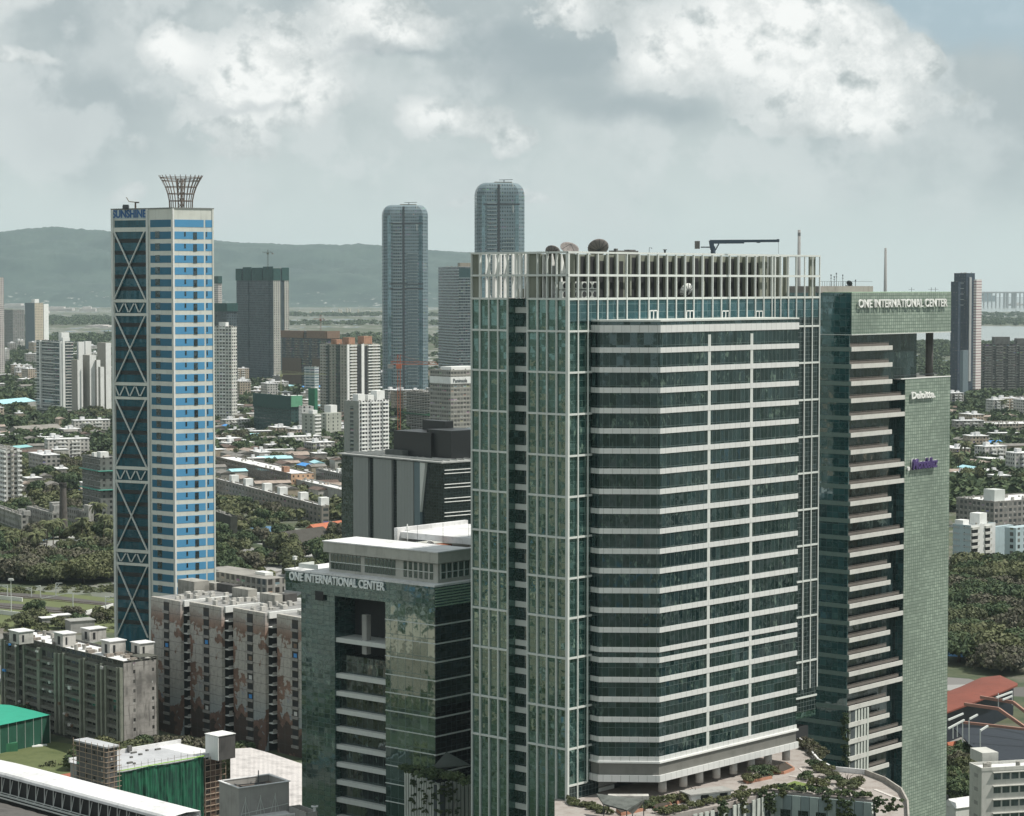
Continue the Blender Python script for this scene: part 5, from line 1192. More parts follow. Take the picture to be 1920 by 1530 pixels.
for (px, py, Y, l) in ((338,1126,722,283),(415,1137,710,355),(497,1148,697.5,437),(584,1160,684,519)):
    q = object.__new__(Bd); X, Y, z = P(px, py, Y); q.X, q.Y, q.top, q.a = X, Y, z, MAng; q.c, q.s = mb.c, mb.s; q.Lv = q.yl(l); q.Lu = 30
    lx, ly = mb.l((X, Y))
    def pt(nmn, m_, mm): o = m_.build(nmn, mm, rt); o.location = (lx, ly, 0); return o
    pt('end_wing', MB().box(0, 1.2, 0, q.Lv, 0, q.top-.3), MU)
    pt('side_wall', MB().box(1.2, q.Lu, .6, q.Lv-.6, 0, q.top-.6), facade('wing_side', (.26,.25,.23), (.02,.02,.02), 3., 2.9, (.2,.8), (.2,.85), .6, lit=.2))
    pt('roof', MB().box(.2, q.Lu, .2, q.Lv-.2, q.top-.6, q.top-.45), ROOFG)
    pt('white_beam', MB().box(1.2, q.Lu, -.6, .3, q.top-2.0, q.top-.1), WHITE)
    yc = q.Lv*.47
    pt('window_shaft', MB().box(-.03, .5, yc-1.5, yc+1.5, 3, q.top-1.2), mat('shaft_dark', (.05,.045,.04), .9, .4))
    L_ = []; W_ = []; Bc = []
    for k in range(13):
        z = q.top-2.4-k*2.9
        W_.append((lx-.06, lx+.3, ly+yc-1.2, ly+yc+1.2, z-1.4, z)); L_.append((lx-.5, lx-.01, ly+yc-1.6, ly+yc+1.6, z-2.3, z-1.5))
        Bc.append((lx+1.3, lx+7, ly-1.9, ly+.55, z-2.35, z-2.05)); 
    parts('window', W_, DARKV, rt); parts('window_box', L_[:13], mat('window_box', (.30,.29,.27), .9, .5), rt); parts('balcony', Bc, WHITE, rt)
    m_ = MB()
    for k in range(13):
        z = q.top-2.4-k*2.9
        for xx in (1.5,3.4,5.2): 
            if rnd.random() < .55: m_.box(xx, xx+1.1, -1.85, -1.7, z-2.0, z-rnd.uniform(.4,1.2))
        m_.box(1.3,7,-1.9,-1.8,z-2.05,z-1.3)
    pt('balcony_clutter', m_, mat('weathered_white', (.48,.47,.44)))
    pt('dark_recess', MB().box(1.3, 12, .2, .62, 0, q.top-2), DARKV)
    for i, c_ in enumerate((2,3,5)):
        k = rnd.randrange(2,11); pt('window_curtain', MB().box(-.12,-.07,yc-.9,yc+.6,q.top-3.7-k*2.9,q.top-2.5-k*2.9), (BLUE, CLUT[0], CLUT[3])[i])
    m_ = MB()
    for i in range(16):
        x, y = rnd.uniform(1,20), rnd.uniform(.5,q.Lv-2); m_.box(x, x+rnd.uniform(.6,1.8), y, y+rnd.uniform(.6,1.8), q.top-.5, q.top+rnd.uniform(.1,1.1))
    pt('roof_tanks', m_, mat('weathered_white', (.48,.47,.44)))
def upper(nmn, px, pyt, Y, l, r_, mm, z0=36):
    q = wing(mb, px, pyt, Y, l, r_, mm, name=nmn, z0=z0); q.o.data.materials[0] = mm; return q
CB = mat('weathered_beige', (.33,.32,.29), .9, .6, .3)
upper('stair_head', 364, 1091, 748, 333, 392, CB); upper('stair_head', 402, 1094, 752, 388, 414, CB)
upper('stair_head', 437, 1098, 742, 406, 440, mat('black_stained', (.07,.068,.065), .9, .5))
upper('stair_head', 465, 1106, 728, 435, 482, CB); upper('stair_head', 515, 1116, 716, 487, 524, CB); upper('stair_head', 534, 1115, 722, 521, 557, mat('black_stained', (.07,.068,.065)))
q = upper('rear_wing', 500, 1086, 790, 400, 533, facade('wing_side', (.26,.25,.23)), z0=2); q = upper('rear_wing', 470, 1078, 812, 385, 512, facade('wing_side', (.26,.25,.23)), z0=2)
upper('stair_head', 497, 1074, 800, 478, 512, WHITE)
# ================================================================ railway
RL = G(-40,1118)
def strip(name, pts, m_, z=.02, kind='structure', lb=None):
    m = MB(); v = [G(px, py, z) for px, py in pts]; m.add(v, [tuple(range(len(v)))]); o = m.build(name, m_)
    if o.data.polygons[0].normal.z < 0: o.data.flip_normals()
    tag(o, kind=kind); return o
BAL = mat('ballast', (.085,.08,.075), .95, .5, .3, streak=False)
GV = mat('dry_grass', (.10,.12,.045), .95, .5, .08, streak=False, dcol=(.07,.09,.03))
strip('railway_land', [(-60,1095),(215,1122),(300,1150),(300,1190),(-60,1175)], GV, .03)
strip('track_bed', [(-60,1106),(100,1116),(215,1131),(300,1142),(300,1147),(215,1138),(100,1124),(-60,1114)], BAL, .06)
strip('track_bed', [(-60,1126),(60,1134),(215,1150),(300,1160),(300,1168),(215,1160),(60,1145),(-60,1137)], BAL, .06)
rl = MB()
for (a, c) in (((-60,1109),(215,1134)),((-60,1112),(215,1136.5)),((-60,1130),(215,1154)),((-60,1134),(215,1157.5))): rl.bar(G(*a,.2), G(*c,.2), .25, .2)
tag(rl.build('railway_rail', RUST), 'steel running rails on the dark ballast left of the striped tower', 'rail')
for (pts, lb) in (([(-20,1122),(42,1128)],'white trackside wall upper of two at the left edge'),([(-20,1149),(54,1158)],'white trackside wall lower of two at the left edge'),([(150,1156),(212,1139)],'pale trackside wall running up to the striped tower')):
    a, c = G(*pts[0]), G(*pts[1]); o = MB().bar((0,0,.9),(c[0]-a[0],c[1]-a[1],.9),.4,1.8).build('trackside_wall', WHITE, None, (a[0],a[1],0)); tag(o, lb, 'wall')
def mast(px, pyb, pyt, arms, lb, cat='railway mast', name='catenary_mast'):
    x, y, _ = G(px, pyb); h = (pyb-pyt)*y/FP; s = y/FP; r = empty(name, (x,y,0), 0, label=lb, cat=cat)
    m = MB(); m.bar((0,0,0),(0,0,h),.35); m.build('mast', FRAME, r); m = MB()
    for (dx_, dz_, dx2, dz2) in arms: m.bar((dx_*s,0,h-dz_*s),(dx2*s,0,h-dz2*s),.28)
    m.build('arm', FRAME, r)
mast(14,1118,1096,[(0,1,-16,1),(0,6,-12,1)],'white overhead-line mast at the left edge before the dark wood')
mast(59,1120,1102,[(0,1,-11,3),(0,5,-8,3)],'shorter overhead-line mast with one arm pointing left, left of its taller twin')
mast(76,1121,1097,[(0,1,-10,2),(0,6,-7,2)],'taller overhead-line mast with one arm pointing left before the dark wood')
mast(105,1117,1093,[(0,0,12,0),(0,9,7,0),(0,9,10,9)],'overhead-line mast with a braced arm pointing right before the dark wood')
mast(198,1150,1118,[(0,1,14,0),(0,8,10,0),(0,8,14,6)],'overhead-line mast with braced arms right beside the striped tower')
mast(137,1150,1112,[(0,0,-12,0),(-12,0,-60,10)],'tall portal mast with a long sloping boom over the tracks')
x, y, _ = G(21,1147); r = empty('floodlight_mast', (x,y,0), 0, label='slender floodlight mast with a double head at the left edge', cat='floodlight mast')
h = 62*y/FP; MB().cyl((0,0,0),(0,0,h),.22,.12,8).build('pole', FRAME, r); MB().box(-1.2,1.2,-.2,.2,h-.7,h).box(-.9,.9,-.3,.3,h-.3,h+.3).build('lamp_head', WHITE, r)
for (px, py, sx, sy, h, lb, mm) in ((92,1170,7,4,3,'small white-roofed hut behind the grimy flats, left of its twin',ROOFW),(114,1166,7,4,3.2,'small white-roofed hut behind the grimy flats, right of its twin',ROOFW),(150,1184,10,7,5,'plain grey box house with an open roof behind the grimy flats',GREY)):
    x, y, _ = G(px,py); r = empty('trackside_hut', (x,y,0), .5, label=lb, cat='hut'); MB().box(-sx/2,sx/2,-sy/2,sy/2,0,h-.3).build('wall', GREY, r); MB().box(-sx/2-.4,sx/2+.4,-sy/2-.4,sy/2+.4,h-.3,h).build('roof', mm, r)
# ================================================================ bottom-left foreground
GN = Bd('netted_building', 'building wrapped in bright green net under a pale flat roof in the lower left', 'building under construction', 213, 1447, 560, ang=.79, Lu=27, Lv=18.5)
rt = GN.root; zt_ = GN.top
def net_mat():
    m, n = nm('hanging_green_net'); tc = n.new('ShaderNodeTexCoord').outputs['Object']; x, y, z = n.sep(tc)
    f = n.noise(n.com(n.m('ADD', x, y), 0., n.m('MULTIPLY', z, .12)), 1.6, 4, .6)
    c = n.mix(n.ramp(f, .4, .62), (.004,.05,.03), (.014,.14,.07)); c = n.mix(n.m('MULTIPLY', n.ramp(n.noise(tc, .3, 4), .5, .7), .5), c, (.01,.05,.035))
    c = n.mix(n.m('MULTIPLY', n.m('LESS_THAN', n.m('FRACT', n.m('DIVIDE', z, 2.)), .06), .4), c, (.02,.06,.04))
    bsdf(n, c, .7); return m
NETM = net_mat()
MB().box(.3,GN.Lu,.3,GN.Lv,0,zt_-.4).build('wall', GREY, rt)
MB().box(0,GN.Lu,0,GN.Lv,zt_-.5,zt_-.3).build('roof', mat('pale_roof_new', (.42,.43,.45), .8, .25, .15, streak=False), rt)
MB().box(-.2,GN.Lu+7,GN.Lv-.4,GN.Lv,zt_-.4,zt_+.7).box(GN.Lu-.2,GN.Lu+6.5,-.1,.2,zt_-.6,zt_+.5).box(GN.Lu,GN.Lu+6.5,0,GN.Lv,zt_-.6,zt_-.3).build('parapet', ROOFW, rt)
vs, fs = [], []                                   # draped net with folds
nx_, nz_ = 60, 8
for j in range(nz_+1):
    for i in range(nx_+1):
        t = i/nx_; sag = (.6*math.sin(t*3.1)+.35*math.sin(t*9+1))*(1 if j == 0 else 0)
        vs.append((t*GN.Lu, -.35-.22*math.sin(i*1.3)*math.sin(j*.9+i*.31)-.12*math.sin(i*2.9), (zt_+.1-sag) if j == 0 else zt_-(zt_+4)*j/nz_))
for j in range(nz_):
    for i in range(nx_): a = j*(nx_+1)+i; fs.append((a, a+nx_+1, a+nx_+2, a+1))
MB().add(vs, fs).build('hanging_net', NETM, rt)
MB().bar((0,-.75,zt_+.15),(GN.Lu,-.75,zt_+.15),.16,.22).build('net_hem', mat('lime_hem', (.35,.6,.12), .7, .1), rt)
MB().box(-1.4,-.3,-.3,2.2,0,zt_+3.2).build('net_strip', NETM, rt)
m_ = MB()
for i in range(14): m_.bar((i*2.0,-.3,zt_-.3),(i*2.,-.3,zt_+rnd.uniform(1.,1.9)),.06)
m_.bar((0,-.3,zt_+.8),(GN.Lu,-.3,zt_+.8),.05); m_.build('roof_rail', RUST, rt)
m_ = MB()
for i in range(7): x, y = rnd.uniform(2,24), rnd.uniform(2,16); m_.box(x,x+rnd.uniform(.5,2.4),y,y+rnd.uniform(.4,1),zt_-.3,zt_+.1)
m_.box(9,10,GN.Lv-1.3,GN.Lv-.5,zt_,zt_+1.4).box(17,18,GN.Lv-1.3,GN.Lv-.5,zt_,zt_+1.4); m_.build('roof_clutter', DGREY, rt)
MB().box(GN.Lu,GN.Lu+6,.2,GN.Lv,0,zt_-.6).build('brick_wing', facade('raw_brick', (.13,.08,.055), (.015,.012,.01), 3, 3., (.3,.75), (.2,.8), .6, lit=.1), rt)
m_ = MB()
for k in range(18): z = zt_-1-k*1.45; m_.bar((GN.Lu,-.9,z),(GN.Lu+6.4,-.9,z),.16)
for i in range(5): m_.bar((GN.Lu+i*1.6,-.95,0),(GN.Lu+i*1.6,-.95,zt_-.3),.1)
m_.build('scaffold', mat('bamboo', (.35,.27,.2), .8, .3), rt)
lt = wing(GN, 200, 1403, 555, 143, 213, facade('raw_tower', (.12,.12,.115), (.01,.01,.01), 3.4, 2.9, (.35,.65), (.3,.7), .6), name='stair_tower')
m_ = MB(); zl_ = lt.top
for k in range(22):
    z = zl_-.8-k*1.25
    for (p, q) in (((-.8,-.8),(-.8,lt.Lv+.6)),((-.8,-.8),(lt.Lu+.6,-.8))): m_.bar((*p,z),(*q,z+.1),.13)
for i in range(6): m_.bar((-.85,i*lt.Lv/5,0),(-.85,i*lt.Lv/5,zl_+1),.1)
for i in range(3): m_.bar((i*lt.Lu/2,-.85,0),(i*lt.Lu/2,-.85,zl_+1),.1)
o = m_.build('scaffold', mat('bamboo', (.35,.27,.2)), rt); o.location = lt.o.location; o.rotation_euler = lt.o.rotation_euler
o = MB().box(-.5,lt.Lu+.4,-.5,lt.Lv+.4,zl_,zl_+.4).build('tower_roof', mat('pale_roof_new', (.42,.43,.45)), rt); o.location = lt.o.location
hd = wing(GN, 410, 1381, 578, 386, 441, mat('black_stained', (.07,.068,.065)), name='roof_room', z0=zt_-1)
o = MB().box(-.2,-.02,0,hd.Lv,zt_-1,hd.top).box(-.4,hd.Lu+.05,-.2,hd.Lv+.1,hd.top,hd.top+.15).build('room_trim', WHITE, rt); o.location = hd.o.location
# open-topped tank house
TKb = Bd('tank_house', 'open-topped grey concrete tank house with pipes in front of the green netted building', 'tank house', 448, 1477, 500, ang=.61, pxl=411, pxr=542)
rt = TKb.root; z1 = TKb.top; CG = mat('smooth_grey_concrete', (.34,.335,.32), .85, .3, .2)
MB().box(0,TKb.Lu,0,TKb.Lv,0,z1-1.6).box(0,TKb.Lu,0,.25,z1-1.6,z1-.15).box(0,TKb.Lu,TKb.Lv-.25,TKb.Lv,z1-1.6,z1-.15).box(0,.25,.25,TKb.Lv-.25,z1-1.6,z1-.15).box(TKb.Lu-.25,TKb.Lu,.25,TKb.Lv-.25,z1-1.6,z1-.15).build('wall', CG, rt)
MB().box(-.25,TKb.Lu+.25,-.25,.35,z1-.15,z1).box(-.25,TKb.Lu+.25,TKb.Lv-.35,TKb.Lv+.25,z1-.15,z1).box(-.25,.35,.35,TKb.Lv-.35,z1-.15,z1).box(TKb.Lu-.35,TKb.Lu+.25,.35,TKb.Lv-.35,z1-.15,z1).build('rim', ROOFW, rt)
MB().box(.25,TKb.Lu-.25,.25,TKb.Lv-.25,z1-1.58,z1-1.5).build('floor', mat('brown_silt', (.16,.13,.11), .95, .5, .5, streak=False), rt)
m_ = MB()
for i in range(8): m_.bar((rnd.uniform(1,11),rnd.uniform(1,8),z1-1.2),(rnd.uniform(1,11),rnd.uniform(1,8),z1-.6),.14)
m_.cyl((TKb.Lu-3.5,7.5,z1-1.5),(TKb.Lu-3.4,7.6,z1+1.4),.12); m_.build('pipework', STEEL, rt)
m_ = MB()
for x in (1.5,5.2,8.8): m_.bar((x,-.15,z1-2.2),(x,-.15,z1-6.5),.12).bar((x,-.15,z1-2.6),(x-1.2,-.15,z1-6.5),.1).bar((x,-.15,z1-3),(x+1,-.15,z1-6.4),.09)
m_.bar((.5,-.2,z1-5.8),(12,-.2,z1-4.9),.12); m_.build('pipe', PANEL, rt)
MB().box(-1.5,TKb.Lu-1,-5,-.01,0,z1-6.4).box(-1.6,TKb.Lu-.9,-5.1,-4.8,z1-6.4,z1-6).build('lower_block', ROOFW, rt)
q = Bd('roof_tank', 'low open concrete tank beside a round standpipe at the foot of the green glass block', 'water tank', 575, 1524, 498, ang=.61, pxl=541, pxr=596, foot=False)
MB().box(0,q.Lu,0,q.Lv,0,q.top-1).box(0,q.Lu,0,.25,q.top-1,q.top).box(0,q.Lu,q.Lv-.25,q.Lv,q.top-1,q.top).box(0,.25,0,q.Lv,q.top-1,q.top).box(q.Lu-.25,q.Lu,0,q.Lv,q.top-1,q.top).build('wall', CG, q.root)
MB().box(.25,q.Lu-.25,.25,q.Lv-.25,q.top-.98,q.top-.9).build('floor', mat('brown_silt', (.16,.13,.11)), q.root); MB().cyl((q.Lu-.5,.5,q.top-2),(q.Lu-.5,.5,q.top+.9),.35).lathe([(.75,q.top+.9),(.8,q.top+1.1),(.45,q.top+1.15)],c=(q.Lu-.5,.5,0)).build('standpipe', ROOFW, q.root)
# long roof with braced glass wall
WH = Bd('station_hall', 'long white hall roof edge over a braced dark wall in the lower left corner', 'hall', 322, 1532, 386, ang=.785, Lu=7, Lv=72, foot=False)
rt = WH.root; z1 = WH.top
m_ = MB(); ns = 40
vs = []; fs = []
for i in range(ns+1):
    t = i/ns; y = t*WH.Lv; dz2 = -.9*max(0, (t-.72)/.28)**2
    for (x, z) in ((-.3,-.35),(0,0),(3,.3),(6,.1),(6,-.8),(-.3,-.8)): vs.append((x,y,z1+z+dz2))
for i in range(ns):
    for k in range(6): a = i*6+k; c_ = i*6+(k+1)%6; fs.append((a,c_,c_+6,a+6)[::-1])
MB().add(vs, fs).build('roof_edge', ROOFW, rt)
MB().box(.8,1.,0,WH.Lv,0,z1-.9).build('glass_wall', mat('dark_hall_wall', (.018,.02,.02), .6, .5), rt)
L_ = MB()
for i in range(26):
    y = 2+i*2.75; m = MB(); m.bar((.2,y,z1-3.9),(.5,y+.35,z1-.9),.12).bar((.2,y,z1-3.9),(.5,y-.45,z1-1.3),.09).bar((.2,y,z1-3.9),(-.6,y,z1-4.0),.1); m.build('brace', PANEL, rt)
MB().bar((-.6,0,z1-4.0),(-.6,WH.Lv,z1-4.0),.3,.25).bar((-1.4,0,z1-4.25),(-1.4,WH.Lv,z1-4.25),.22,.2).bar((-.2,0,z1-3.7),(-.2,WH.Lv,z1-3.7),.14).build('gutter_rail', PANEL, rt)
# ribbed barrel roof below it
vs, fs = [], []; NR2, NA = 90, 10
for i in range(NR2+1):
    y = i/NR2*WH.Lv; bump = .16*abs(math.sin(i*math.pi/5)) 
    for k in range(NA+1):
        t = k/NA; x = -2-26*t; z = z1-5.0+3.0*math.sin(t*math.pi)*1.0-.4*t+bump; vs.append((x,y,z))
for i in range(NR2):
    for k in range(NA): a = i*(NA+1)+k; fs.append((a,a+1,a+NA+2,a+NA+1))
n0 = len(vs); o = MB().add(vs, fs); o.build('barrel_roof', mat('ribbed_dark_roof', (.085,.08,.075), .8, .5, .4, streak=False), rt, smooth=True)
MB().box(-28,.7,0,WH.Lv,0,z1-6.5).build('hall_wall', DGREY, rt)
# green pavilion, lawn, wall
r = empty('net_pavilion', G(40,1385), 0, label='green shade-net pavilion on slim posts at the left edge below the grimy flats', cat='pavilion')
X0, Y0_, _ = G(40,1385)
f = lambda px, py, z: tuple(np.array(G(px,py,z))-np.array((X0,Y0_,0)))
rp = [(-40,1318),(20,1322),(96,1340),(0,1360),(-40,1368)]
m_ = MB(); n_ = len(rp); v = [f(px,py,8.5) for px,py in rp]+[f(px,py,8.7) for px,py in rp]
m_.add(v, [tuple(range(n_)), tuple(range(2*n_-1,n_-1,-1))]+[(i,(i+1)%n_,(i+1)%n_+n_,i+n_) for i in range(n_)]); m_.build('shade_net', mat('bright_shade_net', (.02,.30,.20), .8, .15), r)
a, c, d = f(94,1341,8.5), f(0,1360,8.5), f(-40,1368,8.5)
DN = mat('dark_side_net', (.008,.075,.045), .8, .4)
m_ = MB(); m_.quad((a[0],a[1],0),(a[0],a[1],8.4),(c[0],c[1],8.4),(c[0],c[1],0)).quad((c[0],c[1],0),(c[0],c[1],8.4),(d[0],d[1],8.4),(d[0],d[1],0)); m_.build('side_net', DN, r)
m_ = MB()
for i in range(7):
    t = i/6; p = [a[k]+(c[k]-a[k])*t for k in range(2)]; MB().bar((p[0]-.05,p[1]-.15,0),(p[0]-.05,p[1]-.15,8.5),.14).build('post', FRAME, r)
LW = mat('rough_lawn', (.10,.12,.045), .95, .6, .15, streak=False, dcol=(.05,.07,.02))
strip('lawn', [(-40,1400),(60,1385),(140,1396),(150,1430),(130,1460),(40,1470),(-40,1470)], LW, .05)
strip('clay_path', [(95,1455),(145,1447),(145,1470),(170,1480),(150,1500),(100,1480)], mat('red_clay', (.30,.10,.06), .95, .2), .08)
a, c = G(125,1375), G(190,1393); o = MB().bar((0,0,1.3),(c[0]-a[0],c[1]-a[1],1.3),.4,2.6).build('garden_wall', mat('weathered_white', (.48,.47,.44)), None, (a[0],a[1],0)); tag(o, 'pale boundary wall half hidden by bushes below the grimy flats', 'wall')
o = MB().box(-3,3,-2,2,0,2.6).build('green_container', mat('green_container', (.03,.16,.08), .7, .3), None, G(12,1408), .4); tag(o, 'low green container on the lawn beside the net pavilion', 'container')
for (px, py, lb) in ((70,1400,'left of two white sheets lying on the lawn'),(78,1398,'right of two white sheets lying on the lawn')):
    o = MB().box(-1.6,1.6,-.8,.8,0,.3).build('sheet_pile', WHITE, None, G(px,py), .3); tag(o, lb, 'sheet pile')
# striped tarpaulin roof
r = empty('ribbed_roof', (0,0,0), 0, label='low white ribbed roof between the mural block and the grey tank house', cat='roof')
rows_ = [[(432,1404),(470,1402),(500,1410),(530,1420),(566,1432)],[(432,1425),(470,1424),(500,1432),(530,1442),(566,1454)],[(432,1470),(470,1470),(500,1478),(530,1488),(566,1500)],[(432,1530),(470,1530),(500,1535),(530,1545),(566,1560)]]
zs_ = [8, 9.2, 9.6, 8.5]; vs = []; fs = []; NS = 28
for j in range(4):
    for i in range(NS+1):
        t = i/NS*4; k = min(3, int(t)); u_ = t-k; a, c = rows_[j][k], rows_[j][k+1]
        vs.append(G(a[0]+(c[0]-a[0])*u_, a[1]+(c[1]-a[1])*u_, zs_[j]+.10*(i%2)))
for j in range(3):
    for i in range(NS): a = j*(NS+1)+i; fs.append((a, a+NS+1, a+NS+2, a+1))
n0 = len(vs); vs += [(a,b_,0) for a,b_,c in vs[3*(NS+1):4*(NS+1)]]
for i in range(NS): fs.append((3*(NS+1)+i, n0+i, n0+i+1, 3*(NS+1)+i+1))
MB().add(vs, fs).build('roof_sheet', mat('pale_pink_white', (.50,.475,.465), .85, .45, .2, streak=False), r)
# ================================================================ podium garden
zd_ = 38.0
pod = empty('garden_podium', (*G(1400,1500,zd_)[:2], 0), 0, label='planted podium with paved terrace and slatted sides wrapped round the foot of the towers', cat='podium')
PX, PY_, _ = G(1400,1500,zd_)
pf = lambda px, py, z=zd_: (lambda p: (p[0]-PX, p[1]-PY_, z))(G(px, py, z))
outl = [(1040,1572),(1240,1531),(1343,1511),(1452,1483),(1640,1500),(1644,1545),(1704,1545),(1702,1510),(1690,1487),(1660,1467),(1622,1452),(1560,1446),(1535,1432),(1500,1392),(1420,1350),(1100,1440),(1040,1470)]
PAV = mat('pink_paving', (.32,.295,.275), .9, .6, .4, streak=False, dcol=(.2,.16,.14))
poly_ = [pf(*p)[:2] for p in outl]
MB().prism(poly_, zd_-1.2, zd_).build('terrace', PAV, pod)
SLT = mat('white_slat', (.50,.53,.49), .7, .35, .3)
BGW = mat('podium_dark_wall', (.06,.075,.08), .8, .4)
inn = [(1043,1574),(1240,1534),(1343,1514),(1453,1485),(1637,1502),(1641,1545)]
def wallrun(pts, z0, z1, m_, nmn, par, th=.3):
    for a, c in zip(pts, pts[1:]):
        A, C_ = Vector(a[:2]), Vector(c[:2]); d = (C_-A).normalized(); nn = Vector((-d.y, d.x))*th
        o = MB().prism([tuple(A),tuple(C_),tuple(C_+nn),tuple(A+nn)], z0, z1).build(nmn, m_, par)
wp = [pf(*p) for p in inn]
wallrun(wp, 0, zd_-1.25, BGW, 'side_wall', pod)
sl_ = []
for a, c, dens in zip(wp, wp[1:], (.8,.85,.8,0,.6)):
    A, C_ = Vector(a[:2]), Vector(c[:2]); L0 = (C_-A).length; d = (C_-A)/L0; nn = Vector((d.y, -d.x)); k = 0; s = .4
    while s < L0-1:
        w2 = 1.0
        if rnd.random() < dens:
            p = A+d*s+nn*.35; q = A+d*(s+w2)+nn*.35
            MB().prism([tuple(p),tuple(q),tuple(q-nn*.25),tuple(p-nn*.25)], 4, zd_-.4).build('slat', SLT, pod); k += 1
        s += 1.55
# panelled wall with windows facing the camera
A, C_ = Vector(wp[3][:2]), Vector(wp[4][:2]); d = (C_-A).normalized(); L0 = (C_-A).length
pan = empty('panel_wall', (0,0,0)); pan.parent = pod
for i in range(11):
    s0 = L0*i/11; p, q = A+d*(s0+.05), A+d*(s0+L0/11-.05); nn = Vector((d.y,-d.x))
    MB().prism([tuple(p+nn*.45),tuple(q+nn*.45),tuple(q),tuple(p)], 0, zd_-.3).build('panel', mat('blue_grey_panel', (.17,.22,.225), .6, .2) if i%2 else mat('pale_blue_panel', (.28,.34,.33), .6, .2), pod)
    if i in (1,3,5,8,9):
        p, q = A+d*(s0-.5)+nn*.5, A+d*(s0+1.6)+nn*.5; MB().prism([tuple(p),tuple(q),tuple(q-nn*.03),tuple(p-nn*.03)], zd_-8, zd_-3.2).build('window', BLACKG, pod)
D.objects.remove(pan)
# curved parapet
rim = [(1704,1545),(1702,1510),(1690,1487),(1660,1467),(1622,1452)]
rp_ = [pf(*p) for p in rim]
for a, c in zip(rp_, rp_[1:]): MB().bar((a[0],a[1],zd_+.5),(c[0],c[1],zd_+.5),.35,1.1).build('parapet', mat('terrace_parapet', (.36,.34,.31), .9, .4), pod)
rp_ = [pf(*p) for p in ((1622,1452),(1560,1446),(1535,1432),(1500,1392),(1492,1386))]
for a, c in zip(rp_, rp_[1:]): MB().bar((a[0],a[1],zd_+.5),(c[0],c[1],zd_+.5),.4,1.1).build('planter_edge', ROOFW, pod)
strips = MB()
for (a, c) in (((1560,1470),(1600,1495)),((1575,1466),(1620,1480)),((1640,1480),(1690,1500)),((1500,1440),(1540,1475)),((1480,1455),(1560,1462))): strips.bar(pf(*a,zd_+.06), pf(*c,zd_+.06), .8, .1)
strips.build('pale_path', mat('pale_stone', (.52,.49,.46), .9, .3), pod)
# planters with clay edging
CL = mat('clay_edge', (.40,.20,.13), .9, .3)
for k, pts in enumerate(([(1443,1448),(1474,1434),(1490,1444),(1470,1452),(1448,1452)],[(1393,1465),(1440,1455),(1448,1460),(1400,1470)],[(1262,1503),(1290,1492),(1297,1498),(1270,1508)],[(1225,1515),(1255,1508),(1260,1513),(1230,1522)],[(1155,1522),(1200,1512),(1210,1520),(1165,1530)])):
    pp_ = [pf(*p)[:2] for p in pts]; MB().prism(pp_, zd_, zd_+.6).build('planter', CL, pod); MB().prism([(Vector(p)*.94+Vector(pp_[0])*.06) for p in pp_], zd_+.6, zd_+.68).build('soil', mat('soil', (.05,.04,.03), .95, .2), pod)
strip('lawn', [(1452,1478),(1490,1464),(1545,1476),(1500,1482)], mat('garden_lawn', (.14,.19,.05), .95, .4, .4, streak=False), zd_+.12)
# pergola roof and glazed kiosk
X, Y, _ = G(1170,1512,zd_); r = empty('garden_pavilion', (X,Y,zd_), 0, label='low pavilion with a folded grey glass roof at the foot of the main tower', cat='pavilion')
ff = lambda px, py, z: tuple(np.array(G(px,py,z))-np.array((X,Y,zd_)))
RG = mat('dusty_glass_roof', (.14,.15,.14), .4, .6, .6, streak=False)
m_ = MB(); v = [ff(1118,1488,42),ff(1208,1499,42),ff(1175,1519,41.3),ff(1131,1507,41.3)]; m_.add(v, [(0,3,2,1)]).add([ff(1208,1499,42),ff(1175,1519,41.3),ff(1186,1527,39.6),ff(1209,1503,40.4)],[(0,1,2,3)])
m_.add([(a,b_,c-.25) for a,b_,c in v],[(0,1,2,3)]); m_.build('glass_roof', RG, r)
MB().box(-3,5,2,4,0,1.6).build('kiosk_wall', mat('weathered_white', (.48,.47,.44)), r)
for p in ((1132,1508),(1175,1521),(1186,1528),(1207,1503)): x_, y_, z_ = ff(*p,40.8); MB().bar((x_,y_,0),(x_,y_,2.9),.18).build('post', STEEL, r)
X, Y, _ = G(1325,1500,zd_); r = empty('garden_kiosk', (X,Y,zd_), .45, label='small grey-roofed kiosk with round vents on the terrace below the tower columns', cat='kiosk')
MB().box(-4.5,4.5,-1.8,1.8,0,1.7).build('wall', WHITE, r); MB().box(-5,5,-2.2,2.2,1.7,1.95).build('roof', GREY, r)
for x_ in (-1.5,2.8): MB().box(x_-.9,x_+.9,-1.86,-1.81,.2,1.5).cyl((x_,-1.8,.85),(x_,-1.95,.85),.55,.55,14).build('vent', DARKV, r)
# slab under the tower foot, canopy edge
m_ = MB(); a, c = P(1078,1492,462), P(1150,1474,470); q = Vector(T.w(0,0)); 
cp = MB(); 
o = empty('shop_canopy', (a[0],a[1],0), 0, label='white-edged entrance canopy tucked under the glass corner of the main tower', cat='canopy')
cp.bar((0,0,a[2]),(c[0]-a[0],c[1]-a[1],c[2]),.5,.8).build('edge_beam', PANEL, o); MB().bar((.2,1.2,a[2]+1.6),(c[0]-a[0],c[1]-a[1]+1.2,c[2]+1.6),2.,2.).build('fascia', GREY, o)
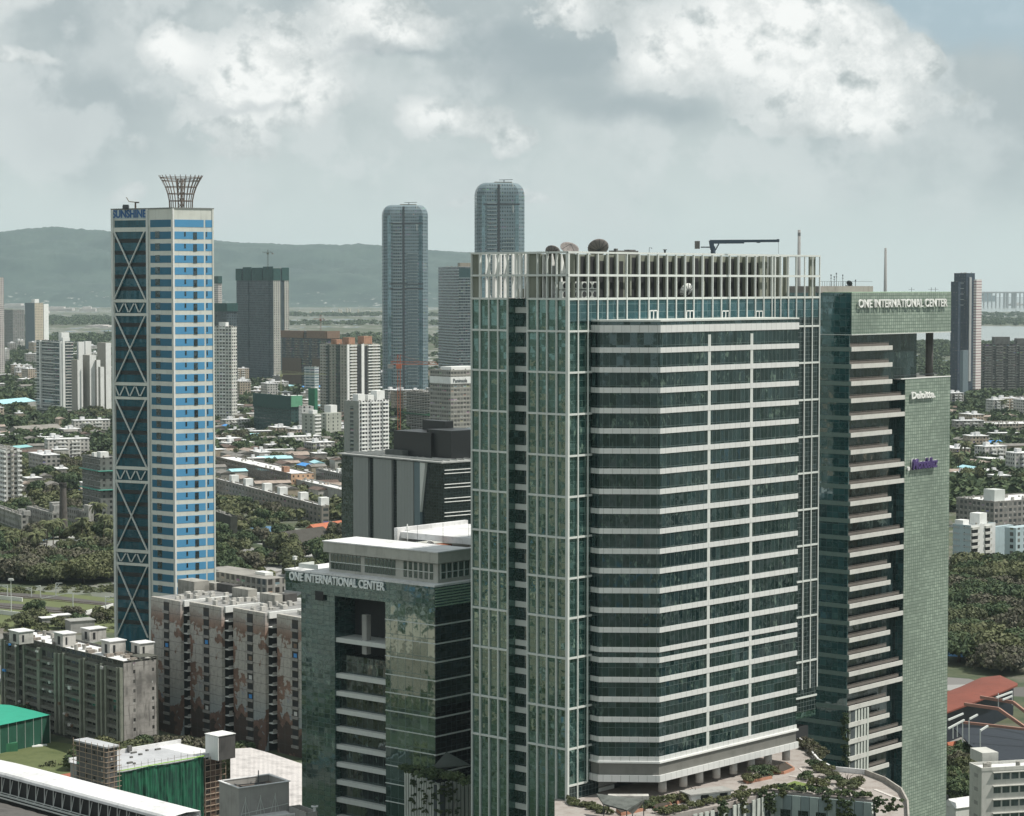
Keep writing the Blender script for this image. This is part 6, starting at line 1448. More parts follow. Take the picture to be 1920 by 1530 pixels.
# white car-park block behind the right end
b = Bd('stair_block', 'white block with a dark glazed notch between the two glass towers', 'building', 1575, 1283, 555, ang=.72, pxl=1520, pxr=1582)
b.Lv = max(b.Lv, 14)
MB().box(0,3.0,0,b.Lv,10,b.top).build('wall', WHITE, b.root); MB().box(-.05,.3,b.Lv*.42,b.Lv,b.top-9.5,b.top-1.2).build('notch_glass', GB, b.root)
MB().box(-.15,3.1,-.15,b.Lv,b.top,b.top+.4).build('coping', ROOFW, b.root)
b = Bd('slatted_wall', 'white slatted wall with hanging vines in front of the white notched block', 'screen wall', 1594, 1333, 545, ang=.80, pxl=1533, Lu=2)
MB().box(.3,2,0,b.Lv,20,b.top-.2).build('backing', BGW, b.root)
for i in range(9): y = .1+i*b.Lv/9; MB().box(0,.28,y,y+b.Lv/9*.55,22,b.top).build('slat', SLT, b.root)
MB().box(-.1,2.1,-.1,b.Lv,b.top,b.top+.3).build('coping', ROOFW, b.root)
MB().box(2,8,.3,.5,16,b.top).build('return_wall', BGW, b.root)
for i in range(5): MB().box(2.05+i*1.2,2.7+i*1.2,0,.28,18,b.top+.1-i*.05).build('slat', SLT, b.root)
SW = b
# striped wall between the low block and the main tower
a, c, e = P(758,1443,500), P(822,1462,486), P(890,1472,494)
r = empty('slatted_wall', (a[0],a[1],0), 0, label='weathered white slatted wall with creepers below the black glass side of the low block', cat='screen wall')
A, B2_, C2_ = Vector((0,0)), Vector((c[0]-a[0],c[1]-a[1])), Vector((e[0]-a[0],e[1]-a[1]))
for p0, p1, z in ((A,B2_,a[2]),(B2_,C2_,c[2]-.8)):
    L0 = (p1-p0).length; d = (p1-p0)/L0; nn = Vector((-d.y,d.x))
    MB().prism([tuple(p0+nn*.4),tuple(p1+nn*.4),tuple(p1+nn*1.4),tuple(p0+nn*1.4)], 0, z-.5).build('backing', BGW, r)
    s = 0
    while s < L0-.5:
        p, q = p0+d*s, p0+d*(s+.62); MB().prism([tuple(p),tuple(q),tuple(q+nn*.35),tuple(p+nn*.35)], 0, z-rnd.uniform(0,.5)).build('slat', SLT, r); s += 1.05+.3*rnd.random()
x_, y_, z_ = P(833,1428,488); o = MB(); o.add([(-2.6,0,-1.4),(.4,1.5,1.8),(5.5,2.5,-1.2),(-2.6,.3,-1.7),(.4,1.8,1.5),(5.5,2.8,-1.5)],[(0,1,2),(5,4,3),(0,3,4,1),(1,4,5,2),(0,2,5,3)])
tag(o.build('glass_canopy', mat('smoky_canopy', (.10,.115,.105), .3, .3), None, (x_,y_,z_)), 'tilted triangular smoky glass canopy beside the foot of the main tower', 'canopy')
# ================================================================ vegetation
def leaf_mat(name, c1, c2, c3):
    m, n = nm(name)
    g = n.new('ShaderNodeNewGeometry').outputs['Random Per Island']; oi = n.new('ShaderNodeObjectInfo').outputs['Random']
    c = n.mix(g, c1, c2); c = n.mix(n.m('MULTIPLY', oi, .7), c, c3)
    tc = n.new('ShaderNodeTexCoord').outputs['Object']; c = n.mix(n.m('MULTIPLY', n.ramp(n.noise(tc, .3, 2), .45, .65), .45), c, (.10,.12,.045))
    b = bsdf(n, c, .75, Specular_IOR_Level=.25); return m
LEAF = [leaf_mat('leaf_green', (.026,.05,.024), (.085,.12,.055), (.045,.07,.036)), leaf_mat('leaf_olive', (.06,.07,.03), (.16,.165,.085), (.075,.09,.05)), leaf_mat('leaf_grey', (.05,.052,.035), (.14,.13,.095), (.08,.075,.055))]
BARK = mat('bark', (.07,.055,.04), .95, .4, 1.)
def leaves(seed, nl, R, hh, nleaf, size, flat=1.):
    """leaf-sized quads over lumpy lobes filling a crown R wide, hh high"""
    r = np.random.RandomState(seed); C_ = []; S_ = []
    for i in range(nl):
        a = r.rand()*6.283; q = r.rand()**.5*.72; zz = r.rand()
        C_.append((R*q*math.cos(a), R*q*math.sin(a), hh*(.25+.55*zz*(1-q*.5)))); S_.append(R*(.26+.20*r.rand()))
    C_ = np.array(C_); S_ = np.array(S_); k = r.randint(nl, size=nleaf)
    d = r.normal(size=(nleaf,3)); d /= np.linalg.norm(d,axis=1)[:,None]; d[:,2] = np.where(d[:,2] < -.35, -d[:,2], d[:,2])
    rad = S_[k]*(.72+.36*r.rand(nleaf)); p = C_[k]+d*rad[:,None]*np.array([1,1,.78*flat])
    n = d+r.normal(size=(nleaf,3))*.55; n /= np.linalg.norm(n,axis=1)[:,None]
    t = np.cross(n, r.normal(size=(nleaf,3))); t /= np.linalg.norm(t,axis=1)[:,None]; b = np.cross(n,t)
    s = (size*(.5+r.rand(nleaf)))[:,None]; e = .62
    V = np.stack([p-t*s-b*s*e*.4, p+t*s*.2-b*s*e, p+t*s+b*s*e*.2, p-t*s*.1+b*s*e],1).reshape(-1,3)
    return V
def quads_mesh(name, V, m_):
    me = D.meshes.new(name); nv = len(V); nq = nv//4
    me.vertices.add(nv); me.vertices.foreach_set('co', V.astype('f').ravel()); me.loops.add(nv); me.loops.foreach_set('vertex_index', np.arange(nv, dtype='i'))
    me.polygons.add(nq); me.polygons.foreach_set('loop_start', np.arange(0,nv,4,dtype='i')); me.polygons.foreach_set('loop_total', np.full(nq,4,dtype='i')); me.update(); me.materials.append(m_); return me
def trunk_mesh(seed, h, r0, spread, nb=6):
    r = random.Random(seed); m = MB(); fx, fy = r.uniform(-.4,.4), r.uniform(-.4,.4)
    m.cyl((0,0,-.3),(fx,fy,h*.5),r0,r0*.7,7)
    for i in range(nb):
        a = 6.283*i/nb+r.uniform(-.4,.4); zz = h*r.uniform(.8,1.15); q = spread*r.uniform(.5,.9)
        mid = (fx+q*.45*math.cos(a), fy+q*.45*math.sin(a), h*.5+(zz-h*.5)*.55); m.cyl((fx,fy,h*.48),mid,r0*.5,r0*.33,5); m.cyl(mid,(q*math.cos(a),q*math.sin(a),zz),r0*.33,r0*.12,5)
    o = m.build('trunk', BARK); me = o.data; D.objects.remove(o); return me
VAR = []
for i in range(6): VAR.append((quads_mesh('crown', leaves(10+i, 13+i, 6.5, 8.5, 3400, .62), LEAF[(0,0,1,0,1,2)[i]]), trunk_mesh(i, 6.5, .38, 4.5)))
BIG = []
for i in range(3): BIG.append((quads_mesh('crown', leaves(40+i, 26+3*i, 9.5, 9., 9000, .5, .8), LEAF[(0,1,2)[i]]), trunk_mesh(20+i, 7, .5, 6.5, 8)))
SMALL = []
for i in range(3): SMALL.append((quads_mesh('crown', leaves(70+i, 9, 2.3, 1.9, 1500, .17, .7), LEAF[(0,1,1)[i]]), trunk_mesh(30+i, 2.4, .12, 1.4, 5)))
def palm(seed):
    r = random.Random(seed); m = MB()
    m.cyl((0,0,-.3),(.5,.2,6),.22,.18,7).cyl((.5,.2,6),(.7,.5,11),.18,.15,7); V = []
    for i in range(20):
        a = 6.283*i/20+r.uniform(-.2,.2); el = r.uniform(-.3,1.1); L0 = r.uniform(3.2,4.2); p = Vector((.7,.5,11)); seg = 7
        for k in range(seg):
            e = el-k*.28; d = Vector((math.cos(a)*math.cos(e), math.sin(a)*math.cos(e), math.sin(e)))*(L0/seg); q = p+d; sd = Vector((-math.sin(a),math.cos(a),0)); w0 = .85*(1-abs(k-2.5)/6.5)
            for s in (-1,1):
                V += [tuple(p), tuple(q), tuple(q+sd*s*w0+Vector((0,0,-.45))+d*.3), tuple(p+sd*s*w0*.9+Vector((0,0,-.45))+d*.35)]
            p = q
    o = m.build('trunk', BARK); me = o.data; D.objects.remove(o)
    return quads_mesh('frond_crown', np.array(V), LEAF[1]), me
PALM = [palm(1), palm(2)]
NT = [0]
def plant(pair, x, y, z, s, rz, label, group, name='tree', cat='tree', sz=None, zl=None):
    if zl:
        kd = {'leaf_green': 'deep green', 'leaf_olive': 'olive green', 'leaf_grey': 'grey-brown'}[pair[0].materials[0].name]
        label = '%s tree %s' % (kd, zl[0]); group = '%s trees %s' % (kd, zl[1])
    r = empty(name, (x,y,z), rz, label=label, cat=cat, group=group); r.scale = (s, s, sz or s); NT[0] += 1
    for nmn, me in (('palm_crown' if pair in PALM else 'crown', pair[0]), ('trunk', pair[1])):
        o = D.objects.new(nmn, me); COL.objects.link(o); o.parent = r
    return r
def clear_of(x, y, rr):
    for (c, r) in FOOT:
        if (c[0]-x)**2+(c[1]-y)**2 < (r+rr)**2: return False
    return True
TP = []
def zone(n, x0, x1, y0, y1, hs, label, group, kinds=VAR, pal=0., gap=.75, skip=(), name='tree'):
    c = 0; tries = 0
    while c < n and tries < n*60:
        tries += 1; px, py = rnd.uniform(x0,x1), rnd.uniform(y0,y1)
        if any(a <= px <= b_ and c_ <= py <= d for a,b_,c_,d in skip): continue
        x, y, _ = G(px, py); s = rnd.uniform(*hs); R = 6.5*s if kinds is VAR else (9.5*s if kinds is BIG else 2.3*s)
        if not clear_of(x, y, R*.55): continue
        if any((a-x)**2+(b_-y)**2 < ((R+r2)*gap*.62)**2 for a, b_, r2 in TP): continue
        TP.append((x,y,R)); c += 1
        if rnd.random() < pal: plant(rnd.choice(PALM), x, y, 0, s*1.15, rnd.uniform(0,6.28), 'coconut palm '+label, 'palms '+group, name='palm_tree', cat='palm')
        else: plant(rnd.choice(kinds), x, y, 0, s, rnd.uniform(0,6.28), None, None, sz=s*rnd.uniform(.8,1.15), name=name, zl=(label, group))
# small garden trees on the podium first (positions read off the terrace)
names = ['first','second','third','fourth','fifth','sixth','seventh','eighth','ninth','tenth','eleventh','twelfth','thirteenth','fourteenth','fifteenth','sixteenth','seventeenth','eighteenth']
gt = [(1212,1514,1.),(1272,1506,1.5),(1296,1498,1.5),(1238,1524,.9),(1256,1518,.8),(1410,1466,1.5),(1432,1456,1.9),(1455,1450,1.2),(1392,1482,.8),(1510,1462,1.3),(1532,1476,1.5),(1556,1458,1.4),(1570,1470,1.4),(1592,1478,1.6),(1545,1448,1.5),(1530,1440,1.3),(1612,1470,1.2),(1335,1492,.9)]
for i, (px, py, s) in enumerate(gt):
    x, y, z = G(px, py, zd_); plant(SMALL[i%3], x, y, z, s*.74, i*1.3, '%s small garden tree on the podium terrace, counted from the left' % names[sorted(range(18), key=lambda k: gt[k][0]).index(i)], 'small trees on the podium terrace', name='garden_tree')
def shrubs(name, lb, cat, pts, z, R, nleaf, size, m_, hh=1.2):
    V = []; r = np.random.RandomState(len(pts)+int(abs(pts[0][0])))
    for k, (px, py) in enumerate(pts): V.append(leaves(200+k+int(px), 4, R, hh, nleaf, size)+np.array(G(px,py,z)))
    V = np.concatenate(V); c = V.mean(0); c[2] = z
    o = D.objects.new(name, quads_mesh(name, V-c, m_)); COL.objects.link(o); o.location = c; tag(o, lb, cat)
def line(a, c, n): return [(a[0]+(c[0]-a[0])*i/(n-1)+rnd.uniform(-2,2), a[1]+(c[1]-a[1])*i/(n-1)+rnd.uniform(-1.,1.)) for i in range(n)]
shrubs('hedge', 'clipped hedge along the left edge of the podium beside the glass corner', 'hedge', line((1066,1505),(1140,1526),10), zd_, 1.5, 350, .22, LEAF[1])
shrubs('hedge', 'leafy hedge along the slatted podium edge below the tower columns', 'hedge', line((1240,1528),(1452,1482),26), zd_, 1.4, 350, .2, LEAF[1], 1.5)
shrubs('hedge', 'hedge running above the blue-grey panelled podium wall', 'hedge', line((1462,1482),(1625,1497),18), zd_, 1.4, 350, .2, LEAF[0], 1.6)
shrubs('flower_bed', 'yellow-green bed of bushes at the left end of the terrace', 'flower bed', line((1206,1508),(1245,1500),6)+line((1206,1518),(1250,1508),5), zd_, 1.3, 300, .2, LEAF[1], 1.)
shrubs('flower_bed', 'bed of dry bushes behind the planter rim at the foot of the white stair block', 'flower bed', line((1500,1398),(1540,1428),9)+line((1508,1392),(1550,1420),8), zd_, 1.6, 350, .22, LEAF[2], 1.8)
def vine(lb, pts, m_=LEAF[0]):
    """creeper hanging down a wall: pts = (px, py, depth) clumps"""
    V = []
    for k, (px, py, Y) in enumerate(pts): V.append(leaves(300+k+int(px), 3, .75, 1.3, 150, .15)+np.array(P(px,py,Y)))
    V = np.concatenate(V); c = V.mean(0); o = D.objects.new('hanging_vine', quads_mesh('hanging_vine', V-c, m_)); COL.objects.link(o); o.location = c; tag(o, lb, 'vine')
def Yw(px, a, c): return a[2]+(c[2]-a[2])*(px-a[0])/(c[0]-a[0])
def wy(px, py=None):
    P_ = [(q[0], G(*q, zd_)[1]) for q in inn]
    return float(np.interp(px, [p[0] for p in P_], [p[1] for p in P_]))-.9
for i, (a, c, n_, lo) in enumerate(((1345,1362,26,26),(1385,1400,24,34),(1425,1452,60,42),(1462,1470,10,14))):
    vine('creeper curtain hanging over the podium side, %s of four from the left' % names[i], [(rnd.uniform(a,c), (wy(1,0)*0+np.interp((a+c)/2,[1343,1452,1640],[1512,1484,1500]))+rnd.uniform(0,lo), wy((a+c)/2)) for _ in range(n_)], LEAF[1] if i%2 else LEAF[0])
for i, (a, c, n_, lo) in enumerate(((1545,1556,16,30),(1572,1600,40,40),(1640,1690,30,24))):
    vine('creeper hanging down the panelled podium wall, %s of three from the left' % names[i], [(rnd.uniform(a,c), np.interp((a+c)/2,[1452,1640],[1486,1502])+rnd.uniform(0,lo), wy((a+c)/2)) for _ in range(n_)], LEAF[0])
vine('thick vine over the left end of the slatted wall between the towers', [(rnd.uniform(1533,1556), rnd.uniform(1342,1392), 552) for _ in range(60)], LEAF[1])
vine('narrow vine over the right end of the slatted wall between the towers', [(rnd.uniform(1580,1590), rnd.uniform(1340,1440), 543) for _ in range(46)], LEAF[0])
vine('vine patches climbing the weathered slatted wall below the black glass', [(px, rnd.uniform(1450,1530), Yw(px,(758,0,500),(822,0,485))-1. if px < 822 else Yw(px,(822,0,485),(890,0,493))-1.) for px in [rnd.choice((775,793,812,826,842,858))+rnd.uniform(-5,5) for _ in range(70)]], LEAF[0])
shrubs('roof_shrubs', 'dark bushes spilling over the top of the weathered slatted wall', 'shrub', line((762,1452),(885,1478),16), 36.5, 2.2, 420, .26, LEAF[0], 3.)
# ---- low houses between the trees
WALLS = [mat('house_white', (.42,.41,.38), .9, .6, .3), mat('house_grey', (.24,.23,.21), .9, .6, .3), mat('house_buff', (.34,.29,.22), .9, .5, .3)]
ROOFS = [('white flat roof', ROOFW), ('grey sheet roof', mat('sheet_grey', (.20,.19,.175), .95, .6, .3, streak=False)), ('brown tiled roof', mat('brown_tiles', (.12,.085,.07), .95, .5, .3, streak=False)), ('blue tarpaulin roof', BLUE), ('turquoise sheet roof', mat('turquoise_roof', (.36,.62,.68))), ('pale rusty roof', mat('rusty_pale', (.33,.27,.23), .95, .6, .3, streak=False))]
HV = {}
def house(x, y, ri, wi, sx, sy, h, rz, where):
    key = (ri, wi, sx, sy, h)
    if key not in HV:
        a = MB().box(-sx/2,sx/2,-sy/2,sy/2,0,h)
        for i in range(int(sx//3.2)): a.box(-sx/2+.8+i*3.2,-sx/2+2.2+i*3.2,-sy/2-.06,-sy/2,h*.35,h*.7)
        a = a.build('wall', WALLS[wi]); m = MB()
        if ri in (0,): m.box(-sx/2-.3,sx/2+.3,-sy/2-.3,sy/2+.3,h,h+.35).box(-sx*.3,-sx*.3+2.4,-1,1.6,h+.35,h+2.6)
        else: v = [(-sx/2-.4,-sy/2-.4,h),(sx/2+.4,-sy/2-.4,h),(sx/2+.4,sy/2+.4,h),(-sx/2-.4,sy/2+.4,h),(-sx/2-.4,0,h+1.6),(sx/2+.4,0,h+1.6)]; m.add(v,[(0,1,5,4),(2,3,4,5),(0,4,3),(1,2,5),(3,2,1,0)])
        b_ = m.build('roof', ROOFS[ri][1]); HV[key] = (a.data, b_.data); D.objects.remove(a); D.objects.remove(b_)
    r = empty('house', (x,y,0), rz, label='%s %s with %s %s' % (('white','grey','buff')[wi], 'long house' if sx > 20 else 'house', ROOFS[ri][0], where), cat='house', group='low houses with %s %s' % (ROOFS[ri][0], where))
    for nmn, me in zip(('wall','roof'), HV[key]): o = D.objects.new(nmn, me); COL.objects.link(o); o.parent = r
HP = []
MWALL = [facade('mid_white_flats', (.52,.51,.48), (.04,.045,.05), 3.2, 3., (.2,.72), (.3,.8), .6, lit=.5), facade('mid_grey_flats', (.30,.29,.27), (.03,.035,.035), 3.6, 3., (.25,.8), (.25,.8), .7, lit=.4), facade('mid_buff_flats', (.42,.35,.27), (.04,.04,.04), 3., 3., (.2,.7), (.3,.8), .6, lit=.4)]
def midrise(x, y, wi, sx, sy, h, rz, where):
    key = ('m', wi, sx, sy, h)
    if key not in HV:
        a = MB().box(-sx/2,sx/2,-sy/2,sy/2,0,h).box(-sx*.28,sx*.28,-sy/2-1.6,-sy/2-.002,0,h-1.5).build('wall', MWALL[wi]); m = MB(); m.box(-sx/2-.3,sx/2+.3,-sy/2-.3,sy/2+.3,h,h+.4).box(-sx*.3,-sx*.3+4,-2,2,h+.4,h+3.2).box(sx*.2,sx*.2+3,-1,2,h+.4,h+2.2); b_ = m.build('roof', ROOFW)
        q = MB()
        for k in range(int(h/3)): q.box(-sx*.26,-sx*.06,-sy/2-2.6,-sy/2-1.602,k*3+.2,k*3+1.1).box(sx*.06,sx*.26,-sy/2-2.6,-sy/2-1.602,k*3+.2,k*3+1.1)
        q = q.build('balcony_stack', WHITE); HV[key] = (a.data, b_.data, q.data); D.objects.remove(a); D.objects.remove(b_); D.objects.remove(q)
    r = empty('apartment_block', (x,y,0), rz, label='%s %d-storey flats %s' % (('white','grey','buff')[wi], round(h/3), where), cat='apartment block', group='mid-rise flats '+where)
    for nmn, me in zip(('wall','roof','balcony_stack'), HV[key]): o = D.objects.new(nmn, me); COL.objects.link(o); o.parent = r
def mzone(n, x0, x1, y0, y1, where, hs, ang=.5):
    c = t = 0
    while c < n and t < n*60:
        t += 1; px, py = rnd.uniform(x0,x1), rnd.uniform(y0,y1); x, y, _ = G(px, py); sx, sy = rnd.choice(((26,13),(20,14),(34,13),(16,16)))
        if not clear_of(x, y, sx*.55) or any((a-x)**2+(b_-y)**2 < (r2+sx*.6)**2 for a,b_,r2 in HP): continue
        HP.append((x,y,sx*.6)); midrise(x, y, rnd.choice((0,0,1,2)), sx, sy, 3*rnd.randint(*hs), ang+(math.pi/2 if rnd.random() < .4 else 0)+rnd.uniform(-.15,.15), where); c += 1
mzone(16, 402, 640, 705, 775, 'below the far unfinished towers', (4,8))
mzone(9, 700, 885, 700, 790, 'around the feet of the round-shouldered towers', (5,9))
mzone(14, -20, 206, 655, 730, 'on the far plain left of the striped tower', (4,9))
mzone(7, -20, 206, 760, 900, 'in the trees left of the striped tower', (3,5))
mzone(8, 402, 640, 800, 860, 'in the village left of the dark office slab', (3,4))
mzone(10, 1782, 1930, 752, 905, 'in the green belt right of the sign tower', (3,6), .3)
def hzone(n, x0, x1, y0, y1, where, sc=1., ang=.42, wts=(5,3,3,1,1,2)):
    c = t = 0
    while c < n and t < n*40:
        t += 1; px, py = rnd.uniform(x0,x1), rnd.uniform(y0,y1); x, y, _ = G(px, py)
        sx, sy, h = rnd.choice(((10,7,4),(16,8,5),(24,9,6),(12,10,7),(34,9,5)))
        if not clear_of(x, y, sx*sc*.45) or any((a-x)**2+(b_-y)**2 < (r2+sx*sc*.42)**2 for a,b_,r2 in HP): continue
        HP.append((x,y,sx*sc*.42)); house(x, y, rnd.choices(range(6), wts)[0], rnd.randrange(3), round(sx*sc,1), round(sy*sc,1), round(h*(.7+.3*sc)+2,1), ang+(math.pi/2 if rnd.random() < .5 else 0)+rnd.uniform(-.1,.1), where); c += 1
hzone(90, 402, 645, 790, 940, 'in the village left of the dark office slab')
hzone(50, 402, 640, 705, 790, 'scattered below the far unfinished towers', 1.4, wts=(7,3,2,1,1,2))
hzone(36, -20, 206, 790, 950, 'in the trees left of the striped tower')
hzone(30, -20, 206, 640, 740, 'on the far plain left of the striped tower', 1.8, wts=(7,3,2,1,2,2))
hzone(22, 1782, 1930, 765, 920, 'in the green belt right of the sign tower', 1.1, .3)
hzone(14, 700, 885, 690, 800, 'between the round-shouldered towers and the glass tower', 1.4)
for a in HP: FOOT.append(((a[0],a[1]),a[2]*.6))
# woods
mask_rail = (( -60,215,1098,1168),)
zone(12, -30, 216, 1072, 1095, (1.25,1.7), 'in the front row of the dark wood above the railway', 'in the wood above the railway', BIG)
zone(38, -30, 216, 1010, 1080, (.95,1.5), 'in the dark wood above the railway, left of the striped tower', 'in the dark wood above the railway', VAR, pal=.22)
zone(9, 30, 210, 1148, 1180, (.5,.8), 'on the railway verge behind the grimy flats', 'on the railway verge', VAR)
zone(4, -30, 60, 1388, 1420, (.9,1.2), 'around the green net pavilion', 'around the net pavilion', BIG, skip=((20,90,1395,1470),))
zone(30, 90, 452, 1398, 1452, (.55,.95), 'in the bushy strip below the mural block', 'below the mural block', VAR, skip=((90,150,1395,1460),))
for (px, py, s, kk, lb) in ((30,1352,.95,0,'round bright tree rising over the green net pavilion'),(175,1405,.75,1,'pale tree in front of the grimy flats'),(245,1422,.85,1,'yellowish tree just left of the mural block'),(335,1418,.95,2,'grey bare-looking tree below the first mural wing'),(455,1440,.75,1,'yellow-green tree right of the roof room of the netted building')):
    x, y, _ = G(px, py+20); plant(BIG[kk], x, y, 0, s, px, lb, None, sz=s*1.1)
zone(30, -30, 206, 852, 950, (1.,1.6), 'among the buildings left of the striped tower', 'left of the striped tower', VAR, pal=.08)
zone(22, -30, 206, 752, 850, (1.2,1.9), 'in the wooded slope left of the striped tower', 'on the far side left of the striped tower', VAR)
zone(12, -20, 206, 955, 1010, (.9,1.3), 'around the old stained flats and chimney', 'around the old flats', VAR)
zone(30, 402, 640, 1000, 1092, (1.,1.5), 'in the scrubby wood between striped tower and low green block', 'between striped tower and green block', VAR)
zone(16, 402, 645, 940, 1000, (.8,1.2), 'below the tank-topped building', 'below the tank-topped building', VAR)
zone(36, 402, 645, 770, 905, (1.,1.7), 'among the low roofs left of the dark office slab', 'among the low roofs', VAR)
zone(34, 1778, 1950, 1090, 1260, (1.1,1.6), 'in the wood above the orange canopy', 'in the wood above the canopy', BIG)
zone(12, 1775, 1850, 1410, 1500, (.6,.9), 'between the orange canopy and the white corner building', 'beside the white corner building', VAR)
zone(30, 1780, 1950, 745, 925, (1.1,1.8), 'in the green belt right of the green grid tower', 'right of the green grid tower', VAR, pal=.05)
zone(5, 1860, 1940, 1095, 1110, (1.,1.3), 'in front of the pale blue block', 'before the pale blue block', BIG)
# far woodland as masses of crowns
def far_wood(name, lb, boxes, n, seed, hs=(1.,1.8), m_=LEAF[0], nq=70):
    r = np.random.RandomState(seed); V = []
    base = [leaves(400+i, 9, 6.5, 8.5, int(nq*1.8), 1.25) for i in range(8)]
    for k in range(n):
        x0, x1, y0, y1 = boxes[r.randint(len(boxes))]; px, py = r.uniform(x0,x1), r.uniform(y0,y1)
        x, y, _ = G(px, py)
        if not clear_of(x, y, 3): continue
        s = r.uniform(*hs); V.append(base[r.randint(8)]*s*np.array([1.25,1.25,1])+np.array([x,y,-1.]))
    V = np.concatenate(V); o = D.objects.new(name, quads_mesh(name, V, m_)); COL.objects.link(o); tag(o, lb, 'woodland', kind='stuff')
far_wood('woodland', 'distant tree cover filling the plain left of the glass tower', [(-60,885,640,760),(-60,885,700,860),(-60,720,655,700)], 2600, 1)
far_wood('woodland', 'tree cover between the low roofs of the middle distance', [(-40,660,800,1010)], 600, 2, (.6,1.1), LEAF[1], 90)
far_wood('woodland', 'distant tree cover right of the sign tower', [(1700,2000,655,780),(1760,2000,700,960)], 1000, 3)
far_wood('mangrove', 'dark mangrove edge along the pale sea channel', [(1600,2050,646,664),(1780,2050,588,611)], 900, 4, (1.2,2.), LEAF[0])
far_wood('mangrove', 'dark tree lines crossing the far green marsh', [(-60,885,632,645),(-60,885,606,611),(440,885,590,594),(-60,300,596,604)], 1500, 5, (1.3,2.4), LEAF[0], 50)
far_wood('undergrowth', 'low scrub along the railway, lawns and open yards', [(-60,216,1100,1112),(-60,216,1140,1185),(-40,216,1165,1185),(1770,1960,1095,1105),(1770,1960,1375,1440),(60,450,1395,1465)], 420, 9, (.12,.36), LEAF[1], 60)
# far sheds, slim far towers, smoke
FS = mat('far_pale_shed', (.46,.44,.42), .9, .3, .02)
for i, (px, py, w0, h0) in enumerate(((30,578,60,9),(140,566,70,10),(178,571,40,14),(165,584,30,9),(110,583,55,8),(60,588,60,7),(690,572,36,9),(455,583,20,8),(705,566,22,10),(640,574,20,7),(620,566,16,7),(580,570,14,7),(1850,565,30,18),(1905,573,20,6),(190,613,44,4))):
    x, y, _ = G(px, py); s = y/FP; o = MB().box(-w0*s/2,w0*s/2,-60,60,0,h0*s*.6).box(-w0*s*.3,w0*s*.2,-40,40,h0*s*.6,h0*s).build('far_shed', FS if i != 12 else mat('far_blue_block', (.16,.2,.22), .8, .2), None, (x,y,0), rnd.uniform(-.15,.15))
    tag(o, ('pale industrial shed on the plain before the wooded hills left of the striped tower' if px < 210 else 'pale industrial shed at the foot of the hills behind the marsh' if px < 800 else ('bluish block building on the far shore under the sea bridge' if i == 12 else 'low pale building on the far shore under the sea bridge')), 'shed', 'far industrial sheds' if px < 800 else None)
for i, px in enumerate((561,582,603,624,636,640,651,656,672,694,715)):
    x, y, _ = G(px, 590+(i%3)); s = y/FP; o = MB().box(-1.2*s,1.2*s,-15,15,0,(11 if 630 < px < 675 else 7)*s).box(-.5*s,.5*s,-8,8,0,(12 if 630 < px < 675 else 8)*s).build('far_tower', mat('far_cream', (.5,.45,.36), .9, .2)); o.location = (x,y,0)
    tag(o, 'tiny pale slab tower standing on the far marsh under the hills', 'tower', 'tiny far slab towers on the marsh')

print('TREES', NT[0], 'HOUSES', len(HP))
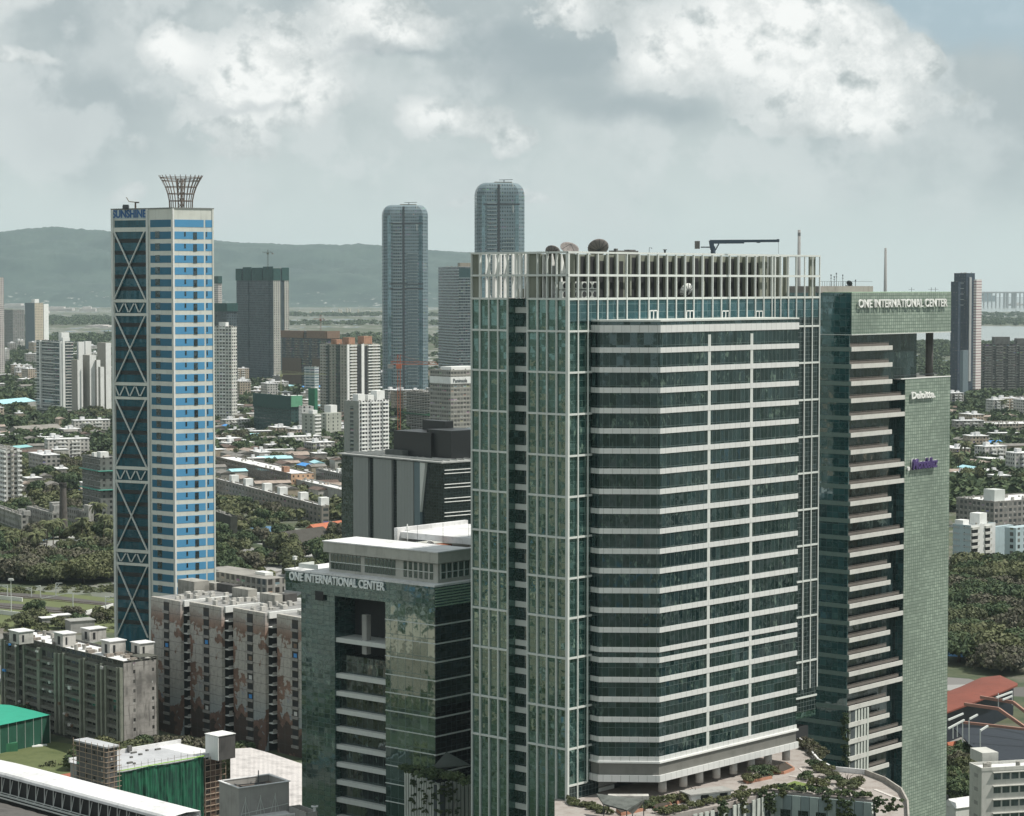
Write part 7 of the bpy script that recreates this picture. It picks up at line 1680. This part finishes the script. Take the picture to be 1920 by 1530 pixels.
# ---- the city to either side of the view, seen only as reflections in the curtain walls
RM = [facade('mirrored_a', (.50,.50,.45), (.04,.05,.05), 3.2, 3.2, (.2,.75), (.25,.8), .4), facade('mirrored_b', (.30,.36,.30), (.03,.04,.04), 4, 3.4, (.1,.8), (.2,.8), .4), facade('mirrored_c', (.55,.45,.35), (.05,.05,.05), 2.6, 3.1, (.25,.7), (.3,.75), .4)]
rr_ = random.Random(5); me_ = MB(); nb = []
for i in range(70):
    side = -1 if i < 48 else 1; y = rr_.uniform(150, 1100); x = side*(.218*abs(y)+rr_.uniform(90, 700)) if side < 0 else .218*y+rr_.uniform(250, 700)
    w2, d2, h2 = rr_.uniform(8,22), rr_.uniform(8,20), rr_.choice((12,20,30,45,60,85,110))*rr_.uniform(.8,1.2)
    if side > 0: h2 = min(h2, 50)
    me_.box(x-w2, x+w2, y-d2, y+d2, 0, h2); nb += [i%3]*6
o = me_.build('side_city', RM[0]); o.data.materials.append(RM[1]); o.data.materials.append(RM[2]); o.data.polygons.foreach_set('material_index', nb)
tag(o, 'blocks of the city beside the view, glimpsed only as reflections in the glass towers', 'city blocks', kind='stuff')
V = []
base = [leaves(500+i, 7, 6.5, 8.5, 60, 1.7) for i in range(4)]
for i in range(1100):
    side = -1 if i < 800 else 1; y = rr_.uniform(100, 1400); x = side*(.218*y+rr_.uniform(50, 900)); V.append(base[i%4]*rr_.uniform(.9,1.5)+np.array([x,y,-.5]))
V = np.concatenate(V); o = D.objects.new('side_wood', quads_mesh('side_wood', V, LEAF[1])); COL.objects.link(o); tag(o, 'trees of the city beside the view, glimpsed only as reflections in the glass towers', 'woodland', kind='stuff')
# ---- tell look-alikes apart by their order from the left
ORD = 'first second third fourth fifth sixth seventh eighth ninth tenth eleventh twelfth thirteenth fourteenth fifteenth sixteenth seventeenth eighteenth'.split()
byl = {}
for o in COL.objects:
    if o.parent is None and o.get('label'): byl.setdefault(o['label'], []).append(o)
for lb, L_ in byl.items():
    if 1 < len(L_) <= 18 and len(lb.split()) <= 14:
        L_.sort(key=lambda o: o.location.x/o.location.y)
        for i, o in enumerate(L_):
            o['label'] = ORD[i]+' from left: '+lb if len(lb.split()) <= 13 else ORD[i]+' '+lb
            if not o.get('group'): o['group'] = lb
# ---------------------------------------------------------------- haze
hz = MB().box(-26000, 26000, -6000, 25000, -1.5, 640).build('haze', None)
m, n = nm('haze')
v = n.new('ShaderNodeVolumePrincipled'); v.inputs['Density'].default_value = 3.0e-5
v.inputs['Color'].default_value = (.72,.88,.93,1); v.inputs['Anisotropy'].default_value = .1
n.t.links.new(v.outputs[0], n.new('ShaderNodeOutputMaterial').inputs['Volume'])
hz.data.materials.append(m); tag(hz, kind='stuff')
